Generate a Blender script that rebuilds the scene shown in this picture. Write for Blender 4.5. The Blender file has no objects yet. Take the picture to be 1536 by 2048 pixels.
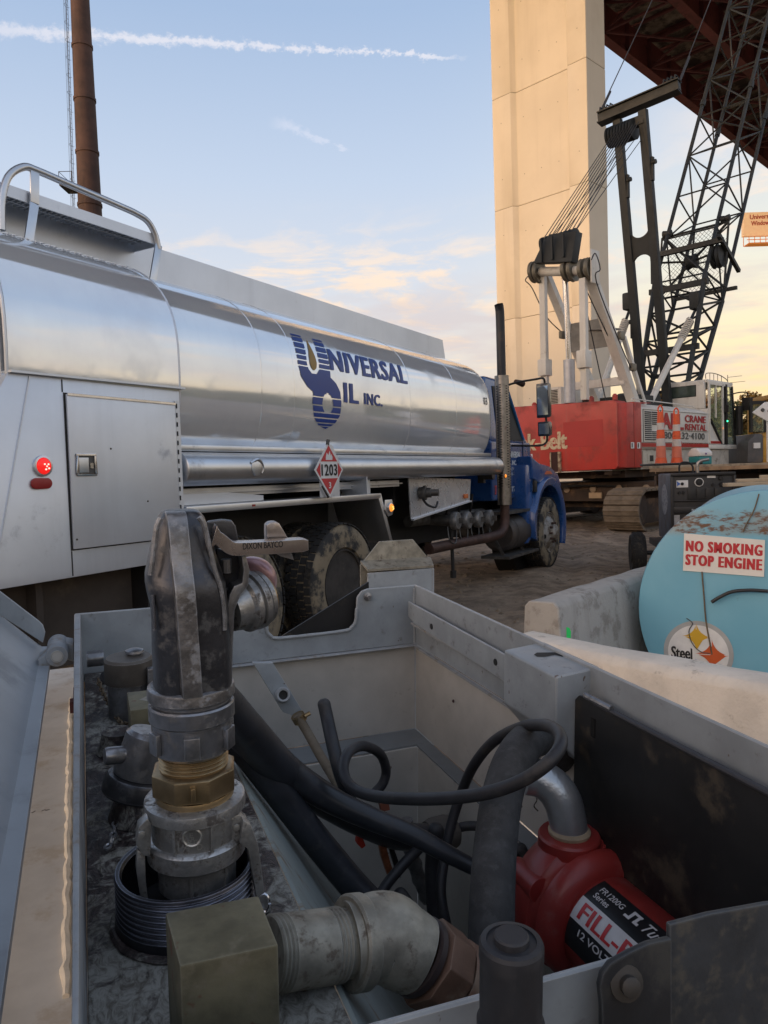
import bpy, bmesh, math, random
from mathutils import Vector as V, Matrix
from mathutils import noise as mn
random.seed(7)
R = math.radians
SC = bpy.context.scene
COL = SC.collection
# ------------------------------------------------------------------ camera
CAM_H = 1.4
pit, rol = R(2.64), R(1.8)
cf = V((0, math.cos(pit), -math.sin(pit)))
cu0 = V((0, math.sin(pit), math.cos(pit)))
cr = V((1, 0, 0)) * math.cos(rol) - cu0 * math.sin(rol)
cu = cu0 * math.cos(rol) + V((1, 0, 0)) * math.sin(rol)
cam = bpy.data.cameras.new('camera')
camo = bpy.data.objects.new('camera', cam)
COL.objects.link(camo)
cam.sensor_fit = 'VERTICAL'
cam.sensor_height = 34.6
cam.lens = 1540 * 34.6 / 2048
cam.clip_start = 0.02
cam.clip_end = 3000
camo.matrix_world = Matrix(((cr.x, cu.x, -cf.x, 0), (cr.y, cu.y, -cf.y, 0), (cr.z, cu.z, -cf.z, CAM_H), (0, 0, 0, 1)))
SC.camera = camo
# ------------------------------------------------------------------ view
SC.view_settings.view_transform = 'Standard'
SC.view_settings.look = 'None'
SC.view_settings.gamma = 1
SC.view_settings.use_curve_mapping = False
SC.view_settings.exposure = 0.45
# ------------------------------------------------------------------ world: dusk sky
SUN_EL, SUN_AZ = 6.0, 233.0     # azimuth clockwise from +Y: the sun is low behind the camera to the left
SKYGAIN = 1.0


def ray_dir(x, y):
    return (cf + cr * ((x - 768) / 1540) - cu * ((y - 1024) / 1540)).normalized()


W = bpy.data.worlds.new('World')
SC.world = W
W.use_nodes = True
nt = W.node_tree
nt.nodes.clear()


class NT:
    def __init__(s, t): s.t = t

    def n(s, typ, **kw):
        nd = s.t.nodes.new(typ)
        for k, v in kw.items():
            setattr(nd, k, v)
        return nd

    def l(s, a, b): s.t.links.new(a, b)

    def setin(s, sock, v):
        if isinstance(v, bpy.types.NodeSocket): s.l(v, sock)
        elif v is not None: sock.default_value = v

    def math(s, op, a, b=None, c=None, clamp=False):
        nd = s.n('ShaderNodeMath', operation=op, use_clamp=clamp)
        s.setin(nd.inputs[0], a); s.setin(nd.inputs[1], b)
        if c is not None: s.setin(nd.inputs[2], c)
        return nd.outputs[0]

    def vmath(s, op, a, b=None):
        nd = s.n('ShaderNodeVectorMath', operation=op)
        s.setin(nd.inputs[0], a); s.setin(nd.inputs[1], b)
        return nd.outputs['Value'] if op == 'DOT_PRODUCT' else nd.outputs[0]

    def mix(s, f, a, b, blend='MIX'):
        nd = s.n('ShaderNodeMix', data_type='RGBA', blend_type=blend)
        s.setin(nd.inputs[0], f)
        for i, v in ((6, a), (7, b)):
            if isinstance(v, (tuple, list)): v = (*v[:3], 1)
            s.setin(nd.inputs[i], v)
        return nd.outputs[2]

    def ramp(s, f, stops, interp='LINEAR'):
        nd = s.n('ShaderNodeValToRGB')
        nd.color_ramp.interpolation = interp
        el = nd.color_ramp.elements
        while len(el) < len(stops): el.new(0.5)
        for e, (p, c) in zip(el, stops):
            e.position = p
            e.color = (*c, 1) if isinstance(c, (tuple, list)) else (c, c, c, 1)
        s.setin(nd.inputs[0], f)
        return nd.outputs[0]

    def smooth(s, v, lo, hi, a=0., b=1.):
        nd = s.n('ShaderNodeMapRange', interpolation_type='SMOOTHSTEP')
        for i, x in enumerate((v, lo, hi, a, b)): s.setin(nd.inputs[i], x)
        return nd.outputs[0]

    def noise(s, vec, scale, detail=4, rough=.55, dist=0., out=0):
        nd = s.n('ShaderNodeTexNoise')
        s.setin(nd.inputs['Vector'], vec)
        nd.inputs['Scale'].default_value = scale
        nd.inputs['Detail'].default_value = detail
        nd.inputs['Roughness'].default_value = rough
        nd.inputs['Distortion'].default_value = dist
        return nd.outputs[out]


def srgb(r, g, b):
    def f(c):
        c /= 255
        return c / 12.92 if c <= .04045 else ((c + .055) / 1.055) ** 2.4
    return (f(r), f(g), f(b))


k = NT(nt)
tc = k.n('ShaderNodeTexCoord').outputs['Generated']
d = k.vmath('NORMALIZE', tc)
sx = k.n('ShaderNodeSeparateXYZ'); k.l(d, sx.inputs[0])
X_, Y_, Z_ = sx.outputs
hor = k.math('SQRT', k.math('ADD', k.math('MULTIPLY', X_, X_), k.math('MULTIPLY', Y_, Y_)))
elev = k.math('ARCTAN2', Z_, hor)          # radians
azx = k.math('DIVIDE', X_, k.math('MAXIMUM', hor, .001))   # -1..1 towards +X
ef = k.math('DIVIDE', elev, 1.5708, clamp=True)
S = srgb
base = k.ramp(ef, [(0.0, S(232, 208, 172)), (0.05, S(226, 208, 186)), (0.10, S(217, 210, 206)), (0.155, S(206, 211, 221)),
                   (0.23, S(187, 201, 222)), (0.34, S(158, 180, 211)), (0.5, S(160, 176, 202)), (1.0, S(170, 180, 200))])
warm = k.ramp(ef, [(0.0, S(250, 205, 140)), (0.05, S(250, 218, 160)), (0.10, S(246, 227, 186)), (0.155, S(230, 226, 210)),
                   (0.23, S(200, 209, 221)), (0.34, S(164, 184, 212)), (0.5, S(168, 183, 208)), (1.0, S(170, 180, 200))])
col = k.mix(k.math('MULTIPLY', k.smooth(azx, .05, .42), k.smooth(azx, .88, .55, .30, 1.)), base, warm)
# glow of the low sun, unseen behind the camera, added as warm fill light
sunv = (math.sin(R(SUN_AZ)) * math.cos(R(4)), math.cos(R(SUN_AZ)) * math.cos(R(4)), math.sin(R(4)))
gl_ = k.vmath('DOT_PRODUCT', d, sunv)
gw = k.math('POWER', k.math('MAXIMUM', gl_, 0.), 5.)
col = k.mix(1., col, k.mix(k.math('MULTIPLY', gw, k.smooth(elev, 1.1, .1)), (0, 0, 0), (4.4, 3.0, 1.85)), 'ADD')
# clouds: project on a plane
zz = k.math('ADD', k.math('MAXIMUM', Z_, 0.0), .06)
cx = k.n('ShaderNodeCombineXYZ')
k.l(k.math('DIVIDE', X_, zz), cx.inputs[0]); k.l(k.math('DIVIDE', Y_, zz), cx.inputs[1])
cxy = cx.outputs[0]
warp = k.noise(cxy, .9, 3, .5, out=1)
cv = k.vmath('ADD', cxy, k.vmath('MULTIPLY', warp, (.8, .8, 0)))
n1 = k.noise(cv, 3.1, 7, .62)
n2 = k.noise(cv, .42, 3, .5)
cl = k.math('ADD', k.math('MULTIPLY', n1, .62), k.math('MULTIPLY', n2, .5))
cm = k.smooth(cl, .545, .66)
band = k.math('MULTIPLY', k.smooth(elev, .07, .14), k.smooth(elev, .345, .235))
right = k.smooth(X_, .28, .42)
band2 = k.math('MULTIPLY', k.math('MULTIPLY', right, k.smooth(elev, .55, .35)), .8)
cm = k.math('MULTIPLY', cm, k.math('MAXIMUM', band, band2))
cm = k.math('MULTIPLY', cm, .9)
ccol = k.ramp(ef, [(0.0, S(250, 214, 170)), (.12, S(247, 219, 190)), (.22, S(246, 226, 208)), (.4, S(235, 228, 228))])
col = k.mix(cm, col, ccol)
# low grey-pink cloud bank
bn = k.noise(k.vmath('MULTIPLY', d, (3, 3, 16)), 2.2, 5, .55)
bb = k.math('MULTIPLY', k.smooth(elev, .27, .19), k.smooth(elev, .02, .12))
bk = k.math('MULTIPLY', k.smooth(bn, .40, .62), k.math('MULTIPLY', bb, .62))
col = k.mix(bk, col, S(206, 192, 192))


def streak(c, p0, p1, w0, w1, amt, fade0, seed, colr):
    a, b = ray_dir(*p0), ray_dir(*p1)
    nrm = a.cross(b).normalized()
    t = (b - a).normalized()
    dist = k.vmath('DOT_PRODUCT', d, tuple(nrm))
    al = k.vmath('DOT_PRODUCT', d, tuple(t))
    a0, a1 = a.dot(t), b.dot(t)
    wob = k.noise(k.vmath('ADD', k.vmath('MULTIPLY', d, (14, 14, 14)), (seed, 0, 0)), 1.6, 4, .6)
    fin = k.noise(k.vmath('ADD', k.vmath('MULTIPLY', d, (60, 60, 90)), (seed, 3, 0)), 1.4, 6, .7)
    dd = k.math('ADD', k.math('ABSOLUTE', k.math('ADD', dist, k.math('MULTIPLY', k.math('SUBTRACT', wob, .5), w0 * .9))),
                k.math('MULTIPLY', k.math('SUBTRACT', fin, .45), w0 * 2.6))
    wid = k.n('ShaderNodeMapRange')
    for i, x in enumerate((al, a0, a1, w0, w1)): k.setin(wid.inputs[i], x)
    m = k.smooth(k.math('DIVIDE', dd, wid.outputs[0]), 1.1, .1)
    m = k.math('MULTIPLY', m, k.smooth(al, a1, a1 - (a1 - a0) * .12))
    m = k.math('MULTIPLY', m, k.smooth(al, a0 - fade0, a0 + fade0 * .5))
    m = k.math('MULTIPLY', m, k.smooth(k.vmath('DOT_PRODUCT', d, (0, 1, 0)), 0., .2))
    return k.mix(k.math('MULTIPLY', m, amt), c, colr)


col = streak(col, (0, 60), (955, 118), .0092, .0030, .60, .25, 2.0, S(240, 234, 236))
col = streak(col, (565, 250), (702, 302), .0085, .002, .30, .02, 9.0, S(232, 230, 240))
# the Nishita sky adds the low sun's own colouring
sky = k.n('ShaderNodeTexSky', sky_type='NISHITA', sun_disc=False, sun_elevation=R(SUN_EL), sun_rotation=R(SUN_AZ))
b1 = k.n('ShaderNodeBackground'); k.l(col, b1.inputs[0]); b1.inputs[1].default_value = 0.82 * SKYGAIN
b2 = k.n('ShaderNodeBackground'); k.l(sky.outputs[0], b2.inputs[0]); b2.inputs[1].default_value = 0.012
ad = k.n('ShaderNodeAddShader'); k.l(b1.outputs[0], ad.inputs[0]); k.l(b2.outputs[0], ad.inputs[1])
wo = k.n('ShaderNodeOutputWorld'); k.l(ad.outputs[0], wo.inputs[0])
# ------------------------------------------------------------------ sun
sl = bpy.data.lights.new('sun', 'SUN')
sl.energy = 1.15; sl.angle = R(2.5); sl.color = (1.0, .60, .27)
so = bpy.data.objects.new('sun', sl); COL.objects.link(so)
sd = V((math.sin(R(SUN_AZ)) * math.cos(R(SUN_EL)), math.cos(R(SUN_AZ)) * math.cos(R(SUN_EL)), math.sin(R(SUN_EL))))
so.rotation_euler = sd.to_track_quat('Z', 'Y').to_euler()
so.location = (-20, -20, 30)
# ------------------------------------------------------------------ materials
MATS = {}


def mat(name, col, rough=.5, metal=0., var=.12, vs=6., dirt=None, dam=.6, ds=3., dc=.55, bump=.12, bs=90., bd=.002,
        streaks=None, edge=None, er=.003, rvar=.15, aniso=0., coat=0., spots=None, wave=None, spec=.5, emit=None, es=0., ior=None, trans=0., dsh=(1, 1, 1)):
    if name in MATS: return MATS[name]
    m = bpy.data.materials.new(name); m.use_nodes = True
    MATS[name] = m
    t = m.node_tree; t.nodes.clear(); q = NT(t)
    out = q.n('ShaderNodeOutputMaterial'); p = q.n('ShaderNodeBsdfPrincipled'); q.l(p.outputs[0], out.inputs[0])
    co = q.n('ShaderNodeTexCoord').outputs['Object']
    nv = q.noise(co, vs, 5, .6)
    c = tuple(col)
    lo = tuple(x * (1 - var) for x in c); hi = tuple(min(1, x * (1 + var)) for x in c)
    base = q.mix(q.smooth(nv, .3, .7), lo, hi)
    rgh = rough
    if dirt is not None:
        nd = q.noise(q.vmath('MULTIPLY', co, dsh), ds, 9, .68)
        mk = q.math('MULTIPLY', q.smooth(nd, dc, dc + .14), dam)
        base = q.mix(mk, base, tuple(dirt))
        rgh = q.math('ADD', q.math('MULTIPLY', mk, max(0, .8 - rough)), rough, clamp=True)
    if streaks is not None:
        sc_, samt, scol = streaks
        ns = q.noise(q.vmath('MULTIPLY', co, (sc_, sc_, sc_ * .06)), 1., 4, .7)
        base = q.mix(q.math('MULTIPLY', q.smooth(ns, .5, .75), samt), base, tuple(scol))
    if spots is not None:
        sm = q.smooth(q.noise(co, spots[0], 3, .6), spots[1], spots[1] + .03)
        base = q.mix(q.math('MULTIPLY', sm, .85), base, tuple(spots[2]))
    if edge is not None:
        bv = q.n('ShaderNodeBevel', samples=3); bv.inputs[0].default_value = er
        g = q.n('ShaderNodeNewGeometry')
        dt = q.vmath('DOT_PRODUCT', bv.outputs[0], g.outputs['Normal'])
        en = q.noise(co, 70, 4, .7)
        em = q.smooth(q.math('ADD', q.math('SUBTRACT', 1., dt), q.math('MULTIPLY', q.math('SUBTRACT', en, .55), .22)), .05, .14)
        base = q.mix(em, base, tuple(edge))
    q.l(base, p.inputs['Base Color'])
    if rvar:
        rn = q.noise(co, vs * 2.3, 5, .6)
        rgh = q.math('ADD', rgh, q.math('MULTIPLY', q.math('SUBTRACT', rn, .5), rvar), clamp=True)
    q.setin(p.inputs['Roughness'], rgh)
    p.inputs['Metallic'].default_value = metal
    p.inputs['Specular IOR Level'].default_value = spec
    p.inputs['Anisotropic'].default_value = aniso
    p.inputs['Coat Weight'].default_value = coat
    if trans: p.inputs['Transmission Weight'].default_value = trans
    if ior: p.inputs['IOR'].default_value = ior
    if emit:
        p.inputs['Emission Color'].default_value = (*emit, 1); p.inputs['Emission Strength'].default_value = es
    if bump or wave:
        bn_ = q.n('ShaderNodeBump'); bn_.inputs['Distance'].default_value = bd
        bn_.inputs['Strength'].default_value = max(bump, .001)
        q.l(q.noise(co, bs, 5, .6), bn_.inputs['Height'])
        nrm = bn_.outputs[0]
        if wave:
            b2_ = q.n('ShaderNodeBump'); b2_.inputs['Distance'].default_value = wave[1]; b2_.inputs['Strength'].default_value = 1
            q.l(q.noise(q.vmath('MULTIPLY', co, wave[2]), wave[0], 2, .4), b2_.inputs['Height'])
            q.l(nrm, b2_.inputs['Normal']); nrm = b2_.outputs[0]
        q.l(nrm, p.inputs['Normal'])
    return m


# ------------------------------------------------------------------ geometry builder
class MB:
    def __init__(s): s.v = []; s.f = []

    def add(s, vs, fs):
        o = len(s.v); s.v += [V(x) for x in vs]; s.f += [tuple(i + o for i in f) for f in fs]; return s

    def box(s, x0, x1, y0, y1, z0, z1):
        return s.add([(x0, y0, z0), (x1, y0, z0), (x1, y1, z0), (x0, y1, z0), (x0, y0, z1), (x1, y0, z1), (x1, y1, z1), (x0, y1, z1)],
                     [(0, 3, 2, 1), (4, 5, 6, 7), (0, 1, 5, 4), (1, 2, 6, 5), (2, 3, 7, 6), (3, 0, 4, 7)])

    def bar(s, p, q, w, h, up=(0, 0, 1)):
        p, q = V(p), V(q); a = (q - p).normalized(); up = V(up)
        if abs(a.dot(up.normalized())) > .99: up = V((1, 0, 0))
        b = a.cross(up).normalized() * w / 2; c = b.cross(a).normalized() * h / 2
        pts = [p - b - c, p + b - c, p + b + c, p - b + c, q - b - c, q + b - c, q + b + c, q - b + c]
        return s.add(pts, [(0, 1, 2, 3), (7, 6, 5, 4), (0, 4, 5, 1), (1, 5, 6, 2), (2, 6, 7, 3), (3, 7, 4, 0)])

    def tube(s, path, r, n=10, caps=True, flat=1.):
        path = [V(p) for p in path]; m = len(path)
        rr = r if isinstance(r, (list, tuple)) else [r] * m
        vs = []; fs = []; prev = None
        for i, p in enumerate(path):
            t = (path[min(i + 1, m - 1)] - path[max(i - 1, 0)]).normalized()
            if prev is None:
                b = t.cross(V((0, 0, 1)) if abs(t.z) < .9 else V((1, 0, 0))).normalized()
            else:
                b = (prev - t * prev.dot(t)).normalized()
            prev = b; c = t.cross(b)
            for j in range(n):
                a = 2 * math.pi * j / n
                vs.append(p + (b * math.cos(a) + c * math.sin(a) * flat) * rr[i])
        for i in range(m - 1):
            for j in range(n):
                j2 = (j + 1) % n
                fs.append((i * n + j, i * n + j2, (i + 1) * n + j2, (i + 1) * n + j))
        if caps: fs.append(tuple(range(n - 1, -1, -1))); fs.append(tuple((m - 1) * n + j for j in range(n)))
        return s.add(vs, fs)

    def lathe(s, prof, o, ax=(0, 0, 1), n=24, caps=True, ref=None, ph=0.):
        o = V(o); ax = V(ax).normalized()
        b = ax.cross(V(ref) if ref else (V((0, 0, 1)) if abs(ax.z) < .9 else V((1, 0, 0)))).normalized(); c = ax.cross(b)
        vs = []; fs = []; m = len(prof)
        for r, h in prof:
            for j in range(n):
                a = 2 * math.pi * j / n + ph
                vs.append(o + ax * h + (b * math.cos(a) + c * math.sin(a)) * max(r, 1e-5))
        for i in range(m - 1):
            for j in range(n):
                j2 = (j + 1) % n
                fs.append((i * n + j, i * n + j2, (i + 1) * n + j2, (i + 1) * n + j))
        if caps: fs.append(tuple(range(n - 1, -1, -1))); fs.append(tuple((m - 1) * n + j for j in range(n)))
        return s.add(vs, fs)

    def prism(s, pts, d):
        pts = [V(p) for p in pts]; d = V(d); n = len(pts)
        fs = [tuple(range(n - 1, -1, -1)), tuple(range(n, 2 * n))]
        for i in range(n):
            j = (i + 1) % n; fs.append((i, j, n + j, n + i))
        return s.add(pts + [p + d for p in pts], fs)

    def face(s, *pts): return s.add(pts, [tuple(range(len(pts)))])

    def loft(s, rings, caps=True):
        n = len(rings[0]); vs = [p for r in rings for p in r]; fs = []
        for i in range(len(rings) - 1):
            for j in range(n):
                j2 = (j + 1) % n; fs.append((i * n + j, i * n + j2, (i + 1) * n + j2, (i + 1) * n + j))
        if caps: fs.append(tuple(range(n - 1, -1, -1))); fs.append(tuple((len(rings) - 1) * n + j for j in range(n)))
        return s.add(vs, fs)

    def mesh(s, name, m, o=V((0, 0, 0)), bevel=0., seg=2, smooth=True, ang=35, weld=True):
        me = bpy.data.meshes.new(name)
        me.from_pydata([tuple(v - o) for v in s.v], [], s.f)
        bm = bmesh.new(); bm.from_mesh(me)
        if weld: bmesh.ops.remove_doubles(bm, verts=bm.verts, dist=1e-6)
        bmesh.ops.recalc_face_normals(bm, faces=bm.faces)
        if bevel:
            es = [e for e in bm.edges if len(e.link_faces) == 2 and e.calc_face_angle(0) > R(32)]
            bmesh.ops.bevel(bm, geom=es, offset=bevel, segments=seg, affect='EDGES', clamp_overlap=True, profile=.6)
        bm.to_mesh(me); bm.free()
        if smooth:
            me.polygons.foreach_set('use_smooth', [True] * len(me.polygons))
            me.set_sharp_from_angle(angle=R(ang))
        if m: me.materials.append(m)
        return me


def spline(pts, k=6, closed=False):
    pts = [V(p) for p in pts]; out = []; n = len(pts)
    rng = n if closed else n - 1
    for i in range(rng):
        if closed: p0, p1, p2, p3 = pts[(i - 1) % n], pts[i], pts[(i + 1) % n], pts[(i + 2) % n]
        else: p0, p1, p2, p3 = pts[max(i - 1, 0)], pts[i], pts[i + 1], pts[min(i + 2, n - 1)]
        for j in range(k):
            t = j / k
            out.append(.5 * ((2 * p1) + (-p0 + p2) * t + (2 * p0 - 5 * p1 + 4 * p2 - p3) * t * t + (-p0 + 3 * p1 - 3 * p2 + p3) * t ** 3))
    out.append(pts[0] if closed else pts[-1])
    return out


def fr(o, X, Y, Z):
    X, Y, Z, o = V(X), V(Y), V(Z), V(o)
    return Matrix(((X.x, Y.x, Z.x, o.x), (X.y, Y.y, Z.y, o.y), (X.z, Y.z, Z.z, o.z), (0, 0, 0, 1)))


def yaw(deg, o=(0, 0, 0)):
    a = R(deg); return fr(o, (math.sin(a), math.cos(a), 0), (-math.cos(a), math.sin(a), 0), (0, 0, 1))


ID = Matrix.Identity(4)
TR = yaw(29.8)        # tanker truck: X forward, Y to its left, Z up
CR = yaw(46)          # crane
# the toolbox frame: the tank it sits on leans a little
e1 = ray_dir(165, 865)
_v2 = ray_dir(4800, 830)
e2 = (_v2 - e1 * _v2.dot(e1)).normalized()
e3 = e2.cross(e1)
BX = fr((0, 0, CAM_H), e2, e1, e3)


class Thing:
    """An Empty at the thing's base; parts are given in the frame F's coordinates."""
    def __init__(s, name, label, cat, F=ID, o=(0, 0, 0), group=None):
        s.o = V(o); s.F = F
        s.e = bpy.data.objects.new(name, None); COL.objects.link(s.e)
        s.e.empty_display_size = .1
        s.e.matrix_world = F @ Matrix.Translation(s.o)
        s.e['label'] = label; s.e['category'] = cat
        if group: s.e['group'] = group

    def part(s, name, mb, m, parent=None, label=None, **kw):
        me = mb.mesh(name, m, s.o, **kw)
        ob = bpy.data.objects.new(name, me); COL.objects.link(ob)
        ob.parent = parent or s.e
        if label: ob['label'] = label
        return ob

    def share(s, name, me, off, parent=None):
        ob = bpy.data.objects.new(name, me); COL.objects.link(ob); ob.parent = parent or s.e
        ob.location = off
        return ob


def single(name, mb, m, label=None, cat=None, F=ID, o=(0, 0, 0), group=None, kind=None, **kw):
    o = V(o)
    me = mb.mesh(name, m, o, **kw)
    ob = bpy.data.objects.new(name, me); COL.objects.link(ob)
    ob.matrix_world = F @ Matrix.Translation(o)
    if label: ob['label'] = label
    if cat: ob['category'] = cat
    if group: ob['group'] = group
    if kind: ob['kind'] = kind
    return ob


def copy_thing(root, M, label=None):
    c = root.copy(); COL.objects.link(c); c.matrix_world = M
    if label: c['label'] = label
    for ch in list(root.children):
        a = ch.copy(); COL.objects.link(a); a.parent = c
        for g in list(ch.children):
            b = g.copy(); COL.objects.link(b); b.parent = a
    return c


def text2d(s, bold=0., space=1.):
    """vertices (x, y) scaled to a unit-height capital, faces, width"""
    bold = min(bold, .012)
    cu_ = bpy.data.curves.new('t', 'FONT'); cu_.body = s; cu_.size = 1; cu_.offset = bold; cu_.space_character = space
    cu_.resolution_u = 3
    ob = bpy.data.objects.new('t', cu_); COL.objects.link(ob)
    dg = bpy.context.evaluated_depsgraph_get()
    me = bpy.data.meshes.new_from_object(ob.evaluated_get(dg))
    vs = [(v.co.x, v.co.y) for v in me.vertices]; fs = [tuple(p.vertices) for p in me.polygons]
    bpy.data.objects.remove(ob); bpy.data.curves.remove(cu_); bpy.data.meshes.remove(me)
    if not vs: return [], [], 1
    return vs, fs


def cuttext(s, bold, ny=9):
    """text outline cut into thin rows so that it can be bent round a cylinder"""
    vs, fs = text2d(s, bold)
    me = bpy.data.meshes.new('x'); me.from_pydata([(a, 0, c) for a, c in vs], [], fs)
    bm = bmesh.new(); bm.from_mesh(me); lo = min(c for _, c in vs); hi = max(c for _, c in vs)
    for i in range(1, ny):
        bmesh.ops.bisect_plane(bm, geom=bm.verts[:] + bm.edges[:] + bm.faces[:], plane_co=(0, 0, lo + (hi - lo) * i / ny), plane_no=(0, 0, 1))
    bm.verts.index_update()
    r = [(v.co.x, v.co.z) for v in bm.verts], [tuple(v.index for v in f.verts) for f in bm.faces]
    bm.free(); bpy.data.meshes.remove(me); return r


def text(mb, s, o, u, v, w=None, h=1., bold=.0, off=None, space=1., shear=0., fat=None):
    """text lying from o along u (unit), up v (unit); w total width, h height of the ink"""
    fat = max(0., bold - .012) * 1.3 if fat is None else fat
    vs, fs = text2d(s, bold, space)
    x0 = min(a for a, b in vs); x1 = max(a for a, b in vs); y0 = min(b for a, b in vs); y1 = max(b for a, b in vs)
    sy = h / (y1 - y0); sx_ = (w / (x1 - x0)) if w else sy
    o, u, v = V(o), V(u), V(v)
    nrm = u.cross(v).normalized()
    for i, sh_ in enumerate((0, -fat, fat, -fat / 2, fat / 2, -fat * .75, fat * .75) if fat else (0,)):
        mb.add([o + u * ((a - x0) * sx_ + (b - y0) * sy * shear + sh_ * h) + v * ((b - y0) * sy) + nrm * (i * .0025 * h) for a, b in vs], fs)
    return mb


def scan(polys, y0, y1, n, gaps=()):
    """even-odd scan conversion of closed 2-D outlines into trapezoid strips; rows inside gaps are left out"""
    out = []
    cuts = sorted(set([y0 + (y1 - y0) * i / n for i in range(n + 1)] + [g for gp in gaps for g in gp]))

    def xs(y):
        r = []
        for pl in polys:
            for i in range(len(pl)):
                (ax, ay), (bx, by) = pl[i], pl[(i + 1) % len(pl)]
                if (ay > y) != (by > y): r.append(ax + (bx - ax) * (y - ay) / (by - ay))
        return sorted(r)
    for a, b in zip(cuts, cuts[1:]):
        mid = (a + b) / 2
        if b - a < 1e-6 or any(g0 <= mid <= g1 for g0, g1 in gaps): continue
        e = (b - a) * .02
        A, B = xs(a + e), xs(b - e)
        if len(A) != len(B): A = B = xs(mid)
        for i in range(0, len(A) - 1, 2):
            out.append([(A[i], a), (A[i + 1], a), (B[i + 1], b), (B[i], b)])
    return out
# ================================================================== GROUND, HILLS, BRIDGE, PIER, CHIMNEY
gm = bpy.data.materials.new('mud'); gm.use_nodes = True
t = gm.node_tree; q = NT(t); p = t.nodes['Principled BSDF']
co = q.n('ShaderNodeTexCoord').outputs['Object']
a1 = q.noise(co, .35, 6, .6); a2 = q.noise(co, 3.5, 8, .7); a3 = q.noise(q.vmath('MULTIPLY', co, (1, .35, 1)), 1.3, 7, .65)
c1 = q.mix(q.smooth(a2, .35, .65), (.135, .098, .066), (.29, .215, .148))
c2 = q.mix(q.math('MULTIPLY', q.smooth(a3, .5, .72), .75), c1, (.44, .345, .25))
c3 = q.mix(q.math('MULTIPLY', q.smooth(a1, .5, .7), .5), c2, (.10, .076, .055))
q.l(c3, p.inputs['Base Color'])
q.l(q.smooth(a1, .4, .7, .95, .7), p.inputs['Roughness'])
bp_ = q.n('ShaderNodeBump'); bp_.inputs['Distance'].default_value = .05; bp_.inputs['Strength'].default_value = .9
q.l(q.noise(co, 9, 10, .72), bp_.inputs['Height']); q.l(bp_.outputs[0], p.inputs['Normal'])


def gz(x, y):
    f = min(1, max(0, (60 - math.hypot(x, y - 12)) / 20))
    h = .05 * (mn.noise(V((x * .35, y * .35, 0)))) + .025 * mn.noise(V((x * 1.6, y * 1.6, 3))) + .014 * mn.noise(V((x * 5, y * 5, 7)))
    # wheel ruts left across the yard
    for c0, m in ((-.6, .55), (1.3, .55), (3.1, .75)):
        dd = (x - m * y * .55 - c0 + .3 * mn.noise(V((y * .25, c0, 0)))) / .22
        h -= .035 * math.exp(-dd * dd)
        h += .02 * math.exp(-(abs(dd) - 1.6) ** 2 * 2)
    return h * f - .01


def axis_(lo, hi, step, far):
    a = []; x = lo
    while x < hi: a.append(x); x += step
    a.append(hi); s_ = step; x = hi; up = []
    while x < far: s_ *= 1.35; x += s_; up.append(x)
    s_ = step; x = lo; dn = []
    while x > -far: s_ *= 1.35; x -= s_; dn.append(x)
    return dn[::-1] + a + up


gx = axis_(-2, 9, .085, 700); gy = axis_(3.5, 24, .085, 700)
me = bpy.data.meshes.new('ground')
vs = [(x, y, gz(x, y)) for y in gy for x in gx]
nx = len(gx)
fs = [(j * nx + i, j * nx + i + 1, (j + 1) * nx + i + 1, (j + 1) * nx + i) for j in range(len(gy) - 1) for i in range(nx - 1)]
me.from_pydata(vs, [], fs); me.polygons.foreach_set('use_smooth', [True] * len(fs)); me.materials.append(gm)
go = bpy.data.objects.new('ground', me); COL.objects.link(go); go['kind'] = 'structure'
# clods and stones on the mud (nobody could count them)
st = MB()
rs = random.Random(3)
for i in range(1600):
    y = 4.5 + 14 * rs.random() ** 1.3; x = -1 + (y * .55 + 2) * rs.random()
    r = rs.choice((.010, .014, .02, .028, .04)) * (.7 + .6 * rs.random()); z = gz(x, y)
    pts = []
    for dx, dy, dz in ((1, 0, 0), (0, 1, 0), (-1, 0, 0), (0, -1, 0), (0, 0, .7), (0, 0, -.4)):
        pts.append((x + dx * r * rs.uniform(.7, 1.3), y + dy * r * rs.uniform(.7, 1.3), z + dz * r * rs.uniform(.7, 1.2)))
    st.add(pts, [(0, 1, 4), (1, 2, 4), (2, 3, 4), (3, 0, 4), (1, 0, 5), (2, 1, 5), (3, 2, 5), (0, 3, 5)])
single('gravel', st, mat('clod', (.19, .145, .10), .95, var=.4, vs=3, bump=.4), kind='stuff', smooth=False)

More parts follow.
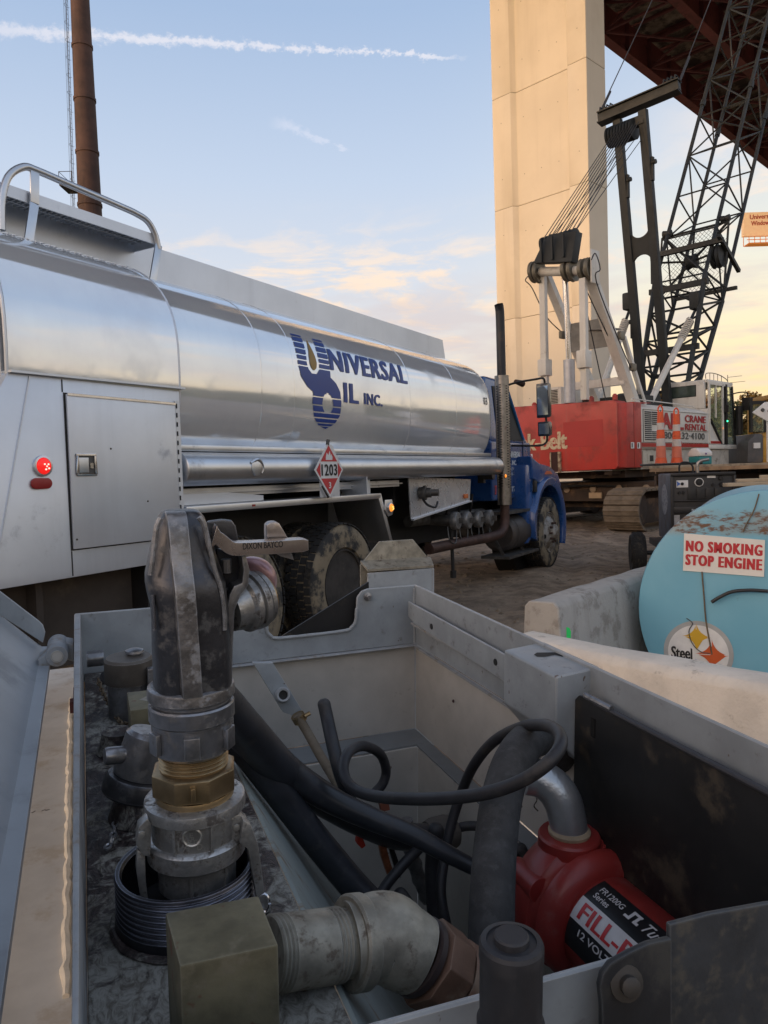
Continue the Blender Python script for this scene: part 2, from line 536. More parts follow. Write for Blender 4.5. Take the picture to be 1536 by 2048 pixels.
# ---- hills round the site
hm = bpy.data.materials.new('wooded_slope'); hm.use_nodes = True
q = NT(hm.node_tree); p = hm.node_tree.nodes['Principled BSDF']
co = q.n('ShaderNodeTexCoord').outputs['Object']
hn = q.noise(co, .18, 8, .75)
q.l(q.mix(q.smooth(q.noise(co, .05, 3), .4, .62), q.mix(q.smooth(hn, .35, .7), (.05, .055, .03), (.14, .135, .07)),
          q.mix(q.smooth(hn, .35, .7), (.09, .065, .035), (.24, .17, .07))), p.inputs['Base Color'])
p.inputs['Roughness'].default_value = 1; p.inputs['Specular IOR Level'].default_value = .1
hb = MB(); rings = []
NA = 420
for r_, hf in ((96, 0), (104, .55), (116, .86), (132, 1.0), (170, .95), (240, .6), (300, 0)):
    ring = []
    for j in range(NA):
        az = 360 * j / NA
        a = R(az)
        # height by direction: raised at the back left, out of view, to shade the yard
        hh = 10 + 4.0 * mn.noise(V((math.sin(a) * 2.1, math.cos(a) * 2.1, 1)))
        dlt = abs((az - 233 + 180) % 360 - 180)
        hh += 14 * math.exp(-(dlt / 38.) ** 4)
        d45 = abs((az - 12 + 180) % 360 - 180)
        hh *= 1 - .55 * math.exp(-(d45 / 16.) ** 4)
        hh *= 1 - .35 * math.exp(-(abs((az - 330 + 180) % 360 - 180) / 40.) ** 4)
        z = hh * hf
        if 0 < hf: z += 1.8 * mn.noise(V((math.sin(a) * 22, math.cos(a) * 22, r_ * .08))) + 1.0 * mn.noise(V((math.sin(a) * 60, math.cos(a) * 60, r_ * .2)))
        else: z = -.5
        ring.append((math.sin(a) * r_, math.cos(a) * r_, z))
    rings.append(ring)
hb.loft(rings, caps=False)
single('hills', hb, hm, kind='structure')

# ---- trees on the near slope at the right
leafm = [mat('leaf_gold', (.19, .125, .03), .7, var=.45, vs=.9, bump=0, rvar=0), mat('leaf_green', (.075, .085, .022), .7, var=.4, vs=.9, bump=0, rvar=0),
         mat('leaf_rust', (.15, .075, .025), .7, var=.4, vs=.9, bump=0, rvar=0)]
barkm = mat('bark', (.07, .055, .04), .9, bump=.5, bs=12, bd=.05)


def tree(x, y, h, w, mi, seed, label, name='tree'):
    rr = random.Random(seed); T = Thing(name, label, 'tree', o=(x, y, -.1), group='trees on the slope beyond the yard')
    tb = MB(); tb.tube([(x, y, -.2), (x + .1, y, h * .3), (x - .1, y + .1, h * .6), (x, y, h * .85)], [w * .05, w * .04, w * .025, .03], 7)
    cl = []
    for i in range(16):
        a = rr.random() * 6.28; z = h * rr.uniform(.3, .95); rad = w * .5 * math.sin(min(1, (1.05 - z / h) * 1.5) * 1.5) * rr.uniform(.4, 1)
        c = V((x + math.cos(a) * rad, y + math.sin(a) * rad, z)); cl.append((c, w * rr.uniform(.12, .26)))
        tb.tube([(x, y, z * .72), ((x + c.x) / 2, (y + c.y) / 2, z * .88), c], [w * .016, w * .01, .01], 4)
    T.part('trunk', tb, barkm)
    cb = MB()
    for c, r in cl:
        for i in range(300):
            dv = V((rr.gauss(0, 1), rr.gauss(0, 1), rr.gauss(0, .8))).normalized() * r * rr.random() ** .4
            pnt = c + dv; s = w * .028 * rr.uniform(.6, 1.5)
            u = V((rr.gauss(0, 1), rr.gauss(0, 1), rr.gauss(0, 1))).normalized(); v_ = u.cross(V((rr.gauss(0, 1), rr.gauss(0, 1), rr.gauss(0, 1)))).normalized()
            cb.face(pnt - u * s, pnt - v_ * s * .7, pnt + u * s, pnt + v_ * s * .7)
    T.part('crown', cb, leafm[mi], smooth=False, weld=False)


TS = [(33.5, 88, 9.0, 6, 0, 'golden autumn tree, leftmost of those showing beside the crane cab'), (38.0, 86, 8.4, 6.5, 1, 'green tree on the slope behind the gap between cab and digger'),
      (42.5, 88, 9.2, 7, 0, 'tall golden tree on the slope under the hoarding'), (46, 86, 9.6, 7, 2, 'rust-coloured tree near the right edge of the slope'),
      (50, 90, 10.5, 8, 1, 'big green tree, rightmost on the slope'), (28.5, 90, 8.0, 6, 2, 'rusty low tree on the slope hidden mostly by the crane'),
      (40, 94, 10.4, 7, 2, 'rusty tree standing higher up behind the golden one'), (36, 95, 10.3, 7, 0, 'yellow tree standing higher up behind the crane cab')]
for i, (x, y, h, w, mi, lb) in enumerate(TS): tree(x, y, h, w, mi, 40 + i, lb)

# ---- chimney
chm = mat('chimney_rust', (.075, .040, .031), .8, var=.3, vs=.5, dirt=(.05, .03, .025), ds=.7, dc=.5, dam=.7, bump=.3, bs=3, bd=.03, streaks=(3.0, .5, (.12, .065, .045)))
chl = mat('dark_steel', (.05, .045, .045), .7)
T = Thing('chimney', 'tall rusty steel chimney stack rising behind the tanker', 'chimney', o=(-25.4, 70, 0))
x0, y0 = -25.4, 70
b = MB(); b.lathe([(1.35, 0), (1.30, 12), (1.02, 25), (.80, 44), (.78, 62), (.68, 62), (.68, 60)], (x0, y0, 0), n=28); T.part('shaft', b, chm)
for z in [8 + 4.6 * i for i in range(12)]:
    r = 1.30 + (12 - z) * .0215 if 12 < z < 25 else (1.02 - (z - 25) * .0116 if z >= 25 and z < 44 else (.80 if z >= 44 else 1.32))
    b = MB(); b.lathe([(r + .0, -.12), (r + .07, -.12), (r + .07, .12), (r, .12)], (x0, y0, z), n=28, caps=False); T.part('flange', b, chm)
lad = MB(); lx = x0 - 1.35
for sx_ in (-.2, .2):
    lad.tube([(lx - .15 + .05, y0 - .5 + sx_, 2), (x0 - 1.15 - .1, y0 - .5 + sx_, 25), (x0 - .98, y0 - .5 + sx_, 44), (x0 - .94, y0 - .5 + sx_, 61)], .022, 5)
for i in range(150):
    z = 3 + i * .39; xx = x0 - (1.45 if z < 12 else 1.45 - (z - 12) * .0155 if z < 25 else 1.25 - (z - 25) * .0135 if z < 45 else .97)
    lad.tube([(xx, y0 - .7, z), (xx, y0 - .3, z)], .013, 4)
T.part('ladder', lad, chl)
cg = MB()
for i in range(36):
    z = 6 + i * 1.5; xx = x0 - (1.45 if z < 12 else 1.45 - (z - 12) * .0155 if z < 25 else 1.25 - (z - 25) * .0135 if z < 45 else .97)
    cg.tube([(xx + .1, y0 - .85, z), (xx - .10, y0 - .8, z), (xx - .2, y0 - .5, z), (xx - .10, y0 - .2, z), (xx + .1, y0 - .15, z)], .014, 4)
for dy_ in (-.8, -.5, -.2):
    cg.tube([(x0 - 1.58, y0 + dy_, 6), (x0 - 1.40, y0 + dy_, 25), (x0 - 1.14, y0 + dy_, 44), (x0 - 1.10, y0 + dy_, 60)], .013, 4)
T.part('ladder_cage', cg, chl)
b = MB(); b.box(x0 - 2.0, x0 - .8, y0 - 1.6, y0 + .4, 27.6, 27.75)
for dx in (-2.0, -.9):
    b.tube([(x0 + dx, y0 - 1.6, 27.7), (x0 + dx, y0 - 1.6, 28.8)], .03, 4)
b.tube([(x0 - 2.0, y0 + .4, 28.8), (x0 - 2.0, y0 - 1.6, 28.8), (x0 - .8, y0 - 1.6, 28.8)], .03, 4)
T.part('platform', b, chl)

# ---- bridge pier (frame: X along the bridge away, Y across to the left)
PF = yaw(46, (10.96, 40, 0))
cm_ = mat('pier_concrete', (.74, .67, .56), .9, var=.05, vs=.25, dirt=(.64, .57, .46), ds=.35, dc=.55, dam=.35, bump=.15, bs=8, bd=.01, streaks=(.9, .22, (.47, .40, .31)))
T = Thing('bridge_pier', 'tall cream concrete pier with a recessed face holding up the bridge', 'bridge pier', F=PF)
zs = [-1] + [3.85 + 6.15 * i for i in range(6)]; zs[-1] = 33.6
LW, DD = 6.0, 1.85
PROF = [(0, 0), (0, 1.1), (.28, 1.3), (.28, LW - 1.45), (0, LW - 1.25), (0, LW), (DD, LW), (DD, 0)]
for z0, z1 in zip(zs, zs[1:]):
    b = MB(); b.prism([(x, y, z0 + .012) for x, y in PROF], (0, 0, z1 - z0 - .024)); T.part('concrete_lift', b, cm_, bevel=.02, seg=1)
hb2 = MB()
for i in range(11):
    for yy in (.5, 1.9, 3.0, 4.1, 5.4): hb2.lathe([(0, 0), (.03, 0)], ((.0 if yy in (.5, 5.4) else .28) - .003, yy, 2.4 + i * 3.075), (-1, 0, 0), n=10, caps=False)
T.part('form_tie_hole', hb2, mat('tie_hole', (.36, .32, .26), .95), smooth=False)['kind'] = 'stuff'
b = MB(); b.prism([(x + (.03 if x < 1 else -.03), min(max(y, .03), LW - .03), -1) for x, y in PROF], (0, 0, 34.5)); T.part('joint_core', b, mat('joint', (.28, .24, .19), .95))
b = MB(); b.box(-1.0, DD + 1.0, -1.5, LW + 3.0, 33.62, 34.6); T.part('crosshead', b, cm_, bevel=.05)

# ---- bridge deck
# line of the left edge passes (18.1, 62) heading 45.3 deg
BF = yaw(44.6, (18.1, 61.6, 0))
gr = mat('girder_red', (.24, .068, .062), .65, var=.25, vs=.4, dirt=(.09, .04, .035), ds=.8, dc=.5, dam=.7, bump=.1, bs=10)
gdk = mat('girder_dark_red', (.17, .058, .056), .7, var=.25, vs=.5)  # darker red for stiffeners, bracing, floor beams and parapets
dkm = mat('deck_forms', (.26, .21, .16), .9, var=.5, vs=.9, dirt=(.05, .035, .03), ds=.6, dc=.45, dam=.9)
T = Thing('road_bridge', 'high steel girder bridge with dark red beams crossing the sky at the upper right', 'bridge', F=BF, o=(0, 0, 0))
L0, L1 = -110, 330
ng = 4; gap = 6.0
for g in range(ng):
    y = -g * gap
    b = MB(); b.box(L0, L1, y - .03, y + .03, 35.07, 37.8); b.box(L0, L1, y - .38, y + .38, 35.0, 35.07)
    gdr = T.part('girder', b, gr)
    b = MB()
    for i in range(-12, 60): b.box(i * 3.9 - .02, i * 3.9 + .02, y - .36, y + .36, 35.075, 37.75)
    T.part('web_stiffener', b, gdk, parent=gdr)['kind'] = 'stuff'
for i in range(-6, 34):
    x = i * 7.8; b = MB()
    for g in range(ng - 1):
        ya, yb = -g * gap - .3, -(g + 1) * gap + .3
        b.bar((x, ya, 35.4), (x, yb, 37.5), .14, .14, (1, 0, 0)); b.bar((x, ya, 37.5), (x, yb, 35.4), .14, .14, (1, 0, 0))
        b.bar((x, ya, 35.35), (x, yb, 35.35), .16, .16); b.bar((x, ya, 37.55), (x, yb, 37.55), .22, .25)
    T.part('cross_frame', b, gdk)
b = MB()
for i in range(-6, 33):
    x = i * 7.8
    for g in range(ng - 1):
        b.bar((x, -g * gap - .4, 35.25), (x + 7.8, -(g + 1) * gap + .4, 35.25), .14, .14)
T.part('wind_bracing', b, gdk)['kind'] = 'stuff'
b = MB()
for i in range(-30, 100):
    x = i * 2.6
    b.box(x, x + .28, -4 * gap - .4, .4, 37.8, 37.98)
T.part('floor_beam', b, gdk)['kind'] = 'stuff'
b = MB(); b.box(L0, L1, -4 * gap - 1.6, 1.6, 38.0, 38.35); T.part('deck', b, dkm)
b = MB(); b.box(L0, L1, 1.3, 1.6, 38.36, 39.3); b.box(L0, L1, -4 * gap - 1.6, -4 * gap - 1.3, 38.36, 39.3); T.part('parapet', b, gdk)

# ---- hoarding board on the far roofs
bf = fr((29.6, 60, 0), (1, 0, 0), (0, 1, 0), (0, 0, 1))
T = Thing('billboard', 'sunlit orange and white billboard with added glow high at the right edge', 'billboard', o=(30.5, 60, 0))
b = MB(); b.box(28.25, 33.5, 60, 60.35, 18.95, 20.75)
T.part('board', b, mat('board_cream_glow', (.90, .62, .36), .6, var=.08, emit=(1, .55, .25), es=.25), bevel=.03)  # slight emission added so the board looks brightly lit
b = MB(); text(b, 'Universal', (28.75, 59.985, 20.2), (1, 0, .03), (0, 0, 1), w=1.75, h=.36, bold=.03); text(b, 'Windows', (28.85, 59.985, 19.72), (1, 0, .03), (0, 0, 1), w=1.5, h=.36, bold=.03)
T.part('lettering', b, mat('board_red', (.55, .07, .03), .6), smooth=False)
b = MB()
for i in range(13): b.tube([(28.3 + i * .43, 59.2, 18.2), (28.3 + i * .43, 60.1, 18.2), (28.3 + i * .43, 60.1, 18.95)], .03, 4)
for zz_ in (18.2, 18.55): b.tube([(28.3, 59.2 + (zz_ - 18.2), zz_), (33.5, 59.2 + (zz_ - 18.2), zz_)], .03, 4)
b.box(28.3, 33.5, 59.2, 60, 18.14, 18.2)
T.part('catwalk', b, mat('board_orange_glow', (.75, .25, .06), .6, emit=(1, .3, .05), es=.2))  # catwalk emits a little too, its lit look put into the material
b = MB(); b.box(32.6, 33.0, 60.3, 60.7, 0, 19); T.part('post', b, chl)
b = MB(); b.box(29.95, 31.2, 58, 59, 20.95, 22.3); b.box(30.95, 31.2, 58.4, 58.7, 0, 20.95)
single('sign_box', b, mat('cream_box', (.5, .42, .3), .7), 'plain cream box on a pole above the lit billboard', 'sign')
# ---- white fence far beneath the crane
T = Thing('corrugated_fence', 'white corrugated fence seen low beneath the red counterweight', 'fence', o=(10, 44, 0))
wm = mat('white_sheet', (.72, .70, .68), .6, streaks=(2, .3, (.5, .45, .4)))
for i in range(14):
    b = MB(); n = 12; pts = []
    for j in range(n + 1): pts.append((6.5 + i * .92 + j * .9 / n, 44 + (.05 if j % 2 else 0), 0))
    vs_ = [p for p in pts] + [(a, b_, 1.15) for a, b_, c in pts]
    b.add(vs_, [(j, j + 1, n + 2 + j, n + 1 + j) for j in range(n)]); T.part('panel', b, wm, smooth=False)
b = MB()
for i in range(15): b.box(6.42 + i * .92, 6.5 + i * .92, 44.1, 44.18, -.2, 1.25)
T.part('post', b, chl)
# ================================================================== TANKER TRUCK (frame TR: right side faces the camera at Y = 3.42)
alu = mat('tank_aluminium', (.90, .93, .98), .085, .60, var=.06, vs=1.2, bump=.08, bs=40, bd=.0005, rvar=.06, wave=(1.1, .010, (.35, 1, 1.)),
          dirt=(.72, .75, .79), ds=1.0, dc=.5, dam=.25, streaks=(14, .10, (.60, .62, .65)))
alu2 = mat('cabinet_aluminium', (.66, .70, .76), .40, .65, var=.05, vs=2, bump=.1, bs=40, bd=.0006, dirt=(.20, .20, .21), ds=2.6, dc=.60, dam=.45, rvar=.12, streaks=(5, .2, (.46, .48, .52)))
alu3 = mat('tube_aluminium', (.62, .64, .67), .34, .95, var=.08, vs=3, bump=.1, bs=60, bd=.0006, rvar=.15, dirt=(.30, .30, .31), ds=5, dc=.58, dam=.5)
blk = mat('chassis_black', (.011, .011, .012), .6, var=.3, vs=4, bump=.2)
stl = mat('worn_steel', (.10, .098, .095), .55, .6, var=.35, vs=9, dirt=(.05, .04, .03), ds=6, bump=.3, bs=60)
rub = mat('tyre_rubber', (.020, .020, .020), .85, var=.3, vs=5, dirt=(.10, .08, .055), ds=14, dc=.52, dam=.5, bump=.3, bs=50)
rubs = mat('tyre_sidewall', (.028, .028, .028), .8, var=.3, vs=5, dirt=(.27, .215, .14), ds=5, dc=.42, dam=.8, bump=.2, bs=50)
rimm = mat('rim_dusty', (.33, .32, .30), .5, .3, var=.2, vs=8, dirt=(.14, .105, .07), ds=6, dc=.45, dam=.8)
rimd = mat('rim_muddy', (.035, .03, .026), .8, var=.35, vs=8, dirt=(.15, .12, .085), ds=9, dc=.60, dam=.45)
blue = mat('cab_blue', (.016, .072, .24), .28, var=.12, vs=3, coat=.6, dirt=(.07, .075, .085), ds=3, dc=.55, dam=.35, bump=.02)
bluet = mat('decal_blue', (.012, .05, .26), .35, var=.05, bump=0)
chro = mat('chrome', (.55, .55, .57), .18, 1., var=.1, rvar=.1)
glass = mat('dark_glass', (.02, .025, .025), .04, 0, var=.05, bump=0, rvar=0, spec=.9)
TT = Thing('tanker_truck', 'silver fuel tanker truck with blue cab and blue company lettering on its tank', 'tanker truck', F=TR, o=(2.2, 4.67, 0))
HW, HH, ZC, NN = 1.2, .755, 2.1, 2.85


def sect(x, sc=1., m=72, hw=HW, hh=HH, zc=ZC):
    r = []
    for j in range(m):
        a = 2 * math.pi * j / m; c, s_ = math.cos(a), math.sin(a)
        r.append((x, 4.67 + hw * sc * math.copysign(abs(c) ** (2 / NN), c), zc + hh * sc * math.copysign(abs(s_) ** (2 / NN), s_)))
    return r


def tsurf(z, off=0.):
    u = min(abs((z - ZC) / HH), .999)
    return 4.67 - HW * (1 - u ** NN) ** (1 / NN) - off


b = MB()
xs = [2.36, 3.5, 3.8, 4.37, 5.0, 5.8, 6.62, 7.2, 7.75, 8.3, 8.66]
rg = [sect(x) for x in xs]
for i in range(1, 9):
    a = i / 8 * math.pi / 2
    rg.append(sect(8.66 + .17 * math.sin(a), 1 - .09 * (1 - math.cos(a))))
rg += [sect(8.86, .86), sect(8.90, .7), sect(8.93, .4)]
b.loft(rg); T_tank = TT.part('tank', b, alu, ang=50)
for x in (4.37, 4.76, 6.64, 7.72):
    b = MB(); w = .007 if x in (4.37, 6.64) else .004
    b.loft([sect(x - w, 1.0), sect(x - w * .4, 1.0022), sect(x + w * .4, 1.0022), sect(x + w, 1.0)], caps=False); TT.part('weld_seam', b, alu, parent=T_tank)
# shroud over the rear cabinet
b = MB()
J = [j for j in range(73)]
def arc(x, sc):
    out = []
    for j in range(40):
        a = math.pi * (1.06) + math.pi * .0 - (j / 39) * math.pi * 1.12
        c, s_ = math.cos(a), math.sin(a)
        out.append((x, 4.67 + HW * sc * math.copysign(abs(c) ** (2 / NN), c), ZC + HH * sc * math.copysign(abs(s_) ** (2 / NN), s_)))
    return out
A = arc(2.37, 1.03); B = arc(3.52, 1.03); A2 = arc(2.37, 1.012); B2 = arc(3.52, 1.012)
n = len(A)
b.add(A + B + A2 + B2, [(i, i + 1, n + i + 1, n + i) for i in range(n - 1)] + [(2 * n + i, 2 * n + i + 1, i + 1, i) for i in range(n - 1)] + [(n + i, n + i + 1, 3 * n + i + 1, 3 * n + i) for i in range(n - 1)])
TT.part('shroud', b, alu, ang=50)
b = MB(); b.tube([(3.525, p[1], p[2]) for p in arc(0, 1.028)], .008, 6); b.tube([(2.37, p[1], p[2]) for p in arc(0, 1.028)], .008, 6); TT.part('shroud_bead', b, alu2)
# rear end bulkhead piece
b = MB(); b.loft([sect(2.355, .985), sect(2.30, .97), sect(2.22, .9), sect(2.16, .6), sect(2.14, .2)]); TT.part('rear_head', b, mat('head_cream', (.62, .58, .52), .4, .6, var=.05), ang=50)
# fins on the roof
for nm, yy in (('roof_fin', 4.1), ('roof_fin', 5.24)):
    b = MB(); b.prism([(2.3, yy, 2.74), (8.83, yy, 2.74), (8.81, yy, 2.877), (8.752, yy, 3.067), (2.3, yy, 3.067)], (0, .012, 0)); TT.part(nm, b, alu2)
b = MB(); b.box(2.4, 8.8, 4.06, 4.1, 2.795, 2.81); TT.part('fin_foot', b, alu2)
# walkway and railing
b = MB()
b.box(1.7, 3.83, 3.88, 3.892, 3.0, 3.065); b.box(3.82, 3.832, 3.895, 4.36, 2.99, 3.05); b.box(1.7, 3.818, 4.36, 4.372, 2.99, 3.05)
b.box(1.7, 3.818, 4.10, 4.125, 3.0, 3.045)
pl = TT.part('walkway', b, alu2)
b = MB()
for yy in (3.935, 4.02, 4.165, 4.26):
    b.box(1.7, 3.81, yy - .008, yy + .008, 3.03, 3.045)
for i in range(60):
    x = 1.75 + i * .035
    b.bar((x, 3.90, 3.035), (x + .012, 4.09, 3.035), .007, .014); b.bar((x, 4.135, 3.035), (x + .012, 4.35, 3.035), .007, .014)
TT.part('tread_grating', b, alu3, parent=pl)['kind'] = 'stuff'
b = MB(); b.box(1.7, 3.81, 3.895, 4.355, 3.048, 3.056); TT.part('tread_plate', b, mat('dull_aluminium', (.52, .54, .57), .5, .4), parent=pl)
b = MB(); b.tube(spline([(2.68, 3.87, 2.80), (2.69, 3.87, 2.96), (2.735, 3.87, 3.10), (2.83, 3.87, 3.185), (2.92, 3.87, 3.195), (3.2, 3.87, 3.18), (3.5, 3.87, 3.165), (3.64, 3.87, 3.155), (3.74, 3.87, 3.13), (3.80, 3.87, 3.06), (3.825, 3.87, 2.97)], 5), .021, 12)
rl = TT.part('handrail', b, alu3)
for p_, q_ in (((3.825, 3.865, 3.0), (3.72, 3.83, 2.725)), ((2.90, 3.865, 3.19), (2.885, 3.86, 3.0)), ((2.885, 3.862, 3.0), (2.80, 3.83, 2.71))):
    b = MB(); b.bar(p_, q_, .012, .055, (1, 0, 0)); TT.part('rail_leg', b, alu3, bevel=.003)
for x in (3.72, 2.80): 
    b = MB(); b.box(x - .06, x + .05, 3.80, 3.92, 2.690, 2.708); TT.part('foot_plate', b, alu2)
b = MB(); b.bar((3.26, 4.37, 3.0), (3.26, 4.40, 2.80), .03, .04); TT.part('walkway_bracket', b, alu2)
# reinforcement patch under the walkway (chequer plate)
b = MB()
for i in range(26):
    for jj in range(4):
        x = 2.45 + i * .043; yy = 3.78 + jj * .028 + (.014 if i % 2 else 0); u = (4.67 - yy) / HW
        z = ZC + HH * 1.03 * (1 - (u / 1.03) ** NN) ** (1 / NN)
        s_ = 1 if (i + jj) % 2 else -1
        b.bar((x - .012, yy - .008 * s_, z + .001), (x + .012, yy + .008 * s_, z + .003), .006, .004)
TT.part('chequer_patch', b, alu2)['kind'] = 'stuff'
# long tube and trough below the tank
b = MB(); b.lathe([(.0, 0), (.1, 0), (.108, .006), (.108, 5.385), (.1, 5.392), (0, 5.392)], (3.535, 3.51, 1.485), (1, 0, 0), n=36); TT.part('hose_tube', b, alu3, ang=40)
b = MB(); b.box(3.54, 8.85, 3.53, 3.90, 1.60, 1.645); TT.part('tube_shelf', b, alu3, bevel=.01)
b = MB(); b.box(3.54, 6.6, 3.60, 4.0, 1.30, 1.36); b.box(3.54, 6.6, 3.56, 3.60, 1.325, 1.335); TT.part('lower_shelf', b, alu3)
b = MB(); b.lathe([(.0, -.01), (.06, -.01), (.06, .012), (.03, .02), (0, .02)], (3.535 + .66, 3.41, 1.49), (0, -1, 0), n=16); b.tube(spline([(4.14, 3.41, 1.52), (4.2, 3.395, 1.545), (4.26, 3.405, 1.50), (4.25, 3.41, 1.45)], 4), .012, 6); TT.part('tube_fitting', b, alu3)
b = MB(); b.box(8.80, 8.86, 3.62, 3.7, 1.28, 1.42); b.lathe([(.0, 0), (.05, 0), (.05, .12), (0, .12)], (8.78, 3.60, 1.37), (0, -1, 0), n=16); TT.part('tube_bracket', b, stl)
# cabinet at the back
cb = MB(); cb.prism([(2.37, 3.43, 1.962), (3.51, 3.43, 1.962), (3.51, 3.43, .945), (3.20, 3.43, .927), (1.6, 3.43, .91), (1.75, 3.43, 1.0)], (0, 2.48, 0)); CAB = TT.part('cabinet', cb, alu2, bevel=.006)
b = MB(); b.prism([(2.369, 3.405, 1.972), (3.54, 3.405, 1.985), (3.54, 3.405, 1.974), (2.369, 3.405, 1.961)], (0, .09, 0)); TT.part('drip_ledge', b, alu2)
b = MB(); b.bar((2.482, 3.427, 1.955), (2.262, 3.427, 1.08), .006, .008, (0, 1, 0)); b.bar((2.262, 3.427, 1.08), (2.22, 3.427, .93), .006, .008, (0, 1, 0)); TT.part('corner_bead', b, alu2)
b = MB(); b.box(2.676, 2.681, 3.4265, 3.431, .93, 1.06); b.box(2.668, 2.673, 3.4265, 3.431, 1.89, 1.955); TT.part('panel_seam', b, blk)
b = MB(); b.box(2.675, 3.462, 3.4275, 3.4315, 1.062, 1.888); TT.part('door_gasket', b, blk)
b = MB(); b.box(2.684, 3.452, 3.410, 3.427, 1.070, 1.880); dr = TT.part('cabinet_door', b, alu2, bevel=.004)
b = MB(); b.box(2.684, 3.452, 3.404, 3.4095, 1.872, 1.884); TT.part('door_lip', b, chro, parent=dr)
b = MB()
b.box(3.463, 3.500, 3.4215, 3.4295, 1.04, 1.90)
hs = TT.part('door_hinge', b, alu2)
b = MB()
for i in range(15):
    z = 1.07 + i * .056
    b.box(3.468, 3.476, 3.4175, 3.4205, z, z + .028)
TT.part('hinge_knuckle', b, blk, parent=hs)
b = MB(); x0, x1, z0, z1 = 2.715, 2.845, 1.452, 1.572
for a in ((x0, x1, z0, z0 + .012), (x0, x1, z1 - .012, z1), (x0, x0 + .014, z0 + .012, z1 - .012), (x1 - .014, x1, z0 + .012, z1 - .012)): b.box(a[0], a[1], 3.401, 3.4095, a[2], a[3])
hd = TT.part('paddle_latch', b, chro, bevel=.003)
b = MB(); b.box(x0 + .0145, x1 - .0145, 3.4075, 3.4095, z0 + .013, z1 - .013); TT.part('latch_dish', b, stl, parent=hd)
b = MB(); b.box(x0 + .018, x1 - .05, 3.4045, 3.407, z0 + .018, z1 - .022); TT.part('latch_paddle', b, alu3, parent=hd, bevel=.002)
b = MB(); b.box(x1 - .042, x1 - .022, 3.4030, 3.407, z0 + .04, z0 + .07); TT.part('latch_lock', b, chro, parent=hd)
# bolts of the cabinet
b = MB()
for (x, z) in ((2.70, 1.12), (3.2, 1.3), (2.95, 1.6)): b.lathe([(.0, 0), (.006, 0), (.004, .004), (0, .004)], (x, 3.4095, z), (0, -1, 0), n=8)
TT.part('rivet', b, stl, parent=dr)
# lamps
redl = mat('lamp_red_lit', (.5, .01, .01), .3, emit=(1, .02, .015), es=.55, bump=0)
redc = mat('lamp_led', (1, .3, .2), .3, emit=(1, .3, .25), es=2.5, bump=0)
redo = mat('reflector_red', (.28, .015, .015), .35, bump=.3, bs=300)
ambl = mat('lamp_amber_lit', (.9, .25, .03), .3, emit=(1, .30, .03), es=.8, bump=0)
amb2 = mat('lamp_amber_core', (1, .5, .15), .3, emit=(1, .55, .15), es=1.6, bump=0)
def lamp(x, yy, z, r, m, mc, ring, leds=True):
    b = MB(); b.lathe([(r * 1.02, 0), (r * 1.28, .0), (r * 1.25, .012), (r * 1.02, .014)], (x, yy, z), (0, -1, 0), n=28, caps=False); L = TT.part('lamp_bezel', b, ring)
    b = MB(); b.lathe([(r * 1.02, 0), (r * 1.02, .01), (r * .85, .022), (r * .4, .028), (0, .03)], (x, yy, z), (0, -1, 0), n=28); TT.part('lamp_lens', b, m, parent=L)
    if leds:
        b = MB()
        for dx, dz in ((-.15, .2), (.35, .18), (.12, -.05), (.0, -.42), (.42, -.3)):
            b.lathe([(.0, 0), (r * .11, 0), (r * .1, .004), (0, .004)], (x + dx * r, yy - .0275, z + dz * r), (0, -1, 0), n=8)
        TT.part('lamp_led', b, mc, parent=L)
lamp(2.530, 3.4295, 1.507, .042, redl, redc, alu3)
b = MB(); b.prism([(2.516 + .055 * (1 if abs(a) < 90 else -1) * .55 + .03 * math.cos(R(a)), 3.4295, 1.419 + .028 * math.sin(R(a))) for a in range(-90, 270, 15)], (0, -.012, 0)); TT.part('oval_reflector', b, redo, bevel=.004)
# fender over the tandem
b = MB(); b.box(3.52, 5.93, 3.42, 3.95, 1.205, 1.252); fd = TT.part('fender_top', b, alu3, bevel=.006)
b = MB(); b.prism([(5.93, 3.42, 1.252), (5.885, 3.42, 1.207), (6.075, 3.42, .80), (6.12, 3.42, .80)], (0, .5, 0)); TT.part('fender_front', b, alu3, bevel=.004)
b = MB(); b.box(3.52, 5.88, 3.96, 3.98, .6, 1.2); TT.part('wheel_well', b, blk)
b = MB(); b.box(4.15, 4.18, 3.416, 3.42, 1.222, 1.236); TT.part('marker_stub', b, redo)
b = MB(); b.box(5.72, 5.735, 3.44, 3.7, 1.253, 1.46); b.box(5.735, 5.93, 3.53, 3.54, 1.253, 1.46); TT.part('fender_bracket', b, alu2)
b = MB(); b.prism([(3.55, 3.56, 1.255), (4.45, 3.56, 1.255), (4.45, 3.56, 1.29), (3.9, 3.56, 1.34), (3.55, 3.56, 1.33)], (0, .02, 0)); TT.part('splash_plate', b, alu2)
# amber marker lamp
b = MB(); b.prism([(5.98, 3.405, 1.19), (6.10, 3.405, 1.19), (6.13, 3.405, 1.12), (6.10, 3.405, 1.05), (6.03, 3.405, 1.04), (5.97, 3.405, 1.10)], (0, .012, 0)); TT.part('lamp_plate', b, alu3, bevel=.004)
lamp(6.055, 3.403, 1.117, .036, ambl, amb2, alu3)
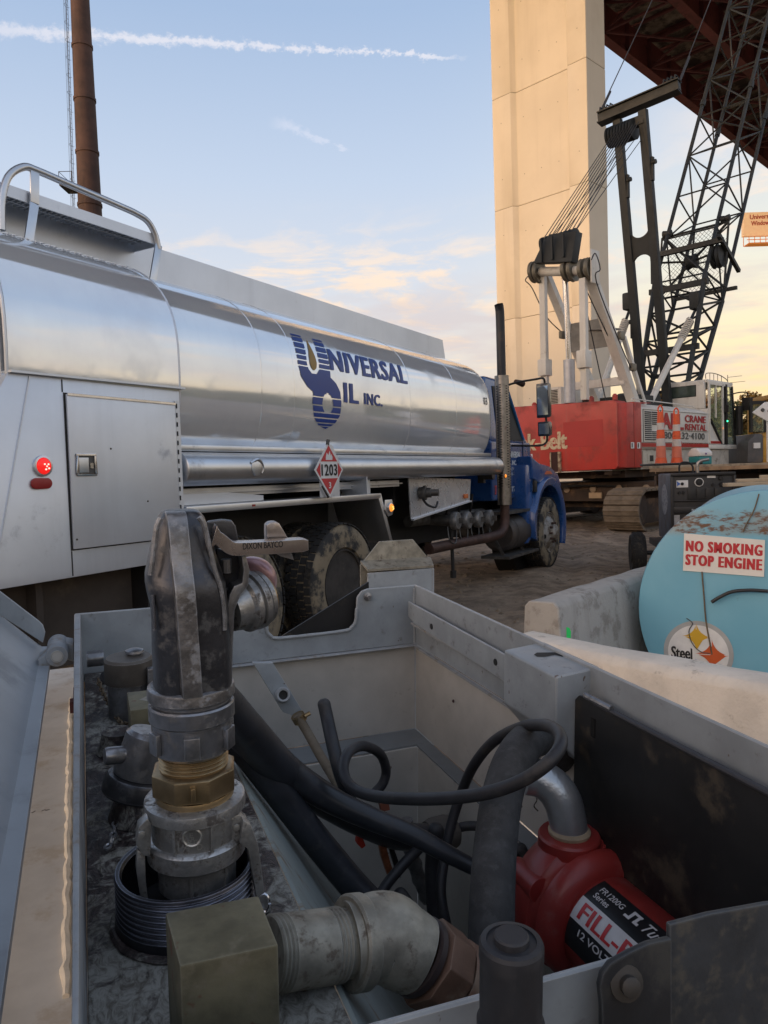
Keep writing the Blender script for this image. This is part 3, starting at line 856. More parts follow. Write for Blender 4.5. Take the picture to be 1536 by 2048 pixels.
# placard
wh = mat('placard_white', (.70, .70, .69), .5, var=.06, dirt=(.4, .38, .35), ds=8, dc=.6, dam=.5, bump=.05)
rdp = mat('placard_red', (.50, .035, .04), .5, var=.08, dirt=(.6, .5, .48), ds=14, dc=.66, dam=.5, bump=.05)
bkp = mat('ink_black', (.015, .015, .015), .6, bump=0)
b = MB()
def dia(cx, cz, h, y, th, k_=1.0):
    return [(cx, y, cz + h), (cx + h * k_, y, cz), (cx, y, cz - h), (cx - h * k_, y, cz)]
b.prism([(4.915, 3.375, 1.253), (5.19, 3.375, 1.253), (5.19, 3.375, 1.42), (5.245, 3.375, 1.47), (5.10, 3.375, 1.66), (5.04, 3.375, 1.67), (4.915, 3.375, 1.53)], (0, .006, 0))
pk = TT.part('placard_holder', b, alu2)
b = MB(); b.prism(dia(5.035, 1.465, .215, 3.366, 0, .93), (0, .005, 0)); TT.part('placard', b, wh, parent=pk)
b = MB()
cx, cz, h, kx = 5.035, 1.465, .192, .93
def dclip(z0, z1): 
    P = []
    for z in (z0, z1): P.append((cx - (h - abs(z - cz)) * kx, cx + (h - abs(z - cz)) * kx, z))
    return P
lo_, hi_ = dclip(cz + .066, cz + h)
b.face((lo_[0], 3.3645, lo_[2]), (lo_[1], 3.3645, lo_[2]), (cx, 3.3645, cz + h))
lo_, hi_ = dclip(cz - .066, cz - h)
b.face((lo_[0], 3.3645, lo_[2]), (lo_[1], 3.3645, lo_[2]), (cx, 3.3645, cz - h))
for s_ in (-1, 1):
    b.face((cx + s_ * .122, 3.3645, cz + .058), (cx + s_ * .122, 3.3645, cz - .058), (cx + s_ * (h - .058) * kx, 3.3645, cz - .058), (cx + s_ * h * kx, 3.3645, cz), (cx + s_ * (h - .058) * kx, 3.3645, cz + .058))
TT.part('placard_print', b, rdp, parent=pk, smooth=False)
b = MB(); text(b, '1203', (cx - .108, 3.3635, cz - .045), (1, 0, 0), (0, 0, 1), w=.216, h=.09, bold=.03, space=1.1); TT.part('placard_number', b, bkp, parent=pk, smooth=False)
b = MB(); text(b, '3', (cx - .016, 3.3635, cz - .145), (1, 0, 0), (0, 0, 1), w=.032, h=.05, bold=.02); TT.part('placard_number', b, wh, parent=pk, smooth=False)
b = MB()
b.prism([(cx - .045, 3.3635, cz + .078), (cx + .045, 3.3635, cz + .078), (cx + .05, 3.3635, cz + .10), (cx + .033, 3.3635, cz + .125), (cx + .025, 3.3635, cz + .108), (cx + .012, 3.3635, cz + .15), (cx - .008, 3.3635, cz + .115), (cx - .03, 3.3635, cz + .135), (cx - .045, 3.3635, cz + .10)], (0, .0004, 0))
TT.part('placard_symbol', b, wh, parent=pk, smooth=False)
b = MB(); b.tube([(5.03, 3.372, 1.66), (5.045, 3.372, 1.70)], .014, 8); b.tube([(4.92, 3.36, 1.34), (5.0, 3.36, 1.25)], .008, 6); TT.part('placard_clip', b, stl, parent=pk)

# ---- lettering on the tank
def wrapped(quads, off=.0035):
    b = MB()
    for qd in quads: b.face(*[(x, tsurf(z, off), z) for x, z in qd])
    return b
UL = [(4.835, 2.522), (4.972, 2.525), (4.952, 2.365), (4.940, 2.297), (4.953, 2.252), (4.999, 2.218), (5.062, 2.222), (5.108, 2.262), (5.118, 2.317), (5.118, 2.389), (5.130, 2.523), (5.262, 2.526), (5.262, 2.456), (5.258, 2.334), (5.257, 2.274), (5.256, 2.215), (5.331, 2.175), (5.390, 2.108), (5.403, 2.019), (5.385, 1.913), (5.315, 1.840), (5.200, 1.799), (5.096, 1.819), (5.018, 1.880), (4.989, 1.991), (5.005, 2.075), (4.925, 2.115), (4.852, 2.185), (4.826, 2.271), (4.826, 2.383)]
HO = [(5.204, 2.084), (5.245, 2.074), (5.272, 2.045), (5.284, 1.998), (5.270, 1.955), (5.243, 1.928), (5.200, 1.918), (5.160, 1.928), (5.133, 1.955), (5.122, 1.996), (5.136, 2.045), (5.163, 2.074)]
GP = [(2.496, 2.506), (2.453, 2.464), (2.402, 2.414), (2.352, 2.365), (2.309, 2.321), (2.266, 2.278), (2.040, 2.050), (1.974, 1.985), (1.919, 1.930), (1.876, 1.887), (1.838, 1.848), (1.815, 1.822)]
# upright logo: undo the perspective lean picked up from tracing at this distance
b = wrapped(scan([UL, HO], 1.80, 2.545, 60, GP)); TT.part('logo_emblem', b, bluet, smooth=False)
DP = [(5.030, 2.500), (5.050, 2.43), (5.072, 2.36), (5.078, 2.31), (5.062, 2.268), (5.03, 2.248), (5.000, 2.262), (4.984, 2.30), (4.988, 2.35), (5.010, 2.43)]
b = wrapped(scan([DP], 2.248, 2.5, 24), .0045); TT.part('logo_drop', b, mat('decal_gold', (.30, .18, .03), .4, bump=0), smooth=False)
def tank_text(s, x, z, w, h, bold, shear=0.):
    vs, fs = text2d(s, bold, 1.12); mb = MB()
    xa, xb = min(a for a, _ in vs), max(a for a, _ in vs); ya, yb = min(c for _, c in vs), max(c for _, c in vs)
    me = bpy.data.meshes.new('x'); me.from_pydata([(x + (a - xa) / (xb - xa) * w + (c - ya) / (yb - ya) * h * shear, 0, z + (c - ya) / (yb - ya) * h) for a, c in vs], [], fs)
    bm = bmesh.new(); bm.from_mesh(me); zz_ = z + .02
    while zz_ < z + h:
        bmesh.ops.bisect_plane(bm, geom=bm.verts[:] + bm.edges[:] + bm.faces[:], plane_co=(0, 0, zz_), plane_no=(0, 0, 1)); zz_ += .022
    bm.verts.index_update()
    ft = max(0, bold - .012) * h * 1.0
    for i, sh_ in enumerate((0, -ft, ft, -ft / 2, ft / 2, -ft * .75, ft * .75)):
        mb.add([(v.co.x + sh_, tsurf(v.co.z, .0032 + i * .0003), v.co.z) for v in bm.verts], [tuple(v.index for v in f.verts) for f in bm.faces])
    bm.free(); return mb
TT.part('lettering', tank_text('NIVERSAL', 5.275, 2.278, 1.32, .180, .075, .10), bluet, smooth=False)
TT.part('lettering', tank_text('IL', 5.455, 2.028, .215, .165, .075, .0), bluet, smooth=False)
TT.part('lettering', tank_text('INC.', 5.775, 2.032, .31, .10, .06, .0), bluet, smooth=False)
TT.part('lettering', tank_text('03', 8.50, 2.21, .11, .085, 0., .05), bkp, smooth=False)

# ---- chassis
b = MB(); b.box(2.0, 11.8, 4.15, 4.28, .72, 1.0); b.box(2.0, 11.8, 5.06, 5.19, .72, 1.0); b.box(2.2, 8.9, 4.15, 5.2, 1.0, 1.3)
for x in (2.3, 4.6, 6.6, 8.6): b.box(x, x + .1, 4.28, 5.06, .75, .95)
TT.part('frame_rails', b, blk)
b = MB()
for x in (2.9, 6.75, 8.2):
    b = MB(); b.box(x, x + .05, 3.75, 5.6, 1.12, 1.38); TT.part('tank_saddle', b, blk)
b = MB(); b.box(5.95, 8.85, 4.02, 4.06, .62, 1.35); TT.part('inner_panel', b, blk)
flap = mat('mudflap_brown', (.045, .036, .030), .9, dirt=(.09, .07, .05), ds=4)
b = MB(); b.box(2.1, 3.22, 3.60, 3.64, .42, .925); b.box(2.52, 2.56, 3.52, 3.60, .5, .92); TT.part('side_skirt', b, flap)
b = MB(); b.box(3.25, 3.27, 3.5, 4.2, .2, .93); TT.part('mud_flap', b, blk)
for x in (3.94, 5.29, 10.9):
    b = MB(); b.lathe([(.0, 0), (.09, 0), (.09, .5), (.17, .65), (.17, .85), (.09, 1.0), (.09, 1.5), (0, 1.5)], (x, 3.92, .51), (0, 1, 0), n=16); TT.part('axle', b, blk)


def wheel(cx, yo, cz, rad, wid, dual, side=-1, name='wheel'):
    """tyre with tread blocks, rim and hub; yo = outer face, side = direction the outer face looks"""
    ax = V((0, side, 0)); mats = (rub, rubs)
    o = V((cx, yo, cz)) - ax * wid
    prof = [(rad * .56, .01), (rad * .60, .0), (rad * .80, -.0), (rad * .93, .012), (rad * .985, .04), (rad * .985, wid - .04), (rad * .93, wid - .012), (rad * .80, wid), (rad * .66, wid - .004), (rad * .60, wid - .006), (rad * .57, wid - .03), (rad * .56, wid - .05)]
    b = MB(); b.lathe(prof, o, ax, n=48, caps=False); W_ = TT.part(name, b, rubs, ang=50)
    tb = MB(); nb = 46
    ref = ax.cross(V((0, 0, 1))).normalized(); c2 = ax.cross(ref)
    for i in range(nb):
        for kk, (h0, h1, ph) in enumerate(((.012, wid * .24, 0), (wid * .27, wid * .48, .5), (wid * .52, wid * .73, 0), (wid * .76, wid - .012, .5))):
            a0 = 2 * math.pi * (i + ph) / nb; a1 = a0 + 2 * math.pi / nb * .80
            r0, r1 = rad * .97, rad * 1.004
            outer = kk in (0, 3); P = []
            for a in (a0, a1):
                dirv = ref * math.cos(a) + c2 * math.sin(a)
                for h_, r_ in ((h0, r0), (h1, r0), (h1, r1 * (.985 if kk == 3 else 1)), (h0, r1 * (.985 if kk == 0 else 1))): P.append(o + ax * h_ + dirv * r_)
            tb.add(P, [(0, 1, 2, 3), (7, 6, 5, 4), (0, 4, 5, 1), (1, 5, 6, 2), (2, 6, 7, 3), (3, 7, 4, 0)])
    tp = TT.part('tread', tb, rub, parent=W_, smooth=False); tp['kind'] = 'stuff'
    e = o + ax * wid
    if dual:
        b = MB(); b.lathe([(rad * .575, -.03), (rad * .56, -.01), (rad * .54, -.012), (rad * .53, -.06), (rad * .51, -.20), (rad * .45, -.215), (rad * .34, -.20), (rad * .27, -.19), (rad * .25, -.10), (rad * .20, -.07), (0, -.07)], e, ax, n=40); rm = rimd
    else:
        b = MB(); b.lathe([(rad * .575, -.03), (rad * .565, -.005), (rad * .545, -.008), (rad * .535, -.045), (rad * .50, -.05), (rad * .40, .0), (rad * .30, .028), (rad * .24, .03), (rad * .22, .03), (rad * .205, .085), (rad * .16, .10), (0, .10)], e, ax, n=40); rm = rimm
    RM = TT.part('rim', b, rm, parent=W_)
    b = MB()
    for i in range(10):
        a = 2 * math.pi * i / 10; dv = ref * math.cos(a) + c2 * math.sin(a)
        rr, h0 = (rad * .33, -.20) if dual else (rad * .27, .028)
        b.lathe([(.018, 0), (.018, .03), (.012, .045), (0, .045)], e + dv * rr + ax * h0, ax, n=6)
    TT.part('wheel_nut', b, stl if dual else mat('nut_dark', (.08, .05, .04), .6, .5), parent=W_)
    b = MB()
    for i in range(5 if dual else 0):
        a = 2 * math.pi * (i + .5) / 5; dv = ref * math.cos(a) + c2 * math.sin(a)
        b.lathe([(.038, 0), (.038, .003), (0, .003)], e + dv * rad * .41 - ax * .208, ax, n=12)
    if not dual:
        for i in range(2):
            a = math.pi * (i) + .2; dv = ref * math.cos(a) + c2 * math.sin(a)
            b.lathe([(.034, 0), (.034, .003), (0, .003)], e + dv * rad * .455 - ax * .018, (ax + dv * .55).normalized(), n=12)
    TT.part('hand_hole', b, blk, parent=W_)


for x in (4.04, 5.37):
    wheel(x, 3.46, .515, .515, .27, True); wheel(x, 3.79, .515, .515, .26, True); wheel(x, 5.88, .515, .515, .27, True, 1)
wheel(10.9, 3.46, .515, .515, .27, False); wheel(10.9, 5.88, .515, .515, .27, False, 1)
# ---- valve manifold and panel
spn = mat('panel_sheet', (.66, .67, .69), .28, .6, var=.05, rvar=.1, wave=(3, .006, (1, 1, 1)), dirt=(.4, .4, .4), ds=4, dc=.55, dam=.5)
b = MB(); b.prism([(6.80, 3.6, 1.385), (8.36, 3.6, 1.335), (8.31, 3.6, 1.09), (6.83, 3.6, .965)], (0, .012, 0)); vp = TT.part('valve_panel', b, spn)
b = MB(); b.prism([(6.83, 3.57, .965), (8.31, 3.57, 1.09), (8.31, 3.57, 1.075), (6.83, 3.57, .95)], (0, .03, 0)); TT.part('panel_lip', b, alu2, parent=vp)
b = MB(); b.box(8.12, 8.22, 3.575, 3.595, 1.12, 1.17); TT.part('amber_marker', b, mat('amber_dull', (.6, .16, .04), .4), bevel=.005)
b = MB(); b.lathe([(.06, 0), (.062, .04), (.075, .045), (.075, .07), (.05, .075), (.05, .12), (.035, .125), (.035, .2), (0, .2)], (7.03, 3.6, 1.22), (.25, -1, 0), n=20); TT.part('filler_port', b, stl)
b = MB(); b.tube(spline([(7.02, 3.56, 1.16), (7.0, 3.5, 1.10), (7.08, 3.45, 1.07), (7.16, 3.46, 1.12)], 4), .012, 6); TT.part('port_lanyard', b, blk)
cpm = mat('cap_grey', (.20, .20, .20), .5, .6, var=.3, vs=12, dirt=(.09, .08, .07), ds=8, dc=.5)
b = MB(); b.tube([(7.25, 3.86, .91), (9.3, 3.86, .89)], .06, 12); TT.part('manifold_pipe', b, stl)
for i, (x, z) in enumerate(((7.78, .885), (8.09, .872), (8.42, .862), (8.76, .855))):
    b = MB(); b.tube([(x - .05, 3.9, z + .02), (x, 3.56, z)], .062, 14); vv = TT.part('outlet_valve', b, stl)
    b = MB(); b.lathe([(.07, -.07), (.092, -.065), (.10, -.05), (.10, .0), (.092, .012), (.03, .018), (0, .018)], (x, 3.52, z), (.05, -1, 0), n=24); TT.part('outlet_cap', b, cpm, parent=vv)
    b = MB(); b.box(x - .012, x + .012, 3.45, 3.50, z - .03, z + .03); TT.part('cap_lug', b, stl, parent=vv)
    b = MB(); b.tube([(x - .12, 3.75, z + .06), (x - .14, 3.72, z + .14), (x - .145, 3.70, z + .30)], [.012, .015, .019], 8)
    for jj in range(5): b.lathe([(.021, 0), (.021, .012)], (x - .142, 3.71, z + .17 + jj * .026), (0, 0, 1), n=8)
    TT.part('valve_handle', b, blk, parent=vv)
    b = MB(); b.tube(spline([(x - .1, 3.6, z - .06), (x - .12, 3.57, z - .2), (x - .02, 3.55, z - .25), (x + .07, 3.57, z - .16), (x + .08, 3.58, z - .05)], 4), .007, 5); TT.part('cap_chain', b, stl, parent=vv)
b = MB(); b.tube([(7.82, 3.62, .78), (7.84, 3.62, .28)], [.022, .02], 8); b.lathe([(.035, 0), (.035, .08), (0, .08)], (7.84, 3.62, .24), (0, 0, 1), n=10); TT.part('drain_hose', b, blk)
# ---- exhaust
shm = mat('shield_steel', (.26, .245, .23), .35, 1., var=.2, vs=14, dirt=(.20, .10, .06), ds=7, dc=.55, dam=.6)
pipm = mat('exhaust_brown', (.075, .042, .034), .6, .5, var=.3, vs=8, dirt=(.12, .07, .05), ds=5)
b = MB(); b.tube(spline([(7.25, 3.62, .62), (8.0, 3.60, .62), (8.75, 3.50, .63), (9.0, 3.47, .68), (9.09, 3.47, .80), (9.10, 3.47, 1.0)], 6) + [(9.10, 3.47, 2.58)], .058, 14); TT.part('exhaust_pipe', b, pipm)
b = MB(); pth = [(9.10, 3.47, 2.55), (9.10, 3.47, 3.2), (9.095, 3.47, 3.36), (9.085, 3.47, 3.42), (9.06, 3.47, 3.47)]
b.tube(spline(pth, 4), .055, 14, caps=False); b.tube(spline(pth, 4), .048, 14, caps=False); TT.part('exhaust_stack', b, mat('stack_black', (.03, .03, .035), .5, .3, dirt=(.09, .07, .06), ds=6))
b = MB()
def half(r, z, a0=-250, a1=-50, n=14):
    return [(9.10 + r * math.cos(R(a0 + (a1 - a0) * i / n)), 3.47 + r * math.sin(R(a0 + (a1 - a0) * i / n)), z) for i in range(n + 1)]
A, B, C_, D_ = half(.088, 1.0), half(.088, 2.6), half(.083, 1.0), half(.083, 2.6); n = len(A)
b.add(A + B + C_ + D_, [(i, i + 1, n + i + 1, n + i) for i in range(n - 1)] + [(2 * n + i + 1, 2 * n + i, 3 * n + i, 3 * n + i + 1) for i in range(n - 1)] + [(0, n, 3 * n, 2 * n), (n - 1, 2 * n - 1, 4 * n - 1, 3 * n - 1)])
sh_ = TT.part('heat_shield', b, shm)
b = MB()
for i in range(40):
    for a in (-205, -175, -120, -90):
        z = 1.22 + i * .032 + (.016 if a in (-175, -90) else 0); c_, s_ = math.cos(R(a)), math.sin(R(a))
        o_ = V((9.10 + .0885 * c_, 3.47 + .0885 * s_, z)); tn = V((-s_, c_, 0))
        b.face(o_ - tn * .013 - V((0, 0, .006)), o_ + tn * .013 - V((0, 0, .006)), o_ + tn * .013 + V((0, 0, .006)), o_ - tn * .013 + V((0, 0, .006)))
TT.part('shield_slots', b, blk, parent=sh_, smooth=False)['kind'] = 'stuff'
b = MB(); b.lathe([(0, 0), (.2, .0), (.24, .03), (.24, 1.2), (.2, 1.24), (0, 1.24)], (9.5, 3.72, .60), (1, 0, 0), n=28)
for x in (9.62, 10.4): b.lathe([(.245, 0), (.245, .05)], (x, 3.72, .6), (1, 0, 0), n=28)
TT.part('muffler', b, mat('muffler_grey', (.09, .08, .075), .55, .6, dirt=(.12, .08, .06), ds=5))
b = MB(); b.box(9.2, 10.15, 3.50, 3.95, .865, .905); b.box(9.2, 10.35, 3.46, 3.85, .30, .335); b.bar((9.35, 3.9, .88), (9.35, 3.6, .33), .04, .01, (1, 0, 0)); b.bar((10.1, 3.9, .88), (10.1, 3.6, .33), .04, .01, (1, 0, 0)); TT.part('step', b, stl)
# small amber glow on the corner marker behind the stack
lamp(8.93, 3.40, 1.36, .022, ambl, amb2, stl, False)
# ---- cab
def cabring(y0, y1, P, ytop):
    pass
b = MB()
# body side profile (X, Z) at half width; upper part narrows (tumblehome)
low = [(9.22, 1.04), (9.22, 1.82), (10.75, 1.82), (10.75, 1.5), (10.45, 1.04)]
b.prism([(x, 3.68, z) for x, z in low], (0, 1.98, 0)); CB = TT.part('cab_body', b, blue, bevel=.04, seg=3)
up_ = [(9.24, 1.80), (9.26, 2.58), (9.34, 2.66), (9.85, 2.66), (10.02, 2.58), (10.70, 1.80)]
b = MB(); A = [(x, 3.70 + max(0, z - 1.8) * .10, z) for x, z in up_]; B = [(x, 5.64 - max(0, z - 1.8) * .10, z) for x, z in up_]
n = len(A); b.add(A + B, [tuple(range(n)), tuple(range(2 * n - 1, n - 1, -1))] + [(i, n + i, n + (i + 1) % n, (i + 1) % n) for i in range(n)]); TT.part('cab_roof', b, blue, bevel=.05, seg=3)
def yo_(z): return 3.70 + max(0, z - 1.8) * .10
b = MB(); b.prism([(x, yo_(z) - .006, z) for x, z in ((9.55, 1.87), (9.55, 2.50), (9.92, 2.50), (10.44, 1.90), (10.44, 1.87))], (0, .01, 0)); TT.part('side_window', b, mat('cab_glass', (.10, .105, .085), .05, 0, var=.1, bump=0, spec=.9), bevel=.004)
b = MB(); b.prism([(x, yo_(z) - .010, z) for x, z in ((9.52, 1.84), (9.52, 2.54), (9.94, 2.54), (10.50, 1.90), (10.50, 1.84))], (0, .006, 0)); TT.part('window_gasket', b, blk)
b = MB(); b.tube([(10.46, 3.69, 1.86), (9.99, 3.745, 2.57)], .022, 8); TT.part('windscreen_pillar', b, mat('pillar_blue', (.02, .12, .30), .3, coat=.5))
b = MB(); b.add([(10.06, 3.83, 2.52), (10.715, 3.75, 1.84), (10.715, 5.60, 1.84), (10.06, 5.52, 2.52)], [(0, 1, 2, 3)]); TT.part('windscreen', b, glass)
b = MB(); b.box(9.62, 9.628, 3.672, 3.681, 1.08, 1.83); b.box(10.40, 10.408, 3.672, 3.681, 1.12, 1.83); b.box(9.63, 10.40, 3.672, 3.681, 1.10, 1.106); TT.part('door_gap', b, blk)
b = MB(); b.prism([(10.72, 3.80, 1.83), (11.2, 3.88, 1.76), (11.9, 4.0, 1.60), (12.1, 4.05, 1.40), (12.1, 4.05, .75), (10.72, 3.80, .75)], (0, 1.75, 0))
TT.part('hood', b, blue, bevel=.06, seg=3)
# fender: arched shell over the wheel
b = MB(); rings = []
for i in range(23):
    a = R(196 - i * 10.2); ca, sa = math.cos(a), math.sin(a)
    rx, rz = (.72, .70)
    topz = .62 + rz * sa; xx = 10.88 + rx * ca
    inx, inz = 10.88 + .61 * ca, .60 + .60 * sa
    if i < 4: xx -= .06; topz += .05
    rings.append([(inx, 3.45, inz), (inx * .1 + xx * .9, 3.425, inz * .1 + topz * .9), (xx, 3.50, topz + .03), (xx + .0, 3.80, topz + .10 * max(0, sa)), (inx, 3.80, inz)])
b.loft(rings); TT.part('front_fender', b, blue, ang=50, bevel=.01)
b = MB(); b.prism([(10.20, 3.47, 1.30), (10.15, 3.47, 1.62), (10.5, 3.47, 1.52), (11.0, 3.47, 1.47), (11.35, 3.47, 1.36), (11.55, 3.47, 1.15), (11.3, 3.47, 1.24), (10.9, 3.47, 1.28), (10.5, 3.47, 1.24)], (0, .5, 0)); TT.part('fender_brow', b, blue, bevel=.03, seg=3)
b = MB(); b.prism([(10.70, 3.464, 1.36), (10.80, 3.464, 1.41), (10.98, 3.464, 1.40), (11.05, 3.464, 1.36)], (0, .01, 0)); TT.part('side_reflector', b, mat('refl_orange', (.6, .12, .05), .4))
b = MB(); b.prism([(10.02, 3.50, 1.5), (10.3, 3.50, 1.5), (10.3, 3.50, 1.0), (10.2, 3.50, .48), (10.02, 3.50, .42)], (0, .3, 0)); TT.part('fender_rear', b, blue, bevel=.03, seg=2)
b = MB(); b.lathe([(.3, 0), (.72, 0), (.72, .3), (.3, .3)], (10.88, 3.80, .56), (0, 1, 0), n=32); TT.part('wheel_arch', b, blk)
b = MB(); b.box(11.75, 11.95, 3.55, 5.8, .45, .72); TT.part('bumper', b, alu3, bevel=.03)
b = MB(); b.box(10.24, 10.36, 3.462, 3.49, 1.12, 1.28); TT.part('hood_latch', b, blk, bevel=.01)
# text on the door
wt = mat('decal_white', (.62, .66, .70), .5, bump=0)
b = MB(); yy = 3.674
text(b, 'UNIVERSAL', (9.80, yy, 1.60), (1, 0, 0), (0, 0, 1), w=.50, h=.085, bold=.05); text(b, 'IL INC.', (9.86, yy, 1.50), (1, 0, 0), (0, 0, 1), w=.26, h=.065, bold=.05)
text(b, 'CLEVELAND', (9.84, yy, 1.43), (1, 0, 0), (0, 0, 1), w=.44, h=.04, bold=.01); text(b, '216-771-4091', (9.84, yy, 1.36), (1, 0, 0), (0, 0, 1), w=.48, h=.045, bold=.01)
text(b, '301778', (9.70, yy, 1.14), (1, 0, 0), (0, 0, 1), w=.42, h=.07, bold=.02)
for px_, pz in ((9.70, 1.50), (9.73, 1.44), (9.71, 1.38)): b.face((px_, yy, pz), (px_ + .09, yy, pz), (px_ + .09, yy, pz + .035), (px_, yy, pz + .035))
TT.part('door_lettering', b, wt, smooth=False)
b = MB(); text(b, '37', (9.30, yy, 1.12), (1, 0, 0), (0, 0, 1), w=.06, h=.12, bold=.04); TT.part('side_number', b, mat('decal_red', (.6, .05, .05), .5, bump=0), smooth=False)
# mirror
b = MB(); b.tube(spline([(9.55, 3.66, 2.50), (9.62, 3.5, 2.56), (9.75, 3.25, 2.60), (9.90, 3.20, 2.62), (9.97, 3.20, 2.54), (9.98, 3.20, 2.2), (10.02, 3.20, 1.88), (10.02, 3.22, 1.78), (9.92, 3.3, 1.745), (9.9, 3.66, 1.76)], 5), .014, 8); mr = TT.part('mirror_arm', b, blk)
def mirror(x, z0, z1, w):
    b = MB(); fx, fy = -1, .12
    b.add([(x, 3.20 - w, z0), (x + .02, 3.20 + w, z0), (x + .02, 3.20 + w, z1), (x, 3.20 - w, z1), (x + .09, 3.20 - w, z0 + .02), (x + .10, 3.20 + w, z0 + .02), (x + .10, 3.20 + w, z1 - .02), (x + .09, 3.20 - w, z1 - .02)],
          [(0, 1, 2, 3), (7, 6, 5, 4), (0, 4, 5, 1), (1, 5, 6, 2), (2, 6, 7, 3), (3, 7, 4, 0)])
    return TT.part('mirror_housing', b, mat('mirror_shell', (.02, .03, .045), .25, coat=.5), bevel=.02, seg=2), x
m1, x_ = mirror(9.86, 2.10, 2.56, .095); b = MB(); b.add([(x_ - .004, 3.125, 2.14), (x_ + .010, 3.275, 2.14), (x_ + .010, 3.275, 2.52), (x_ - .004, 3.125, 2.52)], [(0, 1, 2, 3)]); TT.part('mirror_glass', b, mat('mirror_face', (.7, .75, .75), .03, 1., bump=0, rvar=0), parent=m1)
m1, x_ = mirror(9.88, 1.86, 2.06, .09); b = MB(); b.add([(x_ - .004, 3.13, 1.89), (x_ + .010, 3.27, 1.89), (x_ + .010, 3.27, 2.03), (x_ - .004, 3.13, 2.03)], [(0, 1, 2, 3)]); TT.part('mirror_glass', b, MATS['mirror_face'], parent=m1)
b = MB(); b.lathe([(0, 0), (.03, 0), (.045, .18), (0, .18)], (9.96, 3.60, 2.62), (1, -.2, -.1), n=10); TT.part('grab_lamp', b, pipm)
# ================================================================== CRAWLER CRANE (frame CR: X along the boom, Y to the left)
X0, Y0 = 15.909, 8.686     # near corner of the upper works
YC = Y0 + 1.42
cred = mat('crane_red', (.47, .040, .030), .42, var=.15, vs=1.2, dirt=(.22, .05, .04), ds=2.2, dc=.5, dam=.6, bump=.08, bs=30, streaks=(7, .35, (.30, .10, .08)), edge=(.14, .06, .04), er=.02)
cred2 = mat('crane_red_fresh', (.40, .016, .016), .35, var=.08, vs=1.2, bump=.05)
cwh = mat('crane_white', (.70, .67, .61), .45, var=.06, vs=1.5, dirt=(.36, .32, .27), ds=3, dc=.55, dam=.5, bump=.05, streaks=(6, .3, (.38, .32, .25)))
cdk = mat('boom_dark', (.018, .022, .024), .6, .0, var=.3, vs=2, dirt=(.03, .03, .028), ds=4, dc=.5, bump=.1)
crope = mat('wire_rope', (.05, .05, .055), .6, .4)
crust = mat('carbody_rust', (.042, .027, .020), .85, var=.35, vs=2, dirt=(.13, .075, .04), ds=2.5, dc=.5, dam=.8, bump=.4, bs=25, bd=.01)
cshoe = mat('track_mud', (.15, .115, .08), .95, var=.3, vs=4, dirt=(.06, .05, .04), ds=4, bump=.5, bs=30, bd=.01)
TC = Thing('crawler_crane', 'red and white crawler crane with dark lattice boom under the bridge', 'crane', F=CR, o=(18.5, YC, 0))
# counterweight
b = MB(); b.prism([(X0 + .0, Y0 + .22, 1.40), (X0, Y0 + 3.15, 1.36), (X0, Y0 + 3.15, 3.05), (X0, Y0 + .22, 2.96), (X0, Y0 + .14, 2.90), (X0, Y0 + .14, 1.46)], (.5, 0, 0))
cw = TC.part('counterweight', b, cred, bevel=.03)
b = MB(); b.prism([(X0 + .01, Y0 + .215, 1.44), (X0 + .20, Y0 + .02, 1.42), (X0 + .50, Y0 + .0, 1.42), (X0 + .50, Y0 + .215, 1.42)], (0, 0, 1.48)); TC.part('counterweight_corner', b, cred, bevel=.03)
b = MB(); b.box(X0 - .004, X0 - .001, Y0 + .5, Y0 + 1.55, 1.95, 2.55); TC.part('paint_patch', b, cred2, parent=cw)
b = MB(); b.box(X0 - .006, X0 + .4, Y0 + 1.70, Y0 + 1.90, 1.38, 1.86); TC.part('lifting_slot', b, mat('slot_dark', (.04, .012, .01), .8), parent=cw)
b = MB(); b.box(X0 - .05, X0 - .002, Y0 + 1.62, Y0 + 1.69, 1.36, 1.86); b.box(X0 - .03, X0 - .002, Y0 + 1.90, Y0 + 1.93, 1.36, 1.86); TC.part('slot_frame', b, mat('chipped_cream', (.42, .33, .22), .8, dirt=(.12, .05, .03), ds=9, dc=.45, dam=.9), parent=cw)
b = MB(); b.box(X0 + .505, X0 + .86, Y0, Y0 + 2.9, 1.42, 2.93); TC.part('rear_guard', b, cred, bevel=.03)
for dx in (.33, .62):
    b = MB(); b.box(X0 + dx, X0 + dx + .14, Y0 - .012, Y0 - .002, 1.86, 2.0); TC.part('warning_sticker', b, wh)
    b = MB(); b.box(X0 + dx + .015, X0 + dx + .06, Y0 - .016, Y0 - .013, 1.88, 1.98); TC.part('sticker_print', b, bkp)
for yy in (.2, .8, 1.3, 2.4): 
    b = MB(); b.lathe([(.06, 0), (.06, .1), (.03, .14), (0, .14)], (X0 + .2, Y0 + yy + .1, 2.98), (0, 0, 1), n=10); TC.part('lifting_lug', b, cred)
lt = mat('lettering_cream', (.62, .50, .33), .6, dirt=(.35, .06, .04), ds=12, dc=.52, dam=.9, bump=0)
b = MB(); text(b, 'Link-Belt', (X0 - .004, Y0 + 3.12, 1.92), (0, -1, 0), (0, 0, 1), w=1.66, h=.42, bold=.045); TC.part('lettering', b, lt, smooth=False)
b = MB(); text(b, 'L', (X0 - .004, Y0 + 2.52, 1.58), (0, -1, 0), (0, 0, 1), w=.22, h=.26, bold=.06); text(b, 'FGK', (X0 - .004, Y0 + 2.55, 1.48), (0, -1, 0), (0, 0, 1), w=.3, h=.07, bold=.04); TC.part('lettering', b, wt, smooth=False)
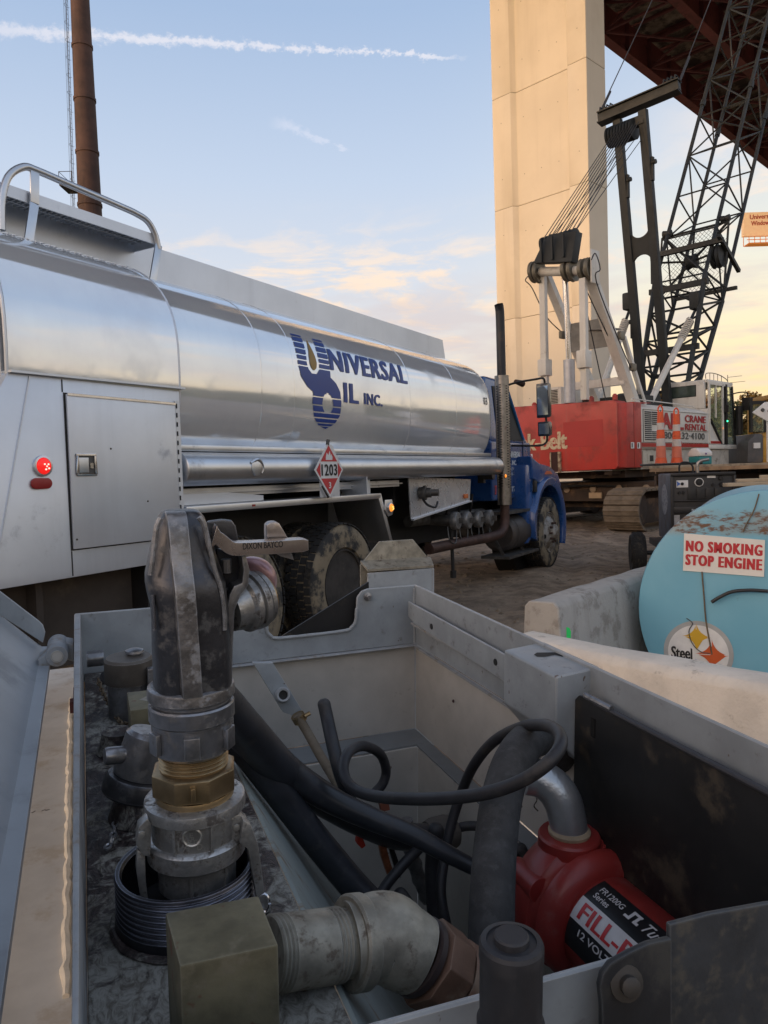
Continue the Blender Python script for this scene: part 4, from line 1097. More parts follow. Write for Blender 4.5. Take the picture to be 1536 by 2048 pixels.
# engine house
b = MB(); b.prism([(X0 + .865, Y0 + .01, 1.85), (X0 + .865, Y0 + .01, 2.80), (X0 + .865, Y0 + .28, 2.93), (X0 + .865, Y0 + 2.85, 2.93), (X0 + .865, Y0 + 2.85, 1.85)], (3.62, 0, 0)); EH = TC.part('engine_house', b, cwh, bevel=.015)
b = MB(); b.box(X0 + .88, X0 + 5.9, Y0 + .05, Y0 + 2.8, 1.38, 1.845); TC.part('deck_frame', b, mat('deck_white', (.46, .43, .38), .6, dirt=(.16, .13, .1), ds=4, dc=.5, dam=.8))
b = MB(); b.box(X0 + .95, X0 + 1.75, Y0 + .022, Y0 + .045, 1.45, 1.80); b.box(X0 + 1.15, X0 + 1.5, Y0 + .012, Y0 + .021, 1.52, 1.74); TC.part('battery_box', b, mat('box_beige', (.50, .46, .38), .7, dirt=(.1, .08, .06), ds=5))
b = MB(); b.box(X0 + 1.25, X0 + 1.42, Y0 + .005, Y0 + .011, 1.56, 1.70); TC.part('box_plate', b, bkp)
b = MB(); b.box(X0 + .87, X0 + 4.48, Y0 - .004, Y0 + .006, 1.90, 1.99); TC.part('red_stripe', b, cred2)
b = MB(); b.box(X0 + .87, X0 + 4.48, Y0 - .004, Y0 + .006, 1.87, 1.882); b.box(X0 + .87, X0 + 4.48, Y0 - .004, Y0 + .006, 2.003, 2.012); b.box(X0 + 1.85, X0 + 4.48, Y0 - .004, Y0 + .006, 2.305, 2.312); b.box(X0 + 1.80, X0 + 1.81, Y0 - .004, Y0 + .006, 2.02, 2.78); b.box(X0 + .93, X0 + .94, Y0 - .004, Y0 + .006, 2.02, 2.78); b.box(X0 + .94, X0 + 4.4, Y0 - .004, Y0 + .006, 2.77, 2.776); TC.part('black_pinstripe', b, bkp)
b = MB(); sh2 = MB()
for c in range(2):
    for i in range(15):
        z = 2.06 + i * .046; xx = X0 + 1.02 + c * .36
        if c == 1 and 4 < i < 8: continue
        b.box(xx, xx + .32, Y0 - .003, Y0 + .008, z, z + .024)
        sh2.prism([(xx - .01, Y0 - .002, z + .036), (xx - .01, Y0 - .022, z + .022), (xx - .01, Y0 - .002, z + .026)], (.34, 0, 0))
TC.part('louvre_opening', b, blk, parent=EH, smooth=False)['kind'] = 'stuff'; TC.part('louvre_hood', sh2, cwh, parent=EH, smooth=False)['kind'] = 'stuff'
rd3 = mat('lettering_red', (.42, .02, .025), .5, bump=0, dirt=(.5, .4, .36), ds=14, dc=.62, dam=.6)
gk = mat('lettering_grey', (.10, .10, .10), .5, bump=0)
uu, vv_ = (1, 0, 0), (0, 0, 1)
b = MB(); text(b, 'ALL', (X0 + 1.86, Y0 - .002, 2.33), uu, vv_, w=1.15, h=.40, bold=.07); text(b, 'CRANE', (X0 + 3.12, Y0 - .002, 2.53), uu, vv_, w=1.2, h=.18, bold=.06); text(b, 'RENTAL', (X0 + 3.12, Y0 - .002, 2.33), uu, vv_, w=1.25, h=.16, bold=.06)
TC.part('lettering', b, rd3, smooth=False)
b = MB(); text(b, '800·232·4100', (X0 + 1.95, Y0 - .002, 2.10), uu, vv_, w=2.3, h=.17, bold=.02); TC.part('phone_lettering', b, gk, smooth=False)
b = MB(); text(b, 'www.allcrane.com', (X0 + 2.0, Y0 - .006, 1.91), uu, vv_, w=2.1, h=.13, bold=.01); TC.part('web_lettering', b, rd3, smooth=False)
b = MB()
for i in range(7): b.box(X0 + .95 + i * .07, X0 + .98 + i * .07, Y0 + .03, Y0 + .26, 2.937, 2.940)
TC.part('roof_stripes', b, cred2)
b = MB(); b.tube(spline([(X0 + .95, Y0 + .3, 2.93), (X0 + 1.0, Y0 + .3, 3.05), (X0 + 1.4, Y0 + .3, 3.04), (X0 + 4.0, Y0 + .3, 3.0), (X0 + 4.3, Y0 + .3, 2.93)], 4), .014, 6); TC.part('roof_rail', b, cwh)
b = MB(); b.box(X0 + 1.1, X0 + 2.2, Y0 + 2.3, Y0 + 2.95, 2.94, 3.55); TC.part('engine_hood', b, cwh, bevel=.04)
b = MB()
for i in range(12): b.box(X0 + 1.085, X0 + 1.098, Y0 + 2.4, Y0 + 2.85, 3.02 + i * .04, 3.04 + i * .04)
TC.part('hood_grille', b, blk)['kind'] = 'stuff'
# cab
gl2 = mat('cab_window', (.05, .07, .06), .03, 0, var=.2, bump=0, spec=1., trans=.0)
glt = mat('cab_window_clear', (.75, .85, .70), .02, 0, var=.03, bump=0, rvar=0, trans=.92, ior=1.1)
X1 = X0 + 4.5; CWD = 1.8
b = MB(); b.prism([(X1, Y0 + .12, 1.86), (X1, Y0 + .12, 2.85), (X1 + .25, Y0 + .12, 3.66), (X1 + .0, Y0 + .12, 3.68)] and
                  [(X1, Y0 + .10, 2.94), (X1, Y0 + .10, 3.60), (X1, Y0 + .16, 3.68), (X1, Y0 + 1.22, 3.72), (X1, Y0 + 1.27, 3.66), (X1, Y0 + 1.27, 2.94)], (.10, 0, 0)); cr_ = TC.part('cab_rear', b, cwh, bevel=.03)
b = MB(); b.box(X1 - .008, X1 - .002, Y0 + .32, Y0 + 1.10, 3.27, 3.58); TC.part('window_seal', b, blk)
b = MB(); b.box(X1 - .012, X1 - .009, Y0 + .34, Y0 + 1.08, 3.29, 3.56); TC.part('rear_window', b, gl2)
b = MB(); b.box(X1 + .0, X1 + 1.86, Y0 + .0, Y0 + 1.27, 1.86, 1.98); b.box(X1 + .105, X1 + 1.75, Y0 + .05, Y0 + 1.25, 3.62, 3.71); TC.part('cab_frame', b, cwh, bevel=.02)
b = MB(); b.box(X1 - .02, X1 + .09, Y0 + .02, Y0 + 1.2, 1.99, 2.93); TC.part('cab_back_lower', b, cwh)
b = MB(); b.prism([(X1 + .10, Y0 + .02, 2.0), (X1 + .10, Y0 + .02, 2.62), (X1 + .80, Y0 + .02, 2.0)], (0, .03, 0)); b.box(X1 + .105, X1 + .80, Y0 - .004, Y0 + .018, 1.985, 2.08)
TC.part('door_panel', b, cwh)
b = MB(); b.box(X1 + .11, X1 + .79, Y0 - .009, Y0 - .005, 2.0, 2.07); TC.part('door_stripe', b, cred2)
b = MB()
for p_, q_, w in (((X1 + .1, Y0 + .02, 2.0), (X1 + .1, Y0 + .02, 3.62), .06), ((X1 + .95, Y0 + .02, 2.0), (X1 + .95, Y0 + .02, 3.62), .07), ((X1 + .1, Y0 + .02, 3.6), (X1 + 1.5, Y0 + .02, 3.6), .07), ((X1 + .50, Y0 + .02, 2.7), (X1 + .50, Y0 + .02, 3.58), .03)):
    b.bar(p_, q_, w, .05, (0, 1, 0))
TC.part('door_frame', b, cwh)
b = MB()
for p_, q_, w in (((X1 + 1.15, Y0 + .02, 1.98), (X1 + 1.15, Y0 + .02, 3.62), .10), ((X1 + 1.82, Y0 + .05, 1.98), (X1 + 1.62, Y0 + .05, 3.6), .08), ((X1 + 1.82, Y0 + 1.2, 1.98), (X1 + 1.62, Y0 + 1.2, 3.6), .08), ((X1 + .1, Y0 + 1.22, 2.9), (X1 + 1.5, Y0 + 1.22, 2.9), .06), ((X1 + .80, Y0 + .01, 2.0), (X1 + .12, Y0 + .01, 2.66), .03)):
    b.bar(p_, q_, w, .08, (0, 1, 0))
TC.part('cab_pillar', b, blk)
b = MB(); b.box(X1 + .13, X1 + .93, Y0 + .03, Y0 + .036, 2.0, 3.57); b.box(X1 + 1.2, X1 + 1.68, Y0 + .03, Y0 + .036, 2.0, 3.57); b.box(X1 + .13, X1 + 1.5, Y0 + 1.24, Y0 + 1.246, 2.0, 3.57); TC.part('side_glass', b, glt, smooth=False)
b = MB(); b.box(X1 + .45, X1 + .95, Y0 + .35, Y0 + .85, 2.0, 2.35); b.box(X1 + .42, X1 + .55, Y0 + .35, Y0 + .85, 2.3, 2.95); TC.part('operator_seat', b, blk, bevel=.04)
b = MB(); b.tube(spline([(X1 + 1.42, Y0 + .03, 3.35), (X1 + 1.7, Y0 - .12, 3.42), (X1 + 1.95, Y0 - .25, 3.42), (X1 + 1.98, Y0 - .27, 3.3)], 4), .02, 6); b.box(X1 + 1.88, X1 + 1.93, Y0 - .42, Y0 - .14, 2.92, 3.28); TC.part('cab_mirror', b, blk, bevel=.01)
b = MB(); b.box(X1 + .98, X1 + 1.02, Y0 - .12, Y0 - .0, 2.85, 3.05); b.tube([(X1 + .99, Y0 - .02, 3.05), (X1 + .99, Y0 - .02, 3.25)], .02, 6); TC.part('door_mirror', b, blk)
b = MB()
for pth in ([(X1 + .1, Y0 + .1, 3.72), (X1 + .12, Y0 + .1, 3.86), (X1 + .6, Y0 + .1, 3.90), (X1 + 1.1, Y0 + .1, 3.86), (X1 + 1.5, Y0 + .1, 3.76), (X1 + 1.52, Y0 + .1, 3.62)],): b.tube(spline(pth, 4), .012, 6)
for dx in (.35, .6, .85, 1.1): b.tube([(X1 + dx, Y0 + .1, 3.7), (X1 + dx, Y0 + .1, 3.88)], .009, 5)
b.tube([(X1 + 1.5, Y0 + .1, 3.85), (X1 + 1.75, Y0 - .2, 3.88)], .006, 4); b.tube([(X1 + 1.55, Y0 + .1, 3.70), (X1 + 1.85, Y0 - .25, 3.73)], .006, 4); b.tube([(X1 + 1.52, Y0 + .1, 3.6), (X1 + 1.52, Y0 + .1, 3.92)], .01, 4)
TC.part('roof_handrail', b, mat('rail_tan', (.30, .26, .2), .6))
b = MB(); b.lathe([(0, 0), (.025, 0), (.02, .02), (0, .025)], (X1 + 1.12, Y0 - .035, 2.62), (0, -1, 0), n=8); TC.part('status_light', b, mat('green_light', (.05, .9, .4), .4, emit=(.05, 1, .4), es=2.5, bump=0))
b = MB(); b.lathe([(0, 0), (.02, 0), (.016, .016), (0, .02)], (X1 + .88, Y0 - .015, 2.42), (0, -1, 0), n=8); TC.part('warning_light', b, ambl)
# carbody and tracks
b = MB(); b.lathe([(1.1, 0), (1.1, .12), (1.2, .12), (1.2, .25), (0, .25)], (18.6, YC, 1.12), (0, 0, 1), n=28); TC.part('slewing_ring', b, crust)
b = MB(); b.box(X0 + .6, X0 + 5.6, Y0 + .3, Y0 + 2.6, 1.2, 1.36); b.box(X0 + .2, X0 + 5.9, Y0 + .4, Y0 + .6, 1.28, 1.37); TC.part('turntable_frame', b, crust)
b = MB(); b.box(17.0, 20.2, YC - 2.1, YC + 2.1, .62, 1.1); b.box(17.4, 19.8, YC - 1.2, YC + 1.2, .45, .62); TC.part('carbody', b, crust, bevel=.03)
b = MB(); b.box(16.94, 16.995, YC - .25, YC + .1, .70, .84); TC.part('data_plate', b, mat('plate_tan', (.38, .27, .17), .6))
for yy in (-1.4, -.7, .0, .75, 1.5):
    b = MB(); b.lathe([(.09, 0), (.09, .03), (.06, .04), (0, .04)], (16.99, YC + yy, .93), (-1, 0, 0), n=12); TC.part('pin_boss', b, mat('boss_tan', (.26, .19, .13), .7))
b = MB(); b.tube(spline([(17.0, YC + 1.9, 1.0), (16.8, YC + 1.2, .95), (16.85, YC + .4, 1.02), (17.0, YC - .8, .98)], 5), .03, 6); TC.part('hydraulic_hose', b, blk)


def track(TH, xa, xb, yc, w, r, m_shoe, m_fr, n=None, z0=0.):
    """closed belt of shoes round two end wheels"""
    L = xb - xa - 2 * r; per = 2 * L + 2 * math.pi * r; n = n or int(per / .24)
    fb = MB(); fb.box(xa + r * .6, xb - r * .6, yc - w * .28, yc + w * .28, z0 + .16, z0 + 2 * r - .22); TH.part('track_frame', fb, m_fr, bevel=.03)
    for xe in (xa + r, xb - r):
        fb = MB(); fb.lathe([(.12, -.0), (r * .5, .0), (r * .8, .05), (r * .86, .05), (r * .86, w * .55), (r * .8, w * .55), (r * .5, w * .6), (.12, w * .6)], (xe, yc - w * .3, z0 + r), (0, 1, 0), n=20)
        TH.part('track_wheel', fb, m_fr)
    me = None
    for i in range(n):
        s_ = per * i / n
        if s_ < L: p_, a = (xa + r + s_, z0 + 2 * r), 0.
        elif s_ < L + math.pi * r: t_ = (s_ - L) / r; p_, a = (xb - r + r * math.sin(t_), z0 + r + r * math.cos(t_)), t_
        elif s_ < 2 * L + math.pi * r: p_, a = (xb - r - (s_ - L - math.pi * r), z0), math.pi
        else: t_ = (s_ - 2 * L - math.pi * r) / r; p_, a = (xa + r - r * math.sin(t_), z0 + r - r * math.cos(t_)), math.pi + t_
        if me is None:
            sb = MB(); sb.prism([(-.11, -w / 2, -.045), (-.105, -w / 2, .0), (-.03, -w / 2, .012), (.0, -w / 2, .03), (.03, -w / 2, .012), (.105, -w / 2, .0), (.11, -w / 2, -.045)], (0, w, 0))
            me = sb.mesh('track_shoe', m_shoe, smooth=False)
        ob = TH.share('track_shoe', me, V((p_[0], yc, p_[1])) - TH.o); ob.rotation_euler = (0, a, 0)


for yc in (Y0 - .10, Y0 + 4.1): track(TC, 15.55, 21.7, yc, .86, .47, cshoe, crust)
# A-frame gantry
b = MB()
def leg(p_, q_, w, h, nm='gantry_leg', m=None, bv=.015):
    b = MB(); b.bar(p_, q_, w, h, (0, 1, 0)); return TC.part(nm, b, m or cwh, bevel=bv)
GL, GR = 10.80, 9.42
leg((16.03, GL, 3.0), (16.03, GL, 6.30), .13, .16); leg((15.63, GR + .05, 3.0), (15.66, GR + .05, 5.75), .13, .16)
leg((18.15, GL - .25, 3.0), (16.1, GL, 6.25), .17, .2); leg((17.85, GR, 2.95), (15.80, GR, 5.95), .2, .24)
leg((18.35, GR, 3.0), (17.35, GR, 4.6), .10, .1)
for p_ in ((15.63, GR + .05, 3.9), (16.03, GL, 3.9)):
    b = MB(); b.box(p_[0] - .14, p_[0] + .14, p_[1] - .12, p_[1] + .12, p_[2] - .18, p_[2] + .22); TC.part('leg_joint', b, cwh, bevel=.02)
b = MB(); b.bar((17.15, GL - .1, 4.9), (16.95, GR, 4.75), .42, .04, (0, 0, 1)) ; b.box(16.9, 16.94, GR + .1, GL - .1, 4.35, 5.05); TC.part('gantry_plate', b, mat('plate_grey', (.25, .24, .22), .6))
leg((17.4, GL, 3.55), (17.4, GR, 3.55), .2, .16, 'gantry_crossbar')
b = MB(); b.tube([(15.95, GL, 6.22), (15.75, GR, 5.92)], .11, 14); TC.part('gantry_head', b, cwh)
b = MB(); b.tube([(16.0, 10.1, 3.0), (16.0, 10.1, 4.02)], .135, 16); TC.part('hoist_cylinder', b, mat('cylinder_grey', (.42, .43, .47), .35, .4), ang=40)
b = MB(); b.tube([(16.0, 10.1, 4.02), (15.9, 10.1, 6.0)], .065, 14); TC.part('cylinder_rod', b, chro)
shv = mat('sheave', (.20, .18, .14), .5, .5, dirt=(.07, .05, .04), ds=9)
for yy, zz_, xx in ((GL + .15, 6.25, 15.95), (GL + .02, 6.22, 15.95), (GR + .52, 6.05, 15.8), (GR + .36, 6.02, 15.8), (GR + .05, 5.95, 15.75), (GR - .12, 5.95, 15.75)):
    b = MB(); b.lathe([(.05, 0), (.16, .01), (.22, -.02), (.26, -.02), (.24, .025), (.26, .07), (.22, .07), (.16, .04), (.05, .05)], (xx, yy, zz_), (0, 1, 0), n=24); TC.part('sheave', b, shv)
b = MB(); b.box(15.6, 15.95, GR - .2, GR - .16, 5.6, 6.35); TC.part('sheave_guard', b, cwh, bevel=.05)
# bail block above the gantry and the hoist ropes to the mast
b = MB(); b.prism([(15.55, GL - .05, 6.35), (15.55, GR + .28, 6.15), (15.65, GR + .20, 6.85), (15.65, GL - .45, 6.95), (15.62, GL - .30, 6.80)], (.28, 0, 0)); TC.part('bail', b, cdk, bevel=.03)
b = MB()
for i in range(8):
    yy = GR + .30 + i * .125; b.lathe([(.05, 0), (.17, .0), (.17, .05), (.05, .05)], (15.82, yy, 6.80), (0, 1, 0), n=16)
TC.part('bail_sheaves', b, cdk)
for i in range(3):
    b = MB(); b.box(15.50, 15.55, GR + .45 + i * .3, GR + .50 + i * .3, 6.3, 6.85); TC.part('bail_rib', b, cdk)
# mast (narrow frame)
MT, MBt = V((19.17, 10.12, 10.64)), V((20.35, 10.12, 2.9))
ML, MR = 10.48, 9.76
def mp(t_, y): p_ = MBt.lerp(MT, t_); return V((p_.x, y, p_.z))
mst = []
for y in (ML, MR):
    b = MB(); b.bar(mp(0, y), mp(1, y), .22, .17, (1, 0, 0)); mst.append(TC.part('mast_leg', b, cdk, bevel=.02))
b = MB(); pl_ = []
md = (MT - MBt).normalized(); mo = mp(.575, 10.12); wv = V((0, 1, 0))
for a in range(0, 181, 15): pl_.append(mo + wv * (.27 * math.cos(R(a))) + md * (-.30 - .22 * math.sin(R(a)) + .16))
b = MB(); L_ = []
for sgn in (1, -1):
    edge = [(.29 * math.cos(R(a)) if True else 0, sgn * (.52 - .30 * math.sin(R(a)))) for a in range(0, 181, 12)]
    L_.append(edge)
top_e, bot_e = L_[0], L_[1]
poly = [mo + wv * e[0] + md * e[1] for e in top_e] + [mo + wv * e[0] + md * e[1] for e in bot_e[::-1]]
b.prism([p_ - V((.03, 0, 0)) for p_ in poly], (.06, 0, 0)); TC.part('mast_web', b, cdk)
b = MB(); b.bar(mp(.97, ML + .2), mp(.97, MR - .05), .2, .24); TC.part('mast_head', b, cdk, bevel=.03)
b = MB()
for i in range(9):
    b.lathe([(.05, 0), (.24, .0), (.27, .0), (.24, .03), (.27, .055), (.05, .055)], mp(.965, ML + .16 - i * .085) + V((-.1, 0, -.15)), (0, 1, 0), n=18)
TC.part('mast_sheaves', b, cdk)
for y, t0 in ((ML - .12, .80), (MR - .12, .83), (ML + .1, .33), (MR + .1, .50)):
    b = MB(); b.lathe([(.06, 0), (.06, .12), (0, .12)], mp(t0, y), (0, -1 if y < 10.4 else 1, 0), n=10); b.box(*(lambda c: (c.x - .05, c.x + .05, c.y - .04, c.y + .04, c.z - .3, c.z + .3))(mp(t0 - .02, y))); TC.part('mast_lug', b, cdk)
for i in range(9):
    yb = GR + .32 + i * .112; yt = ML + .18 - (8 - i) * .085 if False else MR - .35 + .32 + i * .083
    b = MB(); b.tube([(15.80, yb, 6.9), mp(.965, yt) + V((-.33, 0, -.12))], .011, 5); TC.part('hoist_rope', b, crope)
    if i % 3 == 1:
        b = MB(); b.tube([(15.95, yb + .03, 6.9), mp(.965, yt) + V((.10, .03, -.35))], .010, 5); TC.part('hoist_rope', b, crope)
# equaliser spreader bar and pendants
EA, EB = V((19.05, 10.95, 10.78)), V((19.35, 8.86, 10.98))
b = MB(); b.bar(EA, EB, .22, .22, (0, 0, 1)); TC.part('spreader_bar', b, cdk, bevel=.02)
b = MB(); b.bar(EA + V((0, 0, .13)), EB + V((0, 0, .13)), .34, .03, (0, 0, 1)); b.bar(EA - V((0, 0, .13)), EB - V((0, 0, .13)), .34, .03, (0, 0, 1)); TC.part('spreader_flange', b, cdk)
b = MB()
for i in range(4):
    for (E_, sg) in ((EA, -1), (EB, 1)):
        p_ = E_ + V((0, sg * (.08 + i * .1), .16)); b.tube([p_ + V((-.1, 0, 0)), p_ + V((-.08, 0, .1)), p_ + V((.08, 0, .1)), p_ + V((.1, 0, 0))], .02, 5)
TC.part('spreader_lug', b, cdk)
BD = V((math.cos(R(61)), 0, math.sin(R(61))))        # boom axis
BN = V((math.sin(R(61)), 0, -math.cos(R(61))))        # perpendicular, forward/down
BO = V((22.93, 0, 8.6))                                 # back chord at this point
TIP = BO + BD * 34
for E_, dy_ in ((EA, 0.0), (EB, .0)):
    b = MB(); y2 = 10.89 if E_ is EA else 9.39
    b.tube([E_ + V((0, 0, .1)), E_ + (V((TIP.x, y2, TIP.z)) - E_) * .03 + V((0, 0, .1))], .035, 6); b.tube([E_ + V((0, 0, .15)), V((TIP.x, y2, TIP.z))], .015, 5); TC.part('pendant', b, crope)
# lattice boom
YL, YR, DP_ = 10.89, 9.39, 1.30
def bpnt(s_, y, dpt): return V((BO.x, y, BO.z)) + BD * s_ + BN * dpt
S0, S1 = -2.0, 34.0
for y in (YL, YR):
    for dpt in (0, DP_):
        b = MB(); b.tube([bpnt(S0, y, dpt), bpnt(S1, y, dpt)], .058, 8); TC.part('boom_chord', b, cdk)
bays = []; s_ = S0; i = 0
while s_ < S1 - 1:
    s2 = s_ + 1.65
    segs = []
    for dpt in (0, DP_):
        segs.append((bpnt(s_, YL, dpt), bpnt(s_, YR, dpt)))
        segs.append((bpnt(s_, YL if i % 2 else YR, dpt), bpnt(s2, YR if i % 2 else YL, dpt)))
    for y in (YL, YR):
        segs.append((bpnt(s_, y, 0), bpnt(s_, y, DP_)))
        segs.append((bpnt(s_, y, 0 if i % 2 else DP_), bpnt(s2, y, DP_ if i % 2 else 0)))
    if i % 4 == 0: segs.append((bpnt(s_, YL, 0), bpnt(s_, YR, DP_)))
    for a_, c_ in segs:
        bays.append((a_, c_))
    s_ = s2; i += 1
for a_, c_ in bays[:290]:
    b = MB(); b.tube([a_, c_], .026, 5); TC.part('lacing', b, cdk)
for s_ in (5.2, 16., 26.):
    for y in (YL, YR):
        for dpt in (0, DP_):
            b = MB(); b.tube([bpnt(s_ - .12, y, dpt), bpnt(s_ + .12, y, dpt)], .085, 8); TC.part('chord_pin', b, cdk)
# tapered butt section
FB = V((20.45, 0, 2.6))
for y, yb in ((YL, YL - .05), (YR, YR + .05)):
    for dpt in (0, DP_):
        b = MB(); b.tube([bpnt(S0, y, dpt), FB + V((.35 * dpt / DP_ + .0, yb, 0))], .075, 8); TC.part('butt_chord', b, cdk)
def tp(f, y, dpt):
    a_ = bpnt(S0, y, dpt); c_ = FB + V((.35 * dpt / DP_, y, 0)); return a_.lerp(c_, f)
fr_ = [0, .22, .42, .6, .78, .92]
for f0, f1 in zip(fr_, fr_[1:]):
    for a_, c_ in ((tp(f0, YL, 0), tp(f1, YR, 0)), (tp(f0, YR, DP_), tp(f1, YL, DP_)), (tp(f0, YL, 0), tp(f1, YL, DP_)), (tp(f0, YR, DP_), tp(f1, YR, 0)), (tp(f1, YL, 0), tp(f1, YR, 0)), (tp(f1, YL, DP_), tp(f1, YR, DP_)), (tp(f1, YR, 0), tp(f1, YR, DP_)), (tp(f1, YL, 0), tp(f1, YL, DP_))):
        b = MB(); b.tube([a_, c_], .034, 5); TC.part('butt_lacing', b, cdk)
for f in (.06, .5): 
    b = MB(); b.bar(tp(f, YL + .12, 0), tp(f, YR - .12, 0), .12, .16); TC.part('butt_beam', b, cdk)
# guard cage with chain-link mesh hung on the butt section
gc = lambda u, v: V((22.55, 0, 6.5)).lerp(V((22.9, 0, 8.4)), v) + V((0, 11.1 - 2.0 * u, 0))
b = MB()
for u in [i / 16 for i in range(-16, 33)]:
    for d_ in (1, -1):
        p_ = []
        for v in (0, .25, .5, .75, 1):
            uu_ = u + d_ * v * .9
            p_.append((uu_, v))
        p_ = [x for x in p_ if 0 <= x[0] <= 1]
        if len(p_) > 1: b.tube([gc(*x) for x in p_], .006, 3, caps=False)
mg = TC.part('chain_mesh', b, cdk, smooth=False); mg['kind'] = 'stuff'
for u0, v0, u1, v1 in ((0, 0, 1, 0), (0, 1, 1, 1), (0, 0, 0, 1), (1, 0, 1, 1), (.5, .5, 0, 1), (.5, .5, 1, 1), (.5, .5, 0, 0), (.5, .5, 1, 0), (.5, .5, .5, 1), (.5, .5, 0, .6), (.5, .5, 1, .6)):
    b = MB(); b.tube([gc(u0, v0), gc(u1, v1)], .034, 6); TC.part('cage_bar', b, cdk)
for u, v, r_ in ((.5, .5, .22), (.08, 1.05, .12), (.95, 1.06, .10), (1.02, .8, .0)):
    if r_:
        b = MB(); c_ = gc(u, v); b.lathe([(.02, -.15), (r_, -.12), (r_ * .8, 0), (r_, .12), (.02, .15)], c_, (0, 1, 0), n=18); TC.part('cage_drum', b, cdk)
b = MB(); c_ = bpnt(-1.2, YR - .25, .3); b.lathe([(.05, 0), (.30, .02), (.34, .0), (.30, .06), (.34, .12), (.30, .10), (.05, .12)], c_, (0, 1, 0), n=22); b.lathe([(.05, .16), (.30, .18), (.34, .16), (.30, .22), (.34, .28), (.05, .28)], c_, (0, 1, 0), n=22); TC.part('boom_sheave', b, cdk)
b = MB(); b.bar(bpnt(-1.0, YL + .3, -.1), bpnt(-1.0, YR - .35, -.1), .14, .14); b.bar(bpnt(-1.0, YR - .3, -.3), bpnt(-1.0, YR - .3, DP_), .10, .10, (0, 1, 0)); b.bar(bpnt(-1.6, YL + .1, DP_), bpnt(-1.6, YR - .35, DP_), .1, .1); TC.part('cage_beam', b, cdk)
# backstops: tubes with springs
for (a_, c_) in (((18.75, 9.55, 2.95), (21.75, 9.55, 5.9)), ((18.3, 10.75, 3.1), (20.2, 10.75, 5.9))):
    a_, c_ = V(a_), V(c_); m_ = a_.lerp(c_, .66); m2 = a_.lerp(c_, .86)
    b = MB(); b.tube([a_, m_], .085, 12); bs_ = TC.part('backstop', b, cwh)
    b = MB(); b.tube([m_, c_], .04, 8); TC.part('backstop_rod', b, cdk, parent=bs_)
    b = MB(); ax = (m2 - m_).normalized(); u_ = ax.cross(V((0, 1, 0))).normalized(); w_ = ax.cross(u_); pts = []
    for i in range(11 * 9 + 1):
        t_ = i / 99; a = i / 9 * 2 * math.pi; pts.append(m_.lerp(m2, t_) + (u_ * math.cos(a) + w_ * math.sin(a)) * .10)
    b.tube(pts, .022, 5); TC.part('backstop_spring', b, cwh, parent=bs_)
    b = MB(); b.box(c_.x - .2, c_.x + .12, c_.y - .15, c_.y + .15, c_.z - .08, c_.z + .4); TC.part('backstop_seat', b, cdk, bevel=.06)
# slack ropes round the gantry
for pts in ([(15.6, GR - .2, 6.1), (15.4, GR - .42, 6.15), (15.45, GR - .50, 5.8), (15.62, GR - .3, 5.6), (16.9, GR - .18, 4.3), (17.5, GR - .15, 3.75)],
            [(16.0, GL + .3, 6.25), (15.9, GL + .42, 6.1), (16.0, GL + .3, 5.9), (16.2, GL + .05, 5.2), (16.6, GL - .1, 4.85)],
            [(16.1, GR + .4, 5.9), (16.5, GR + .4, 4.8), (17.2, GR + .4, 3.0)], [(15.8, GR + .1, 5.6), (16.6, GR + .02, 4.6), (16.9, GR + .0, 4.35)]):
    b = MB(); b.tube(spline(pts, 5), .014, 5); TC.part('slack_rope', b, crope)
for p_ in ((16.95, GR - .15, 4.55), (16.65, GL - .12, 4.75), (17.5, GR - .14, 3.85), (17.05, GR + .05, 4.3)):
    b = MB(); b.box(p_[0] - .10, p_[0] + .12, p_[1] - .05, p_[1] + .05, p_[2] - .08, p_[2] + .10); TC.part('rope_socket', b, shv, bevel=.02)
b = MB(); b.box(18.0, 18.8, YC - .7, YC + .9, 2.94, 3.25); b.lathe([(.35, 0), (.35, 1.0), (0, 1.0)], (19.3, YC - .5, 3.1), (0, 1, 0), n=20); TC.part('winch', b, cdk)
# ================================================================== THINGS BETWEEN CRANE AND TOOLBOX
ylw = mat('machine_yellow', (.52, .27, .035), .5, var=.1, vs=2, dirt=(.2, .12, .05), ds=4, dc=.52, dam=.7)
ypale = mat('machine_cream', (.50, .40, .24), .6, var=.1, dirt=(.2, .14, .09), ds=4)
# excavator behind the crane cab
TE = Thing('excavator', 'yellow excavator with a glazed cab parked behind the crane cab', 'excavator', o=(12.0, 22, 0))
b = MB(); b.box(10.46, 13.6, 21.2, 23.6, 1.35, 2.28); TE.part('body', b, ylw, bevel=.08)
b = MB(); b.prism([(9.98, 21.1, 1.45), (10.44, 21.1, 1.45), (10.44, 21.1, 2.25), (10.2, 21.1, 2.25), (10.0, 21.1, 2.05)], (0, 2.2, 0)); TE.part('counterweight', b, mat('grey_cast', (.09, .09, .095), .6, dirt=(.15, .12, .1)), bevel=.08)
b = MB(); b.box(10.14, 10.32, 21.05, 21.09, 1.85, 2.0); TE.part('work_lamp', b, wh)
b = MB(); b.box(10.7, 10.82, 21.1, 21.25, 1.4, 3.2); b.box(11.75, 11.9, 21.1, 21.25, 1.4, 3.2); b.box(10.7, 13.2, 21.1, 22.6, 3.2, 3.32); b.box(12.9, 13.1, 21.1, 21.25, 1.4, 3.2); b.box(10.7, 10.82, 22.5, 22.6, 2.3, 3.2); TE.part('cab_frame', b, ylw, bevel=.02)
b = MB(); b.box(10.83, 11.74, 21.15, 21.17, 2.3, 3.19); b.box(11.91, 12.89, 21.15, 21.17, 2.3, 3.19); TE.part('cab_glass', b, glt, smooth=False)
b = MB(); b.box(11.1, 11.5, 21.7, 22.1, 2.3, 3.0); TE.part('seat', b, blk, bevel=.05)
